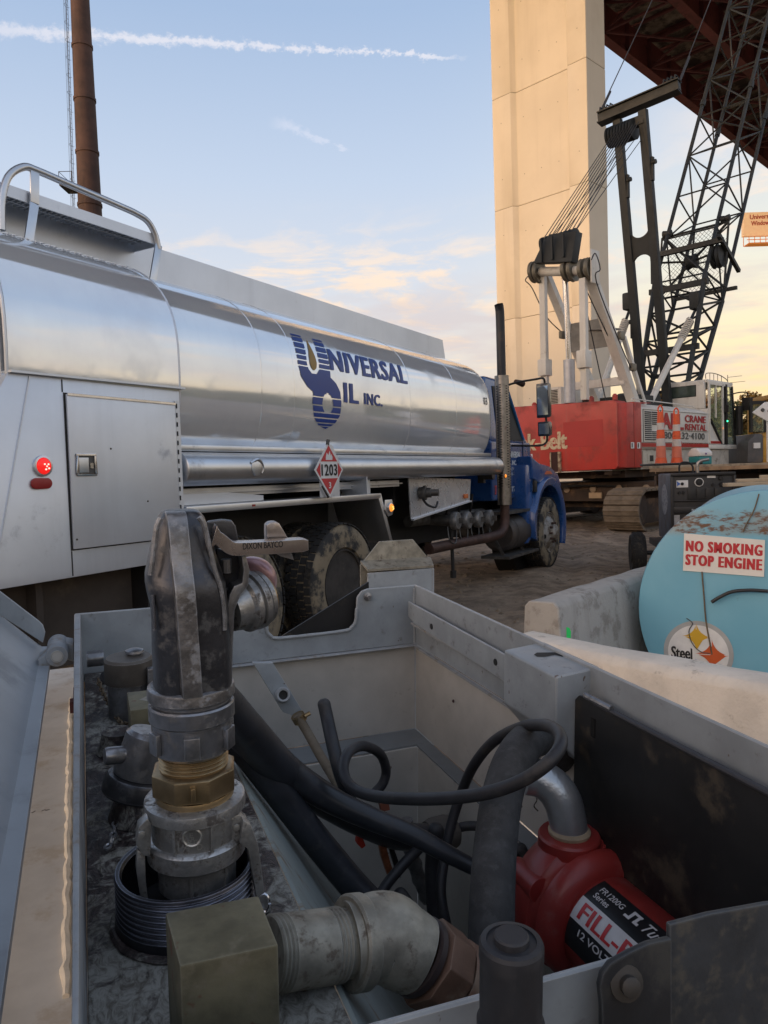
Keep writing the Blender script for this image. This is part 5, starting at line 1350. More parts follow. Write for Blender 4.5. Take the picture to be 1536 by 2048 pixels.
b = MB(); b.box(10.08, 10.14, 21.1, 21.2, 2.29, 3.05); b.box(10.44, 10.5, 21.1, 21.2, 2.29, 3.05); b.box(10.08, 10.5, 21.1, 21.2, 3.051, 3.14); b.lathe([(.1, 0), (.1, .8), (0, .8)], (10.0, 21.6, 2.25), (0, 0, 1), n=10); TE.part('window_frame', b, blk)
b = MB(); b.box(10.141, 10.439, 21.14, 21.15, 2.3, 3.05); TE.part('cab_glass', b, glt, smooth=False)
TEF = Fr_ = None
for yy in (21.2, 23.4): track(TE, 10.2, 14.2, yy, .6, .42, mat('shoe_pale', (.26, .20, .14), .8, dirt=(.1, .08, .06)), ylw, n=34, z0=.02)
b = MB(); b.box(10.6, 13.6, 20.86, 20.89, .9, 1.1); TE.part('side_frame', b, ylw)
# flatbed trailer with timber deck
TF = Thing('flatbed_trailer', 'low flatbed trailer with a pale timber deck carrying cones and a cooler', 'trailer', o=(5.6, 11.8, 0))
wood = mat('deck_timber', (.34, .27, .19), .85, var=.25, vs=3, dirt=(.10, .08, .06), ds=5, dc=.5, dam=.7, streaks=(.5, .3, (.2, .15, .1)), bump=.4, bs=40)
woodc = mat('lumber', (.46, .37, .26), .8, var=.15, vs=3, dirt=(.25, .18, .12), ds=6, bump=.3, bs=60)
for i in range(9):
    b = MB(); y = 10.7 + i * .25; b.box(.345 * y + .02 * (i % 3), 9.5, y, y + .24, 1.385 + .003 * (i % 2), 1.425 + .003 * (i % 2)); TF.part('deck_board', b, wood, bevel=.004, seg=1)
rst = mat('rusty_orange', (.33, .21, .12), .8, var=.3, vs=3, dirt=(.12, .06, .04), ds=5)
b = MB(); b.box(3.7, 9.5, 10.66, 10.695, 1.345, 1.395); b.box(4.6, 9.5, 12.98, 13.02, 1.30, 1.39); TF.part('side_rail', b, rst)
b = MB()
for i in range(7): b.box(4.7 + i * .8, 4.8 + i * .8, 10.72, 12.9, 1.28, 1.38)
b.box(4.2, 9.5, 11.2, 11.3, 1.12, 1.275); b.box(4.4, 9.5, 12.4, 12.5, 1.12, 1.275); TF.part('chassis', b, crust)
for x in (7.2, 8.2):
    for yy in (10.95, 12.85):
        b = MB(); b.lathe([(.0, 0), (.2, .0), (.24, .02), (.38, .0), (.42, .04), (.42, .2), (.38, .24), (0, .24)], (x, yy - .1, .42), (0, 1, 0), n=24); TF.part('wheel', b, rubs)
for x in (4.75, 6.0): 
    b = MB(); b.box(x, x + .1, 11.2, 11.3, 0, 1.11); b.box(x - .08, x + .18, 11.1, 11.4, -.02, .02); TF.part('landing_leg', b, crust)
b = MB(); b.box(4.75, 5.3, 10.85, 11.4, 1.30, 1.37); 
# traffic delineators
con = mat('cone_orange', (.72, .10, .025), .55, var=.08, vs=8, dirt=(.45, .14, .07), ds=9, dc=.5, dam=.5)
cona = mat('cone_faded', (.66, .17, .10), .55, var=.08, vs=8, dirt=(.4, .14, .09), ds=9, dc=.5, dam=.5)
refl = mat('cone_band', (.55, .50, .47), .5, var=.08, vs=10, dirt=(.35, .3, .28), ds=9)
bm_ = MB(); bm_.box(3.85, 4.55, 10.95, 11.55, 1.432, 1.462)
single('rubber_mat', bm_, blk, 'black rubber base plate under the two orange cones', 'mat', o=(4.2, 11.2, 1.432), bevel=.01)
for (x, h, z0, lb) in ((4.045, .835, 1.465, 'taller orange and white banded channelizer cone, left one of the pair on the trailer'), (4.275, .79, 1.465, 'slightly shorter orange and white banded channelizer cone, right one of the pair on the trailer')):
    T = Thing('traffic_cone', lb, 'traffic cone', o=(x, 11.2, z0), group='channelizer cones on the trailer')
    rr_ = lambda f: .075 - .038 * f
    segs = ((0, .10, con, .088), (.10, .30, cona, 0), (.30, .43, refl, 0), (.43, .58, con, 0), (.58, .70, refl, 0), (.70, .87, con, 0))
    for f0, f1, m_, ex in segs:
        b = MB(); r0, r1 = (ex or rr_(f0)), rr_(f1)
        b.lathe([(0, f0 * h), (r0, f0 * h + .001), (r1 + (.004 if m_ is refl else 0), f1 * h - .001), (0, f1 * h)], (x, 11.2, z0), (0, 0, 1), n=20, caps=False); T.part('reflective_band' if m_ is refl else 'cone_section', b, m_)
    b = MB(); b.lathe([(0, .87 * h), (.045, .87 * h), (.042, .89 * h), (0, .89 * h)], (x, 11.2, z0), (0, 0, 1), n=16)
    b.tube(spline([(x - .028, 11.2, z0 + .89 * h), (x - .032, 11.2, z0 + .95 * h), (x, 11.2, z0 + 1.0 * h), (x + .032, 11.2, z0 + .95 * h), (x + .028, 11.2, z0 + .89 * h)], 5), .011, 8); T.part('handle', b, con)
# cooler
T = Thing('cooler', 'small white and teal picnic cooler on the trailer deck', 'cooler', o=(4.58, 11.1, 1.43), F=ID)
cr2 = Matrix.Rotation(R(28), 4, 'Z')
T.e.matrix_world = Matrix.Translation((4.58, 11.1, 1.43)) @ cr2
T.o = V((0, 0, 0))
b = MB(); b.box(-.14, .12, -.10, .10, .0, .115); T.part('body', b, mat('cooler_teal', (.02, .22, .23), .45, var=.05), bevel=.02, seg=3)
b = MB(); b.prism([(-.145, -.105, .117), (-.145, .105, .117), (-.145, .105, .17), (-.145, .04, .235), (-.145, -.04, .235), (-.145, -.105, .17)], (.27, 0, 0)); T.part('lid', b, mat('cooler_white', (.70, .66, .62), .45, var=.05), bevel=.015, seg=3)
b = MB(); b.lathe([(0, 0), (.014, 0), (.012, .01), (0, .01)], (-.02, -.106, .15), (0, -1, 0), n=12); T.part('latch_button', b, mat('button_purple', (.12, .03, .22), .4, bump=0))
# white davit post with a gusset plate
T = Thing('davit_post', 'white steel post with a bolted triangular head plate beside the digger', 'post', o=(5.45, 10.9, 1.43))
b = MB(); b.tube([(5.53, 10.9, 1.432), (5.53, 10.9, 2.05)], .09, 18); T.part('post', b, wh)
b = MB(); b.prism([(5.18, 10.78, 2.13), (5.36, 10.78, 2.27), (5.9, 10.78, 2.30), (5.9, 10.78, 2.0), (5.42, 10.78, 1.98)], (0, .03, 0)); hp = T.part('head_plate', b, wh, bevel=.01)
for dx, dz, r_ in ((5.32, 2.16, .028), (5.405, 2.145, .018)):
    b = MB(); b.lathe([(0, 0), (r_, 0), (r_ * .7, .02), (0, .02)], (dx, 10.779, dz), (0, -1, 0), n=10); T.part('bolt', b, stl, parent=hp)
# lumber lying behind the welder
for i, (x, y, z, a) in enumerate(((4.35, 8.6, 1.19, 8), (4.75, 8.9, 1.22, -14), (5.0, 8.8, 1.255, -30), (4.6, 8.4, 1.10, 4), (4.9, 8.5, 1.13, -20), (5.2, 8.7, 1.17, 12))):
    b = MB(); b.box(-.9, .9, -.045, .045, -.02, .02)
    ob = single('lumber', b, woodc, ['pale board lying level behind the welder', 'pale board crossing the stack at an angle', 'topmost pale board slanting to the right', 'lowest board of the pile next to the welder', 'low board slanting below the top ones', 'board at the right end of the pile'][i], 'board', group='boards piled behind the welder', bevel=.004, seg=1)
    ob.matrix_world = Matrix.Translation((x + .3, y, z)) @ Matrix.Rotation(R(a), 4, 'Z')
T = Thing('sawhorse', 'dark steel trestle holding up the pile of boards', 'trestle', o=(4.9, 8.7, 0))
b = MB()
for x in (4.45, 5.25): b.box(x, x + .06, 8.1, 9.1, 1.02, 1.075)
T.part('beam', b, crust)
for x in (4.45, 5.25):
    for y in (8.15, 9.0):
        b = MB(); b.box(x, x + .05, y, y + .05, 0, 1.02); T.part('leg', b, crust)
# engine-driven welder on a wheeled frame
wb = mat('welder_blue', (.055, .075, .115), .5, var=.2, vs=3, dirt=(.12, .11, .10), ds=5, dc=.5, dam=.6, edge=(.16, .16, .16), er=.008)
wpn = mat('welder_panel', (.018, .018, .02), .45, var=.3, dirt=(.05, .045, .04), ds=8)
WF = fr((3.62, 9.7, 0), (math.cos(R(-11)), math.sin(R(-11)), 0), (-math.sin(R(-11)), math.cos(R(-11)), 0), (0, 0, 1))
T = Thing('engine_welder', 'dark blue engine-driven welding generator on a wheeled cart', 'welder', F=WF, o=(.3, .5, 0))
b = MB(); b.prism([(-.20, .22, .42), (-.20, .22, 1.30), (-.185, .22, 1.335), (.74, .22, 1.335), (.77, .22, 1.30), (.77, .22, .42)] and [(0.0, 0.0, .45), (0.0, 0.0, 1.32), (.76, 0.0, 1.32), (.76, 0, .45)], (0, 1.0, 0)); WB_ = T.part('housing', b, wb, bevel=.03)
b = MB(); b.box(-.004, .765, -.012, -.002, .44, 1.325); T.part('front_panel', b, wpn, bevel=.01)
for z0, z1, x0_, x1_ in ((1.285, 1.325, -.0, .76), (.97, .985, .03, .73), (.82, .90, .03, .70)):
    b = MB(); b.box(x0_, x1_, -.04, -.014, z0, z1); T.part('panel_trim', b, mat('trim_black', (.012, .012, .014), .4), bevel=.006)
for x in (0, .735):
    b = MB(); b.box(x, x + .03, -.04, -.014, .44, 1.283); T.part('panel_side', b, MATS['trim_black'], bevel=.006)
b = MB(); b.box(.065, .205, -.020, -.014, 1.145, 1.235); m_ = T.part('meter_plate', b, wh, bevel=.02)
b = MB(); b.prism([(.072, -.0225, 1.16), (.072, -.0225, 1.225), (.115, -.0225, 1.19)], (0, .001, 0)); T.part('meter_print', b, mat('print_blue', (.05, .15, .5), .5, bump=0), parent=m_)
b = MB(); b.lathe([(0, 0), (.02, 0), (.014, .02), (0, .02)], (.135, -.021, 1.19), (0, -1, 0), n=12); T.part('knob', b, blk, parent=m_)
b = MB(); b.lathe([(.048, 0), (.055, 0), (.052, .01), (.044, .01)], (.335, -.016, 1.205), (0, -1, 0), n=24, caps=False); kr = T.part('dial_ring', b, wh)
b = MB(); b.lathe([(0, 0), (.042, 0), (.036, .025), (0, .03)], (.335, -.016, 1.205), (0, -1, 0), n=20); T.part('dial', b, blk, parent=kr)
b = MB(); b.box(.43, .53, -.02, -.014, 1.255, 1.283) ; T.part('rating_plate', b, wh)
for x, z, r_ in ((.59, 1.25, .03), (.60, 1.17, .028), (.50, 1.17, .02), (.10, 1.08, .02), (.15, 1.08, .02), (.12, .86, .035)):
    b = MB(); b.lathe([(0, 0), (r_, 0), (r_ * .8, .02), (0, .02)], (x, -.016, z), (0, -1, 0), n=14); T.part('socket', b, MATS['trim_black'])
for i in range(4):
    b = MB(); b.box(.20 + i * .105, .295 + i * .105, -.03, -.014, .99, 1.13); T.part('outlet_cover', b, mat('cover_black', (.02, .02, .02), .5), bevel=.006)
b = MB(); text(b, 'Big Blue 500', (.24, -.0415, .845), (1, 0, 0), (0, 0, 1), w=.19, h=.028, bold=.02); T.part('lettering', b, wt, smooth=False)
b = MB(); b.box(.02, .10, -.02, -.014, .60, .80); T.part('instruction_label', b, mat('label_grey', (.35, .35, .36), .5, dirt=(.1, .1, .1), ds=30))
b = MB(); b.prism([(-.001, .45 + .22 * math.cos(R(a)), .98 + .20 * math.sin(R(a))) for a in range(0, 360, 15)], (-.003, 0, 0)); T.part('side_emblem', b, mat('emblem_grey', (.30, .32, .36), .5, dirt=(.12, .13, .16), ds=20, dc=.45))
b = MB(); b.tube(spline([(.14, .18, 1.32), (.14, .18, 1.42), (.18, .18, 1.46), (.26, .18, 1.45), (.30, .18, 1.40), (.30, .18, 1.32)], 4), .012, 8); T.part('lift_eye', b, blk)
b = MB(); b.tube(spline([(.36, .2, 1.31), (.36, .2, 1.42), (.40, .2, 1.47), (.50, .2, 1.49)], 5), .022, 10); T.part('exhaust', b, mat('exhaust_silver', (.35, .33, .31), .4, .8))
b = MB(); b.box(-.1, .8, .0, 1.2, .34, .42); b.box(.25, .33, -.9, 0, .34, .40); T.part('cart_frame', b, blk)
for x in (-.44, .88):
    b = MB(); b.lathe([(0, 0), (.12, 0), (.14, .02), (.24, -.0), (.27, .04), (.275, .09), (.27, .14), (.24, .18), (0, .18)], (x, .5, .275), (1, 0, 0), n=32); tw = T.part('tyre', b, rub)
    tb = MB()
    for i in range(44):
        a = i / 44 * 2 * math.pi
        for h_ in (.045, .09, .135):
            c_ = V((x + h_, .5 + .276 * math.cos(a), .275 + .276 * math.sin(a))); tb.bar(c_ - V((.016, 0, 0)), c_ + V((.016, 0, 0)), .028, .006, (0, math.cos(a), math.sin(a)))
    T.part('tread', tb, rub, parent=tw, smooth=False)['kind'] = 'stuff'
b = MB(); b.tube([(-.4, .5, .275), (1.0, .5, .275)], .03, 8); T.part('axle', b, blk)
# ---- concrete barriers
bc1 = mat('barrier_concrete', (.42, .40, .37), .92, var=.10, vs=2.5, dirt=(.20, .18, .155), ds=9, dc=.50, dam=.65, bump=.8, bs=55, bd=.004, streaks=(9, .25, (.20, .18, .15)), edge=(.40, .37, .33), er=.012)
bc2 = mat('barrier_cream', (.70, .63, .54), .92, var=.10, vs=7, dirt=(.27, .225, .18), ds=16, dc=.60, dam=.75, bump=.8, bs=70, bd=.004, edge=(.33, .29, .25), er=.014, streaks=(30, .18, (.42, .36, .29)))


def barrier(label, p0, dirn, L, m_, F_h=.81, seed=1):
    dv = V(dirn).normalized(); nv_ = V((dv.y, -dv.x, 0)); o_ = V(p0)
    prof = [(-.30, 0), (-.30, .07), (-.115, .33), (-.085, F_h - .025), (-.06, F_h), (.06, F_h), (.085, F_h - .025), (.115, .33), (.30, .07), (.30, 0)]
    Fm = fr(o_, dv, -nv_, (0, 0, 1)); b = MB(); N = 40; rr = random.Random(seed)
    rings = []
    for i in range(N + 1):
        x = L * i / N
        rings.append([(x, y + .004 * mn.noise(V((x * 6, y * 9 + seed, z * 9))), z + (.006 * mn.noise(V((x * 5, y * 7, seed * 3.3))) if z > .5 else 0)) for y, z in prof])
    b.loft(rings)
    return single('concrete_barrier', b, m_, label, 'concrete barrier', F=Fm, ang=28, bevel=.006, seg=1)


d1 = V((1.531 - .744, 4.444 - 3.309, 0))
barrier('grey concrete barrier with its end face turned to the yard, behind the blue drum', (.70, 3.48, 0), (.62, .76, 0), 3.6, bc1, seed=2)
barrier('cream concrete barrier running right, nearest behind the toolbox', (.50, 2.86, 0), (.64, -.80, 0), 2.6, bc2, F_h=.797, seed=5)
b = MB(); b.prism([(0, 0, 0), (.016, 0, .0), (.018, 0, .03), (.012, 0, .045), (.0, 0, .05)], (0, .006, 0))
ob = single('green_tag', b, mat('tag_green', (.02, .65, .15), .5, bump=0), 'small bright green tag stuck to the grey barrier', 'tag'); ob.location = (.745, 3.18, .70)
# ---- blue fuel drum on its side
TD = Thing('fuel_drum', 'big pale blue fuel tank lying on its side with a no-smoking sign', 'fuel tank', o=(1.85, 3.7, 0))
dc_, dr_ = V((1.845, 3.7, .675)), .605
dn = V((-.43, -.90, 0)).normalized(); du = V((-dn.y, dn.x, 0)) * 1.0     # face normal and its right-hand direction
if du.x < 0: du = -du
dbl = mat('drum_blue', (.185, .46, .60), .45, var=.05, vs=2, dirt=(.33, .42, .40), ds=3.5, dc=.62, dam=.5, bump=.06, bs=20)
# rust belt: a patch of wear on the upper part of the head
rm_ = bpy.data.materials.new('drum_head'); rm_.use_nodes = True; q = NT(rm_.node_tree); p = rm_.node_tree.nodes['Principled BSDF']
co = q.n('ShaderNodeTexCoord').outputs['Object']; sp_ = q.n('ShaderNodeSeparateXYZ'); q.l(co, sp_.inputs[0])
zz_ = sp_.outputs[2]
bandm = q.math('MULTIPLY', q.smooth(zz_, 1.045, 1.085), q.smooth(zz_, 1.20, 1.15))
rn_ = q.noise(q.vmath('MULTIPLY', co, (9, 9, 26)), 1.6, 8, .7)
rmask = q.math('MULTIPLY', q.smooth(q.math('ADD', rn_, q.math('MULTIPLY', bandm, .12)), .57, .70), q.smooth(bandm, .02, .3))
gmask = q.math('MULTIPLY', q.smooth(q.noise(co, 7, 6, .6), .3, .6), bandm)
spk = q.smooth(q.noise(co, 26, 5, .7), .70, .74)
bb_ = q.mix(q.smooth(q.noise(co, 2.5, 5), .35, .65), (.170, .435, .575), (.205, .475, .61))
bb_ = q.mix(q.math('MULTIPLY', gmask, .9), bb_, (.26, .34, .36)); bb_ = q.mix(rmask, bb_, (.17, .095, .06)); bb_ = q.mix(q.math('MULTIPLY', spk, .5), bb_, (.12, .2, .22))
yl_ = q.smooth(q.noise(co, 5, 4, .6), .66, .74); bb_ = q.mix(q.math('MULTIPLY', yl_, .35), bb_, (.38, .47, .30))
q.l(bb_, p.inputs['Base Color']); q.l(q.math('ADD', q.math('MULTIPLY', rmask, .4), .42), p.inputs['Roughness'])
b = MB(); b.lathe([(0, .030), (.20, .028), (.45, .016), (.56, .004), (.60, -.008), (dr_, -.03), (dr_ - .006, -.05), (dr_ - .012, -.05), (dr_ - .012, -1.5), (.5, -1.56), (0, -1.58)], dc_, dn, n=96)
hd_ = TD.part('shell', b, rm_, ang=30)
def dp(u, v, off=.0): 
    rr__ = math.hypot(u, v); PR = ((0, .030), (.20, .028), (.45, .016), (.56, .004), (.60, -.008)); bulge = -.008
    for (ra, ha), (rb, hb_) in zip(PR, PR[1:]):
        if ra <= rr__ <= rb: bulge = ha + (hb_ - ha) * (rr__ - ra) / (rb - ra)
    bulge += .0015
    return dc_ + du * u + V((0, 0, v)) + dn * (bulge + off)
def drum_uv(x, y):
    # meets the drum's head plane along the photographed ray
    r_ = cf + cr * ((x - 768) / 1540) - cu * ((y - 1024) / 1540); o_ = V((0, 0, CAM_H)); pl = dc_ + dn * .02
    t_ = (pl - o_).dot(dn) / r_.dot(dn); h_ = o_ + r_ * t_ - dc_
    return h_.dot(du), h_.z
def pad(poly, off): 
    return [dp(u, v, off) for u, v in poly]
sg = [drum_uv(*p_) for p_ in ((1368, 1067), (1530, 1080), (1528, 1153), (1366, 1141))]
b = MB(); b.prism(pad(sg, .003), tuple(dn * .003)); SG = TD.part('warning_sign', b, mat('sign_cream', (.80, .76, .70), .55, var=.04, dirt=(.5, .45, .38), ds=9, dc=.6, bump=.04))
sgo, su, sv = dp(*sg[3], .0075), (dp(*sg[2], .0075) - dp(*sg[3], .0075)), (dp(*sg[0], .0075) - dp(*sg[3], .0075))
sw, sh3 = su.length, sv.length; su.normalize(); sv.normalize()
b = MB(); text(b, 'NO SMOKING', sgo + su * sw * .035 + sv * sh3 * .53, su, sv, w=sw * .93, h=sh3 * .29, bold=.06, space=1.22); text(b, 'STOP ENGINE', sgo + su * sw * .035 + sv * sh3 * .16, su, sv, w=sw * .93, h=sh3 * .29, bold=.06, space=1.22)
TD.part('sign_lettering', b, mat('sign_red', (.52, .02, .03), .5, bump=0, var=.05), parent=SG, smooth=False)
# round sticker with three curved four-point stars
lc = drum_uv(1396, 1306); LR = .163
b = MB(); b.prism(pad([(lc[0] + LR * math.cos(R(a)), lc[1] + LR * math.sin(R(a))) for a in range(0, 360, 6)], .001), tuple(dn * .001)); ST = TD.part('round_sticker', b, mat('sticker_grey', (.42, .43, .43), .5, bump=0))
b = MB(); b.face(*pad([(lc[0] + LR * .87 * math.cos(R(a)), lc[1] + LR * .87 * math.sin(R(a))) for a in range(0, 360, 6)], .0026)); TD.part('sticker_face', b, mat('sticker_white', (.78, .78, .77), .5, bump=0), parent=ST)
def star(cx, cy, r_, m_):
    P = []
    for k_ in range(4):
        a0 = R(90 * k_ + 90); a1 = a0 - R(90)
        p0_, p1_ = V((math.cos(a0), math.sin(a0))), V((math.cos(a1), math.sin(a1)))
        for i in range(8):
            t_ = i / 8; P.append(p0_ * (1 - t_) ** 2 + p1_ * t_ * t_ + V((p0_.x + p1_.x, p0_.y + p1_.y)) * .30 * 2 * t_ * (1 - t_) * .5)
    b = MB(); b.face(*pad([(cx + p_[0] * r_, cy + p_[1] * r_) for p_ in P], .0036)); return TD.part('star', b, m_, parent=ST, smooth=False)
s1 = drum_uv(1393, 1273); star(s1[0], s1[1], .068, mat('star_gold', (.70, .42, .03), .5, bump=0))
s2_ = drum_uv(1424, 1309); star(s2_[0], s2_[1], .078, mat('star_orange', (.62, .11, .025), .5, bump=0))
s3_ = drum_uv(1392, 1345); star(s3_[0], s3_[1], .072, mat('star_blue', (.02, .12, .5), .5, bump=0))
tx = drum_uv(1343, 1316); b = MB(); text(b, 'Steel', dp(tx[0], tx[1], .009), du, V((0, 0, 1)), w=.098, h=.062, bold=.03); TD.part('sticker_lettering', b, bkp, parent=ST, smooth=False)
# strap and rod over the head, wire at the right
rope = mat('twine', (.16, .12, .075), .9, var=.3, vs=40)
rod = mat('rod_black', (.02, .02, .022), .5)
def dpath(pts, off): return [dp(*drum_uv(x, y), off + (o2 if (o2 := 0) else 0)) for x, y in pts]
b = MB(); b.tube(spline(dpath([(1536, 1180), (1500, 1178), (1465, 1181), (1440, 1192), (1424, 1202)], .03), 6), .0085, 8); TD.part('rod', b, rod)
b = MB(); b.tube(spline(dpath([(1404, 1143), (1408, 1190), (1412, 1240), (1420, 1285), (1424, 1308)], .006), 6), .0036, 6); TD.part('twine', b, rope)
b = MB(); b.tube(spline(dpath([(1373, 1236), (1385, 1246), (1378, 1262), (1384, 1285), (1400, 1302), (1420, 1306)], .006), 6), .0022, 6); TD.part('wire', b, stl)
b = MB(); b.tube(spline(dpath([(1518, 988), (1508, 1020), (1492, 1050), (1486, 1064)], .008), 5), .003, 6); TD.part('twine', b, rope)
for x in (-.3, .35): 
    b = MB(); b.box(-.04, .04, 0, 1.4, 0, .12); 
b = MB()
for s_ in (-1, 1): 
    c_ = dc_ + du * s_ * .35 - dn * .75; b.bar(V((c_.x, c_.y, 0)) + dn * .7, V((c_.x, c_.y, 0)) - dn * .7, .1, .24)
TD.part('cradle', b, crust)
# ================================================================== FOREGROUND: OPEN TRANSFER TANK TOOLBOX (frame BX)
BXi = BX.inverted()
O0 = BXi @ V((0, 0, CAM_H)); 


def pb(x, y, b=None, c=None, a=None):
    """photograph ray met with a plane of the toolbox frame; the result is an ordinary point in metres"""
    d_ = BXi.to_3x3() @ (cf + cr * ((x - 768) / 1540) - cu * ((y - 1024) / 1540))
    if b is not None: t_ = b / d_.y
    elif c is not None: t_ = c / d_.z
    else: t_ = a / d_.x
    return d_ * t_


paint = mat('toolbox_grey', (.285, .315, .34), .42, spots=(75, .70, (.10, .06, .04)), wave=(14, .0035, (1, 1, 1)), var=.12, vs=22, dirt=(.13, .125, .11), ds=42, dc=.57, dam=.7, bump=.12, bs=260, bd=.0006, edge=(.52, .50, .48), er=.0014, streaks=(26, .22, (.27, .28, .29)))
paintd = mat('toolbox_grey_dusty', (.29, .305, .32), .65, var=.12, vs=26, dirt=(.24, .20, .155), ds=48, dc=.52, dam=.75, bump=.2, bs=220, bd=.0006, edge=(.42, .41, .40), er=.001)
liner = mat('toolbox_liner', (.46, .435, .395), .75, spots=(60, .735, (.12, .08, .06)), var=.09, vs=14, dirt=(.20, .17, .14), ds=45, dc=.60, dam=.5, bump=.2, bs=300, bd=.0006)
linerg = mat('liner_grey', (.19, .20, .205), .7, var=.1, vs=12, dirt=(.22, .2, .17), ds=20, dc=.6)
greenp = mat('sloped_grey_green', (.255, .285, .27), .6, var=.08, vs=7, dirt=(.20, .145, .095), ds=22, dc=.53, dam=.85, bump=.1, bs=200, bd=.0005, dsh=(.4, 2.2, 1))
# oily, scraped deck
om = bpy.data.materials.new('oily_deck'); om.use_nodes = True; q = NT(om.node_tree); p = om.node_tree.nodes['Principled BSDF']
co = q.n('ShaderNodeTexCoord').outputs['Object']; spx = q.n('ShaderNodeSeparateXYZ'); q.l(co, spx.inputs[0])
na = q.noise(co, 38, 9, .72, 1.0); nb = q.noise(q.vmath('MULTIPLY', co, (1, .6, 1)), 110, 8, .75, 1.6); nc = q.noise(co, 9, 4, .6)
lvl = q.math('ADD', na, q.math('MULTIPLY', q.smooth(spx.outputs[1], -.05, -.32), .14))
pm = q.smooth(q.math('ADD', lvl, q.math('MULTIPLY', nc, .25)), .60, .70)
cA = q.mix(q.smooth(nb, .4, .62), (.018, .013, .013), (.075, .056, .052))
cB = q.mix(q.smooth(nb, .35, .6), (.12, .105, .085), (.33, .32, .285))
cC = q.mix(pm, cA, cB)
cC = q.mix(q.math('MULTIPLY', q.smooth(q.noise(co, 120, 4, .7), .64, .70), .6), cC, (.30, .29, .27))
q.l(cC, p.inputs['Base Color']); q.l(q.smooth(pm, 0, 1, .33, .75), p.inputs['Roughness'])
bq = q.n('ShaderNodeBump'); bq.inputs['Distance'].default_value = .002; bq.inputs['Strength'].default_value = .7; q.l(nb, bq.inputs['Height']); q.l(bq.outputs[0], p.inputs['Normal'])
cream = mat('rail_cream', (.50, .475, .43), .6, spots=(55, .72, (.06, .05, .04)), var=.1, vs=20, dirt=(.36, .29, .21), ds=22, dc=.53, dam=.6, bump=.1, bs=200, bd=.0004)
caulk = mat('caulk', (.74, .64, .50), .8, var=.12, vs=60, bump=.4, bs=300, bd=.001)
cast = mat('cast_dark', (.062, .062, .068), .34, .65, var=.3, vs=30, dirt=(.17, .165, .16), ds=75, dc=.53, dam=.8, bump=.35, bs=420, bd=.0006, edge=(.30, .30, .32), er=.0022)
castw = mat('cast_worn', (.22, .21, .205), .38, .75, var=.35, vs=90, dirt=(.40, .40, .41), ds=120, dc=.50, dam=.85, bump=.5, bs=350, bd=.0008, edge=(.42, .43, .45), er=.002)
castm = mat('cast_mid', (.24, .24, .25), .33, .8, var=.25, vs=60, dirt=(.22, .215, .21), ds=95, dc=.5, dam=.85, bump=.3, bs=380, bd=.0006, edge=(.42, .43, .46), er=.0018)
dirtyal = mat('camlock_aluminium', (.42, .415, .405), .36, .8, var=.25, vs=80, dirt=(.085, .07, .058), ds=85, dc=.5, dam=.85, bump=.45, bs=360, bd=.0008, edge=(.46, .46, .46), er=.0016)
brass = mat('brass', (.33, .24, .135), .36, .85, var=.2, vs=50, dirt=(.14, .085, .04), ds=110, dc=.55, dam=.75, bump=.25, bs=300, bd=.0004, edge=(.62, .44, .22), er=.0012)
galv = mat('galvanised', (.29, .268, .218), .52, .45, var=.25, vs=60, dirt=(.13, .10, .075), ds=80, dc=.54, dam=.85, bump=.4, bs=260, bd=.0008, edge=(.42, .41, .37), er=.0015)
blkm = mat('valve_block', (.155, .138, .085), .6, .2, spots=(48, .64, (.15, .075, .045)), var=.3, vs=35, dirt=(.20, .175, .12), ds=60, dc=.53, dam=.8, bump=.35, bs=200, bd=.0008, edge=(.26, .24, .17), er=.002)
hosem = mat('hose_black', (.021, .023, .029), .34, var=.3, vs=25, dirt=(.055, .052, .05), ds=60, dc=.55, dam=.7, bump=.15, bs=260, bd=.0005)
cabm = mat('cable_black', (.022, .022, .026), .5, var=.25, vs=30, dirt=(.07, .065, .06), ds=26, dc=.52, dam=.6, bump=.12, bs=300, bd=.0004)
thr = mat('thread_dark', (.035, .033, .034), .35, .7, var=.3, vs=40)

TB = Thing('toolbox', 'open grey steel transfer-tank toolbox filling the foreground, full of hoses and fittings', 'toolbox', F=BX, o=(.22, .67, -.76))
WA, FB_, NB_ = .472, 1.085, .272
RIM, DK = -.240, -.322
# far wall with a cut-out
xn = [(-.021, -.240), (.236, -.241), (.236, -.288), (.240, -.297), (.250, -.302), (.357, -.3015), (.368, -.297), (.3745, -.288), (.3765, -.252), (.384, -.243), (.394, -.240), (.473, -.2405), (.473, -.334), (-.021, -.334)]
b = MB(); b.prism([(a, FB_, c) for a, c in xn], (0, .004, 0)); TB.part('far_wall', b, paint, bevel=.0012, seg=1)
b = MB(); wp = [(.236 + .0, -.262), (.237, -.288), (.242, -.2965), (.252, -.3015), (.30, -.3022), (.357, -.3010), (.367, -.2965), (.3735, -.288), (.3755, -.268)]
pts = spline([(a, FB_ - .001, c) for a, c in wp], 6)
b.tube(pts, [.0026 + .0008 * mn.noise(V((i * .7, 0, 0))) for i in range(len(pts))], 8); TB.part('weld_bead', b, paint)
b = MB(); b.box(-.012, .472, FB_ - .010, FB_ - .0005, -.336, -.3335); TB.part('far_lip', b, paintd, bevel=.0008, seg=1)
b = MB(); b.box(-.012, .472, FB_ + .001, FB_ + .005, -.472, -.3365); TB.part('far_liner', b, liner)
for nm_, p0_, p1_ in (('corner_weld', (.4705, FB_ - .0015, -.245), (.4705, FB_ - .0015, -.333)),):
    b = MB(); n_ = 40; b.tube([V(p0_).lerp(V(p1_), i / n_) + V((mn.noise(V((i * .9, 1, 0))) * .0006, 0, 0)) for i in range(n_ + 1)], [.0016 + .0005 * mn.noise(V((i * .8, 5, 0))) for i in range(n_ + 1)], 7); TB.part(nm_, b, paint)
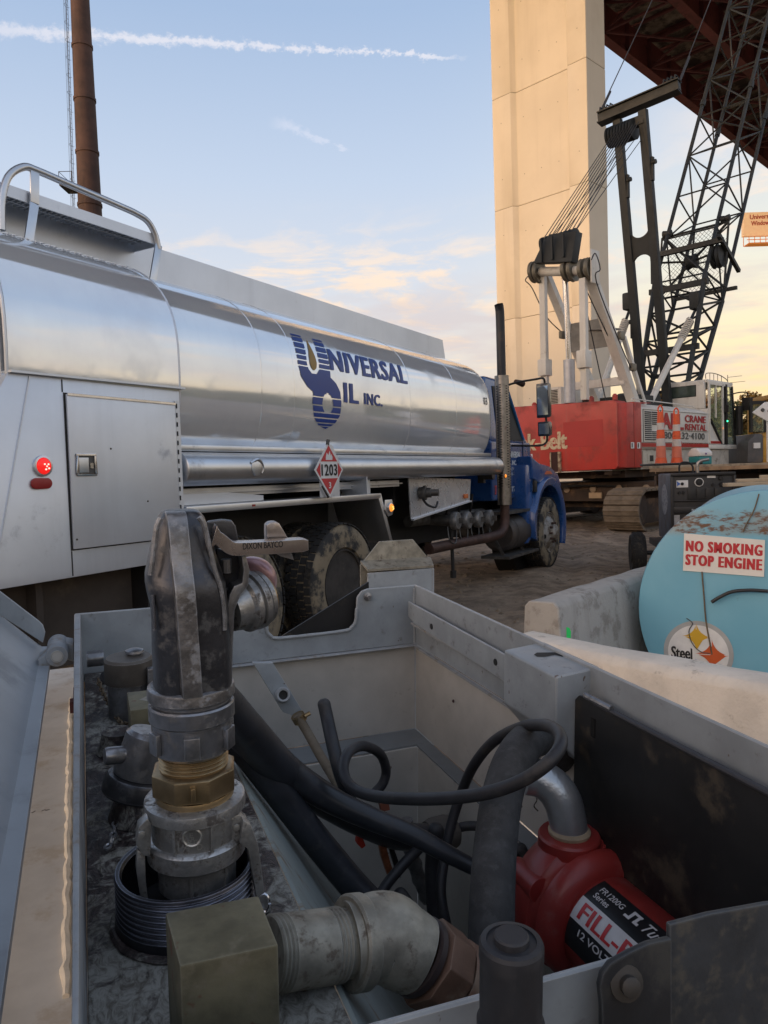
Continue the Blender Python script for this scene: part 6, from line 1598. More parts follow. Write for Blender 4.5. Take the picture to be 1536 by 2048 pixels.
# right wall
b = MB(); b.box(WA, WA + .004, .05, FB_ + .004, -.334, RIM); TB.part('right_wall', b, paint, bevel=.0012, seg=1)
b = MB(); b.box(WA - .006, WA - .0005, .10, FB_ - .011, -.337, -.3345); TB.part('right_lip', b, paintd)
b = MB(); b.box(WA + .001, WA + .005, .05, FB_, -.472, -.3375); TB.part('right_liner', b, liner)
b = MB(); b.prism([(.455, .752, -.266), (.455, 1.072, -.262), (.455, 1.072, -.286), (.455, 1.05, -.292), (.455, .752, -.300)], (.003, 0, 0)); rl = TB.part('inner_rail', b, paint, bevel=.001, seg=1)
for bb__ in (.80, .985):
    b = MB(); b.lathe([(0, 0), (.0042, 0), (.0042, .0008), (0, .0008)], (.4548, bb__, -.281), (-1, 0, 0), n=14); TB.part('rail_hole', b, blk, parent=rl)
b = MB(); b.box(.4582, WA - .0005, .76, 1.07, -.298, -.295); TB.part('rail_web', b, paintd)
# welded post with a key slot
b = MB(); b.prism([(.431, 0, -.247), (.484, 0, -.243), (.484, 0, -.34), (.458, 0, -.34), (.431, 0, -.308)], (0, .104, 0)); b.v = [v + V((0, .636, 0)) for v in b.v]; pst = TB.part('corner_post', b, paint, bevel=.003, seg=3)
sl_ = [pb(*p_, c=-.2435) for p_ in ((1068, 1306), (1074, 1303), (1096, 1304), (1120, 1305), (1132, 1308), (1134, 1311), (1124, 1313), (1110, 1309), (1090, 1311), (1074, 1310))]
b = MB(); b.face(*[V((v.x, v.y, -.2470 + (v.x - .431) * .0755 + .0005)) for v in sl_]); TB.part('key_slot', b, blk, parent=pst, smooth=False)
# black side panel
b = MB(); b.prism([(.452, .634, -.45), (.452, .634, -.272), (.452, .628, -.266), (.452, .25, -.262), (.452, .25, -.45)], (.003, 0, 0)); bkpn = mat('black_panel', (.012, .012, .013), .55, var=.3, vs=12, dirt=(.075, .060, .042), ds=15, dc=.53, dam=.8, bump=.15, bs=200, bd=.0005)
bp2 = TB.part('side_panel', b, bkpn, bevel=.002)
b = MB(); b.tube([(.4515, .60, -.2645), (.4515, .25, -.2625)], .0028, 10); TB.part('panel_fold', b, mat('fold_black', (.04, .042, .05), .5), parent=bp2)
b = MB(); b.tube([(.4515, .616, -.262), (.4515, .575, -.262)], .0034, 10); TB.part('panel_rod', b, castm, parent=bp2)
b = MB(); b.box(.4512, .4519, .600, .606, -.300, -.281); TB.part('panel_slot', b, mat('void', (.002, .002, .002), .9, bump=0), parent=bp2)
# left wall, deck, slope
b = MB(); b.loft([[(-.0150, .02, -.335), (-.0122, .02, -.335), (-.0122, .02, RIM), (-.0150, .02, RIM)], [(-.0152, .33, -.335), (-.0122, .33, -.335), (-.0122, .33, RIM), (-.0152, .33, RIM)], [(-.0213, FB_ - .0005, -.335), (-.0135, FB_ - .0005, -.335), (-.0135, FB_ - .0005, RIM), (-.0213, FB_ - .0005, RIM)]]); TB.part('left_wall', b, paintd, bevel=.0014, seg=2)
b = MB(); b.box(-.0119, .1225, .02, FB_ - .001, -.327, DK); TB.part('deck', b, om, bevel=.0008, seg=1)
b = MB(); b.prism([(.1232, 0, -.3235), (.1262, 0, -.3235), (.36, 0, -.735), (.355, 0, -.735)], (0, FB_ - .03, 0)); b.v = [v + V((0, .02, 0)) for v in b.v]; TB.part('sloped_panel', b, greenp)
# well
b = MB(); b.box(.10, WA, 1.028, FB_, -.4755, -.4725); b.box(.449, WA, .20, 1.0275, -.4755, -.4725); TB.part('ledge', b, linerg, bevel=.0006, seg=1)
b = MB(); b.box(.10, .4485, 1.024, 1.028, -.735, -.476); b.box(.4488, .452, .2, 1.0235, -.735, -.476); b.box(.24, .449, .28, 1.028, -.742, -.7355); TB.part('well_liner', b, liner)
# near wall
b = MB(); b.prism([(-.021, NB_, -.238), (.476, NB_, -.2525), (.476, NB_, -.74), (-.021, NB_, -.74)], (0, .0035, 0)); TB.part('near_wall', b, paint, bevel=.0012, seg=1)
b = MB(); b.box(-.0215, .477, .02, 1.09, -.77, -.745); b.box(-.05, .51, .0, 1.12, -1.30, -.7705); TB.part('tank_body', b, paintd, bevel=.005)
# bolts
for x, y in ((735, 1193),):
    c_ = pb(x, y, b=FB_ - .001); b = MB(); b.lathe([(0, 0), (.0065, 0), (.0065, .0015), (.0048, .002), (.0048, .006), (.003, .0065), (.003, .009), (0, .009)], c_, (0, -1, 0), n=12); TB.part('bolt', b, castm)
# rail beside the box with caulk
b = MB(); b.box(-.20, -.016, .02, 1.16, -.336, -.3335); TB.part('bed_rail', b, cream)
rr = random.Random(5); b = MB(); pts = [(-.0245 - .0048 * (y * .008 - .47) / .6 + rr.uniform(-.0008, .0008), y * .008, -.3325 + rr.uniform(-.0004, .0004)) for y in range(58, 128)]
b.tube(pts, [.0026 + rr.uniform(-.0007, .0012) for _ in pts], 7); TB.part('caulk_bead', b, caulk)
b = MB(); pts = [(-.046, .1, -.335), (-.046, .40, -.335), (-.046, .425, -.337), (-.046, .433, -.342)]; b.tube(pts, [.013, .013, .0095, .002], 16); TB.part('conduit', b, paint)
# hinge
b = MB(); b.lathe([(0, 0), (.0118, 0), (.0125, .001), (.0125, .0255), (0, .0255)], (-.0395, .955, -.2595), (0, 1, 0), n=24); b.lathe([(0, .0262), (.0125, .0262), (.0125, .056), (.011, .058), (0, .058)], (-.0395, .955, -.2595), (0, 1, 0), n=24)
hg = TB.part('hinge', b, paintd, ang=50)
b = MB(); b.lathe([(.0062, -.0012), (.007, -.0012), (.007, .0), (.0062, 0)], (-.0395, .955, -.2595), (0, 1, 0), n=20, caps=False); b.lathe([(0, -.0006), (.0058, -.0006), (.0058, 0)], (-.0395, .955, -.2595), (0, 1, 0), n=20); TB.part('hinge_pin', b, cream, parent=hg)
b = MB(); b.prism([(-.034, .982, -.250), (-.022, .982, -.254), (-.022, .982, -.276), (-.036, .982, -.270)], (0, .03, 0)); b.prism([(-.045, .957, -.252), (-.060, .957, -.262), (-.060, .957, -.274), (-.045, .957, -.270)], (0, .03, 0)); TB.part('hinge_leaf', b, paintd, parent=hg, bevel=.0015)
b = MB(); b.box(-.0262, -.0222, .868, .882, -.300, -.288); b.box(-.0222, -.0216, .860, .895, -.308, -.280); TB.part('rubber_bumper', b, mat('rubber_maroon', (.07, .02, .02), .8))
# outer bits seen past the far wall
b = MB(); b.prism([(.248, 1.096, -.310), (.40, 1.096, -.232), (.40, 1.096, -.40), (.248, 1.096, -.40)], (0, .004, 0)); TB.part('splash_sheet', b, bkpn)
b = MB(); b.prism([(.418, 1.185, -1.36), (.418, 1.185, -.222), (.452, 1.185, -.184), (.513, 1.185, -.184), (.545, 1.185, -.222), (.545, 1.185, -1.36)], (0, .004, 0))
br = TB.part('bracket_plate', b, galv, bevel=.001)
b = MB(); b.add([(.418, 1.150, -.222), (.535, 1.150, -.224), (.545, 1.185, -.216), (.418, 1.185, -.214), (.418, 1.150, -.226), (.535, 1.150, -.228), (.545, 1.185, -.220), (.418, 1.185, -.218)], [(0, 1, 2, 3), (7, 6, 5, 4), (0, 4, 5, 1), (1, 5, 6, 2), (2, 6, 7, 3), (3, 7, 4, 0)]); TB.part('bracket_shelf', b, galv, parent=br)
b = MB(); b.box(.418, .532, 1.150, 1.154, -1.36, -.229); b.box(.5325, .536, 1.150, 1.184, -1.36, -.229); TB.part('bracket_front', b, paint, parent=br, bevel=.001)
# dark bracket and hood at the near right
hoodm = mat('hood_grey', (.036, .041, .048), .6, var=.25, vs=25, dirt=(.085, .08, .068), ds=55, dc=.5, dam=.8, bump=.25, bs=200, bd=.0006, edge=(.13, .14, .15), er=.002)
b = MB(); hp_ = [pb(*p_, b=.262) for p_ in ((1340, 1850), (1420, 1829), (1536, 1808), (1700, 1790), (1700, 2200), (1340, 2200))]; b.prism(hp_, (0, .003, 0)); hdp = TB.part('latch_hood', b, hoodm, bevel=.001)
b = MB(); hp_ = [pb(*p_, b=.258) for p_ in ((1200, 1975), (1206, 1950), (1222, 1928), (1262, 1905), (1300, 1888), (1345, 1878), (1345, 2200), (1208, 2200), (1204, 2010))]; b.prism(hp_, (0, .0035, 0)); TB.part('latch_bracket', b, mat('bracket_dark', (.016, .018, .022), .55, var=.3, vs=20, dirt=(.06, .058, .05), ds=20, dc=.52, bump=.2, bs=200, bd=.0006, edge=(.09, .10, .11), er=.002), parent=hdp, bevel=.0015)
c_ = pb(1252, 1966, b=.257); b = MB(); b.lathe([(0, 0), (.0078, 0), (.0078, .001), (.0042, .002), (.0044, .003), (.0044, .0055), (.003, .0065), (0, .0066)], c_, (-.2, -1, .3), n=16); TB.part('bolt', b, mat('bolt_grey', (.07, .065, .06), .6, .5, dirt=(.06, .05, .04), ds=90))
# lid, swung open to the left
b = MB()
def lidsec(y): return [(-.048, y, -.2745), (-.0485, y, -.2700), (-.060, y, -.2690), (-.064, y, -.2660), (-.105, y, -.224), (-.36, y, .015), (-.362, y, .012), (-.107, y, -.228), (-.066, y, -.2705), (-.0605, y, -.2735)]
b.loft([lidsec(.05), lidsec(.6), lidsec(1.045)]); ld = TB.part('lid', b, mat('lid_grey', (.30, .325, .35), .42, var=.08, vs=6, dirt=(.20, .205, .21), ds=7, dc=.52, dam=.5, bump=.08, bs=200, bd=.0005, edge=(.46, .46, .46), er=.001), ang=30)
b = MB(); b.prism([(-.0585, 1.040, -.2635), (-.0550, 1.040, -.250), (-.0575, 1.040, -.240), (-.062, 1.040, -.2345), (-.36, 1.040, .062), (-.36, 1.040, .016), (-.105, 1.040, -.2235)], (0, .0025, 0)); TB.part('lid_end', b, paint, parent=ld, bevel=.0008, seg=1)

# ------------------------------------------------------------------ filler neck (threaded ring)
NA_, NBb = .0585, .50
TN = Thing('filler_neck', 'threaded black filler neck with bright rim standing on the oily deck', 'filler neck', F=BX, o=(.051, NBb, DK))
prof = [(.040, -.318), (.0405, -.2865), (.042, -.2845), (.0445, -.2845), (.0455, -.2865)]
c_ = -.2885
for i in range(6): prof += [(.0437, c_), (.0452, c_ - .0016), (.0437, c_ - .0032)]; c_ -= .0038
prof += [(.0455, c_ - .001), (.0462, -.3195)]
b = MB(); b.lathe([(r, h) for r, h in prof], (.051, NBb, 0), (0, 0, 1), n=64, caps=False); TN.part('threaded_neck', b, mat('neck_black', (.030, .030, .036), .32, .6, var=.3, vs=30, dirt=(.06, .05, .045), ds=30, dc=.55, dam=.6, edge=(.38, .40, .50), er=.0012), ang=25)
b = MB(); b.lathe([(0, -.316), (.040, -.316)], (.051, NBb, 0), (0, 0, 1), n=48, caps=False); TN.part('neck_floor', b, blk)
pts = [(.051 + (.047 + .0015 * mn.noise(V((i * .9, 2, 0)))) * math.cos(i / 24 * 2 * math.pi), NBb + .047 * math.sin(i / 24 * 2 * math.pi), -.3205) for i in range(25)]
b = MB(); b.tube(pts, .003, 6, caps=False); TN.part('weld_bead', b, om)

# ------------------------------------------------------------------ nozzle
TZ = Thing('fuel_nozzle', 'dark worn metal drop elbow nozzle standing upright in its cam coupling', 'fuel nozzle', F=BX, o=(NA_, NBb, -.25))
RG = [(-.1725, .0335, .0855, .0255), (-.160, .0335, .0855, .0255), (-.142, .0335, .0855, .0255), (-.127, .0340, .0850, .0255), (-.116, .0335, .0845, .026), (-.108, .0318, .0840, .0275), (-.101, .0310, .0835, .029), (-.095, .0312, .082, .0280), (-.088, .0330, .0800, .0258),
      (-.079, .0350, .0775, .0235), (-.070, .0372, .0755, .0215), (-.063, .0392, .0735, .0195), (-.0575, .0412, .0715, .017), (-.054, .0435, .0690, .0135), (-.0525, .047, .0655, .008)]
RG = [(c * .948, .0590 + (xl - .0590) * .935, .0590 + (xr - .0590) * .935, d_ * .95) for c, xl, xr, d_ in RG]
def SH(c):
    t_ = min(1, max(0, (c + .112) / .03)); return .006 * t_ * t_ * (3 - 2 * t_)
def nring(c, xl, xr, d, m=44, n_=3.0):
    o_ = []; cx_ = (xl + xr) / 2; hw = (xr - xl) / 2
    for j in range(m):
        t_ = 2 * math.pi * j / m; cc, ss = math.cos(t_), math.sin(t_)
        o_.append((cx_ + hw * math.copysign(abs(cc) ** (2 / n_), cc), NBb + d * math.copysign(abs(ss) ** (2 / n_), ss) + SH(c), c))
    return o_
b = MB(); b.loft([nring(*r) for r in RG]); TZ.part('nozzle_body', b, cast, ang=60)
def rib(xc0, xc1, w, out, c0=-.1636, c1=-.0516, mt=castw, nm='rib'):
    rg = []
    for (c, xl, xr, d) in RG:
        if not (c0 - 1e-6 <= c <= c1 + 1e-6): continue
        f = (c - c0) / (c1 - c0); xc = xc0 + (xc1 - xc0) * f; fb = NBb - d + SH(c)
        rg.append([(xc - w, fb + .004, c), (xc - w * .93, fb - out, c), (xc + w * .93, fb - out, c), (xc + w, fb + .004, c)])
    b = MB(); b.loft(rg); return TZ.part(nm, b, mt, bevel=.0014, seg=2)
rib(.0560, .0520, .0066, .0050, c1=-.0495)
b = MB(); b.lathe([(0.02528, -0.16230), (0.02741, -0.16325), (0.02789, -0.16495), (0.02789, -0.17017), (0.02702, -0.17140), (0.02528, -0.17159)], (NA_, NBb, 0), n=64, caps=False); TZ.part('worn_ring', b, castw, ang=30)
b = MB(); b.tube(spline([pb(*p_, b=.480) for p_ in ((398, 1034), (408, 1050), (418, 1090), (430, 1140), (442, 1180), (448, 1225), (449, 1260))], 5), [.0018] * 10 + [.0016] * 21, 8); TZ.part('edge_rim', b, castw)
b = MB(); b.tube(spline([pb(*p_, b=.482) for p_ in ((321, 1036), (313, 1056), (307, 1100), (301, 1150))], 5), .0017, 8); TZ.part('edge_rim', b, castw)
b = MB(); b.tube(spline([pb(*p_, b=.483) for p_ in ((305, 1190), (308, 1225), (309, 1260))], 5), .0012, 8); TZ.part('edge_rim', b, cast)
# lever side casting
b = MB(); b.prism([pb(*p_, b=.492) for p_ in ((448, 1392), (449, 1300), (453, 1225), (459, 1190), (468, 1172), (484, 1166), (487, 1140), (483, 1112), (492, 1110), (500, 1140), (497, 1172), (482, 1190), (470, 1222), (466, 1300), (465, 1392))], (0, .022, 0)); TZ.part('side_web', b, castm, bevel=.0014, seg=2)
b = MB(); b.prism([pb(*p_, b=.508) for p_ in ((415, 1043), (445, 1039), (464, 1041), (472, 1052), (480, 1092), (420, 1100))], (0, .006, 0)); TZ.part('guard_plate', b, cast, bevel=.0014)
b = MB(); b.prism([pb(*p_, b=.505) for p_ in ((432, 1098), (486, 1112), (489, 1160), (476, 1172), (445, 1190))], (0, .02, 0)); TZ.part('lever_cavity', b, mat('cavity_dark', (.016, .017, .022), .4, .3), bevel=.002)  # solid block, its colour standing for the shaded hollow under the lever
b = MB(); b.tube([pb(452, 1118, b=.502), pb(453, 1145, b=.502)], .0036, 10); TZ.part('spring_pin', b, castm)
lev = [pb(*p_, b=.488) for p_ in ((424, 1072), (436, 1076), (448, 1086), (458, 1093), (475, 1096), (540, 1093), (612, 1088))]
lp_ = spline(lev, 5); b = MB(); rg = []
for i, c_ in enumerate(lp_):
    t_ = (lp_[min(i + 1, len(lp_) - 1)] - lp_[max(i - 1, 0)]).normalized(); nn = V((0, -1, 0)); up = t_.cross(nn).normalized(); 
    if up.z < 0: up = -up
    h_ = .0042 if i > 4 else .0042 + (4 - i) * .0009; w_ = .0062
    if i == len(lp_) - 1: h_ *= .8
    rg.append([c_ - up * h_ + nn * w_, c_ + up * h_ + nn * w_, c_ + up * h_ - nn * w_, c_ - up * h_ - nn * w_])
b.loft(rg); pinkst = mat('lever_steel', (.40, .36, .345), .28, .95, var=.2, vs=35, dirt=(.15, .12, .11), ds=45, dc=.56, dam=.6, bump=.12, bs=250, bd=.0004, edge=(.6, .58, .58), er=.0015)
lv = TZ.part('lever', b, pinkst, bevel=.0018, seg=3)
b = MB(); f_ = .488 - .0064; text(b, 'DIXON BAYCO', pb(486, 1099.5, b=f_), (pb(566, 1094.5, b=f_) - pb(486, 1099.5, b=f_)).normalized(), (0, 0, 1), w=(pb(566, 1094.5, b=f_) - pb(486, 1099.5, b=f_)).length, h=.0042, bold=.02); TZ.part('lever_lettering', b, bkp, parent=lv, smooth=False)
b = MB(); b.prism([pb(*p_, b=.497) for p_ in ((533, 1084), (533, 1050), (540, 1044), (553, 1043), (560, 1048), (580, 1082))], (0, .009, 0)); TZ.part('lever_tab', b, pinkst, parent=lv, bevel=.0018)
b = MB(); b.prism([pb(*p_, b=.502) for p_ in ((540, 1100), (582, 1104), (588, 1120), (560, 1112))], (0, .004, 0)); TZ.part('lever_catch', b, castm, parent=lv)
# outlet rings and sight bulb
oa = V((.90, .42, .16)).normalized(); oc = pb(484, 1208, b=.512)
b = MB(); b.lathe([(0, -.012), (0.0150, -.012), (0.0172, -.002), (0.0199, .0), (0.0199, .0040), (0.0180, .0044), (0.0180, .0060), (0.0207, .0064), (0.0207, .0105), (0.0180, .0109), (0.0180, .0125), (0.0189, .0129), (0.0189, .0160), (0.0141, .0165), (0.0141, .020), (0, .020)], oc, oa, n=48); TZ.part('outlet_flange', b, dirtyal, ang=25)
b = MB(); b.lathe([(0.0141, .0166), (0.0163, .0170), (0.0163, .0186), (0.0141, .0190)], oc, oa, n=40, caps=False); TZ.part('seal_ring', b, brass)
b = MB(); b.lathe([(0.0150, .014)] + [(.0175 * math.cos(R(a)) , .016 + .018 * math.sin(R(a))) for a in range(0, 91, 9)], oc + V((0, .004, .007)), (.62, .70, .30), n=36); TZ.part('sight_bulb', b, mat('bulb_pink', (.40, .235, .245), .3, .25, var=.15, vs=60, bump=.05), ang=60)
# ------------------------------------------------------------------ couplings under the nozzle (swivel, brass adapter, cam coupler)
ax0 = (NA_, NBb, 0)
b = MB(); b.lathe([(0.00000, -0.16211), (0.02557, -0.16211), (0.02721, -0.16306), (0.02760, -0.16495), (0.02760, -0.17064), (0.02625, -0.17178), (0.02461, -0.17235), (0.02461, -0.17367), (0.02663, -0.17424), (0.02741, -0.17538), (0.02741, -0.18439), (0.02663, -0.18562), (0.02528, -0.18628), (0.02528, -0.20524), (0.02268, -0.20761), (0.00000, -0.20761)], ax0, n=64); sw_ = TZ.part('swivel', b, castm, ang=30)
for i in range(6):
    a = R(262 + i * 60); d_ = V((math.cos(a), math.sin(a), 0)); t_ = V((-math.sin(a), math.cos(a), 0)); o_ = V(ax0) + d_ * .0249
    b = MB(); P = []
    for dd in (0, .0034):
        for tt, zz_ in ((-.0050, -.2034), (.0050, -.2034), (.0050, -.1896), (-.0050, -.1896)): P.append(o_ + d_ * dd + t_ * tt + V((0, 0, zz_)))
    b.add(P, [(0, 1, 2, 3), (7, 6, 5, 4), (0, 4, 5, 1), (1, 5, 6, 2), (2, 6, 7, 3), (3, 7, 4, 0)]); TZ.part('swivel_lug', b, castm, parent=sw_, bevel=.0007)
prof = [(0, -.2072)]; c_ = -.2076
for i in range(4): prof += [(.0210, c_), (.0224, c_ - .0011), (.0210, c_ - .0022)]; c_ -= .0026
prof += [(.0222, c_ - .0004), (0, c_ - .0004)]
b = MB(); b.lathe(prof, ax0, n=48); ba = TZ.part('brass_thread', b, brass, ang=20)
b = MB(); b.lathe([(0.00000, -0.21804), (0.02528, -0.21804), (0.02798, -0.21918), (0.02798, -0.23321), (0.02528, -0.23463), (0.00000, -0.23463)], ax0, n=8, ph=R(12)); TZ.part('brass_hex', b, brass, parent=ba, bevel=.0009, seg=2, ang=28)
b = MB(); b.lathe([(0.00000, -0.23472), (0.02461, -0.23472), (0.02528, -0.23700), (0.02528, -0.23984), (0.00000, -0.23984)], ax0, n=48); TZ.part('brass_collar', b, brass, parent=ba)
dv = V((-.13, -1, 0)).normalized(); b = MB(); o_ = V(ax0) + dv * .0265 + V((-.001, 0, 0)); b.box(o_.x - .0016, o_.x + .0016, o_.y - .0030, o_.y + .002, -.2299, -.2214); TZ.part('brass_nib', b, brass, parent=ba, bevel=.0008)
b = MB(); b.lathe([(0.00000, -0.23842), (0.02991, -0.23842), (0.03233, -0.23937), (0.03281, -0.24127), (0.03281, -0.24648), (0.03107, -0.24762), (0.02847, -0.24800), (0.02847, -0.26449), (0.03069, -0.26544), (0.03184, -0.26686), (0.03184, -0.27729), (0.03069, -0.27871), (0.02557, -0.27919), (0.02528, -0.29862), (0.00000, -0.29862)], ax0, n=72); cm2 = TZ.part('cam_coupler', b, dirtyal, ang=30)
for i, ang_ in enumerate((236, 282, 306, 255)):
    a = R(ang_); d_ = V((math.cos(a), math.sin(a), 0)); t_ = V((-math.sin(a), math.cos(a), 0)); o_ = V(ax0)
    z0, z1, r0 = ((-.2654, -.2476, .0280) if i < 2 else (-.2958, -.2797, .0249))
    b = MB(); P = [o_ + d_ * (r0 + dd) + t_ * tt + V((0, 0, zz_)) for dd in (0, .0022) for tt, zz_ in ((-.0009, z0), (.0009, z0), (.0009, z1), (-.0009, z1))]
    b.add(P, [(0, 1, 2, 3), (7, 6, 5, 4), (0, 4, 5, 1), (1, 5, 6, 2), (2, 6, 7, 3), (3, 7, 4, 0)]); TZ.part('coupler_rib', b, dirtyal, parent=cm2)
def cyl_text(s, deg, z, w, h, r, bold=0.):
    """raised characters wrapped round the coupler; deg = azimuth of the middle"""
    vs, fs = text2d(s, bold); xa, xb = min(a for a, _ in vs), max(a for a, _ in vs); ya, yb = min(c for _, c in vs), max(c for _, c in vs)
    P = []
    for a, c in vs:
        t_ = R(deg) + ((a - xa) / (xb - xa) - .5) * w / r
        P.append((ax0[0] + r * math.cos(t_), ax0[1] + r * math.sin(t_), z + (c - ya) / (yb - ya) * h))
    m = MB(); m.add(P, fs); return m
lit = mat('raised_worn', (.50, .49, .46), .4, .8, bump=0)
TZ.part('cast_mark', cyl_text('1½', 248, -.2618, .0075, .0048, .0297), lit, parent=cm2, smooth=False)
TZ.part('cast_mark', cyl_text('D', 267, -.2616, .0032, .0042, .0297), lit, parent=cm2, smooth=False)
b = MB(); pts = []
for i in range(25):
    t_ = i / 24 * 2 * math.pi; aa = R(258) + math.cos(t_) * .0056 / .0288; pts.append((ax0[0] + .0290 * math.cos(aa), ax0[1] + .0290 * math.sin(aa), -.2532 + math.sin(t_) * .0054))
b.tube(pts, .0008, 6, caps=False); TZ.part('cast_ring', b, lit, parent=cm2)
for s_, dg, zz_ in (('E', 257.5, -.2528), ('R', 259.5, -.2553), ('P', 255, -.2572), ('C', 262, -.2574)):
    TZ.part('cast_mark', cyl_text(s_, dg, zz_, .0022, .0030, .0297), lit, parent=cm2, smooth=False)
def ear(pxs, b0, th): 
    m = MB(); m.prism([pb(*p_, b=b0) for p_ in pxs], (0, th, 0)); return m
e1_ = TZ.part('cam_ear', ear(((296, 1636), (276, 1655), (272, 1690), (286, 1712), (301, 1715), (303, 1650)), .484, .010), dirtyal, parent=cm2, bevel=.0014)
e2_ = TZ.part('cam_ear', ear(((458, 1638), (478, 1628), (496, 1640), (499, 1662), (478, 1692), (456, 1690)), .480, .010), dirtyal, parent=cm2, bevel=.0014)
for (x, y, bb_) in ((283, 1668, .4835), (473, 1654, .4795)):
    b = MB(); b.lathe([(0, 0), (.0023, 0), (.0020, .0012), (0, .0016)], pb(x, y, b=bb_), (0, -1, 0), n=14); TZ.part('cam_pin', b, lit, parent=cm2)
b = MB(); b.prism([pb(*p_, b=.486) for p_ in ((274, 1700), (290, 1706), (292, 1760), (296, 1800), (281, 1800), (272, 1740))], (0, .007, 0)); TZ.part('cam_arm', b, dirtyal, bevel=.0012)
b = MB(); b.prism([pb(*p_, b=.474) for p_ in ((486, 1640), (502, 1650), (517, 1690), (524, 1740), (530, 1790), (541, 1812), (545, 1838), (532, 1842), (514, 1800), (503, 1740), (497, 1700), (480, 1688))], (0, .007, 0)); ar = TZ.part('cam_arm', b, dirtyal, bevel=.0014)
b = MB(); c_ = pb(527, 1805, b=.474); b.tube([c_ + V((math.cos(i / 14 * 2 * math.pi) * .0035, -.001 + .002 * math.sin(i / 3), math.sin(i / 14 * 2 * math.pi) * .0055)) for i in range(15)], .0011, 6); TZ.part('pull_ring', b, chro, parent=ar)

# ------------------------------------------------------------------ dust caps, chain, far valve block
TK = Thing('dust_cap', 'round grey cap with a knob in the far left corner of the box', 'cap', F=BX, o=(.037, .90, DK))
co1 = (.037, .90, 0); b = MB(); b.lathe([(0, -.3215), (.024, -.3215), (.024, -.2820), (0, -.2820)], co1, n=40); TK.part('stub', b, castm)
capm = mat('cap_dusty', (.12, .105, .09), .55, .5, var=.2, vs=30, dirt=(.16, .15, .13), ds=40, dc=.54, dam=.5, edge=(.30, .29, .28), er=.0015)
b = MB(); b.lathe([(0, -.2815), (.0262, -.2815), (.0268, -.2790), (.0265, -.2560), (.0240, -.2530), (0, -.2525)], co1, n=48); TK.part('cap', b, capm)
b = MB(); b.lathe([(0, -.2524), (.0075, -.2524), (.0075, -.2505), (.0105, -.2500), (.0100, -.2478), (.0060, -.2462), (0, -.2458)], (.044, .905, 0), n=28); TK.part('cap_knob', b, castm)
b = MB(); b.box(.055, .067, .872, .885, -.300, -.262); TK.part('cap_lug', b, castm, bevel=.003)
TK2 = Thing('dust_cap', 'tilted smooth grey cap with a side lug just left of the brass adapter', 'cap', F=BX, o=(.034, .66, DK), group=None)
co2 = V((.0345, .655, -.275)); av = V((.33, .05, 1)).normalized()
b = MB(); b.lathe([(0, -.012), (.0205, -.012), (.021, -.010), (.0195, .022), (.0165, .0255), (0, .026)], co2, av, n=44); TK2.part('cap', b, castm)
b = MB(); b.lathe([(0, -.030), (.0245, -.030), (.0262, -.028), (.0262, -.016), (.0245, -.0135), (.021, -.0125), (0, -.0125)], co2, av, n=44); TK2.part('collar', b, cast)
b = MB(); b.lathe([(0, 0), (.0068, 0), (.0072, .002), (.0072, .014), (.0062, .016), (0, .0162)], co2 + V((-.014, -.006, .010)), (-1, -.15, .12), n=24); TK2.part('cap_lug', b, castm)
b = MB(); b.lathe([(0, -.3215), (.031, -.3215), (.028, -.312), (.024, -.304), (0, -.304)], (.036, .655, 0), n=36); TK2.part('stub', b, om)
VB = Thing('valve_block', 'small olive metal valve block with an arrow behind the nozzle', 'valve block', F=BX, o=(.055, .78, DK))
b = MB(); b.box(.030, .085, .745, .80, -.3215, -.262); VB.part('block', b, blkm, bevel=.0015)
b = MB(); ao = V((.052, .772, -.2618)); b.face(ao + V((-.012, 0, 0)), ao + V((-.004, -.008, 0)), ao + V((-.004, -.003, 0)), ao + V((.012, -.003, 0)), ao + V((.012, .003, 0)), ao + V((-.004, .003, 0)), ao + V((-.004, .008, 0))); VB.part('arrow', b, galv, smooth=False)
b = MB(); b.lathe([(0, 0), (.022, 0), (.018, .008), (.016, .02), (0, .02)], (.020, .80, -.321), n=28); VB.part('flange', b, om)
def chain(name, pts, label, n, m_=stl, r=.0011, L=.0040):
    sp = spline(pts, 20); T_ = Thing(name, label, 'chain', F=BX, o=sp[0]); tot = 0; ln = [0]
    for a_, c_ in zip(sp, sp[1:]): tot += (c_ - a_).length; ln.append(tot)
    for i in range(n):
        s_ = tot * (i + .5) / n; j = max(jj for jj in range(len(ln)) if ln[jj] <= s_); p_ = sp[j]; t_ = (sp[min(j + 1, len(sp) - 1)] - sp[max(j - 1, 0)]).normalized()
        u_ = t_.cross(V((0, 0, 1))).normalized(); w_ = u_ if i % 2 else t_.cross(u_)
        b = MB(); b.tube([p_ + t_ * (L * 1.0 * math.cos(k_ / 10 * 2 * math.pi)) + w_ * (L * .55 * math.sin(k_ / 10 * 2 * math.pi)) for k_ in range(11)], r, 5, caps=False); T_.part('link', b, m_)
chain('cap_chain', [(.004, .98, -.30), (.008, .955, -.308), (.018, .90, -.315), (.026, .86, -.316), (.034, .84, -.308), (.040, .82, -.298)], 'thin rusty chain running from the far corner to the valve block', 26, mat('chain_rust', (.15, .11, .07), .6, .5))
chain('cap_chain', [(.010, .70, -.316), (.012, .66, -.318), (.008, .62, -.3185), (.002, .60, -.3185)], 'short black oily chain on the deck beside the tilted cap', 12, castm)
b = MB(); b.tube([(-.008, 1.02, -.285), (.012, 1.02, -.285)], .010, 14); b.tube([(.012, 1.03, -.318), (.034, 1.04, -.318)], .012, 12); single('corner_fitting', b, castm, 'dark round pipe fitting low in the far left corner', 'fitting', F=BX, o=(0, 1.02, -.3))

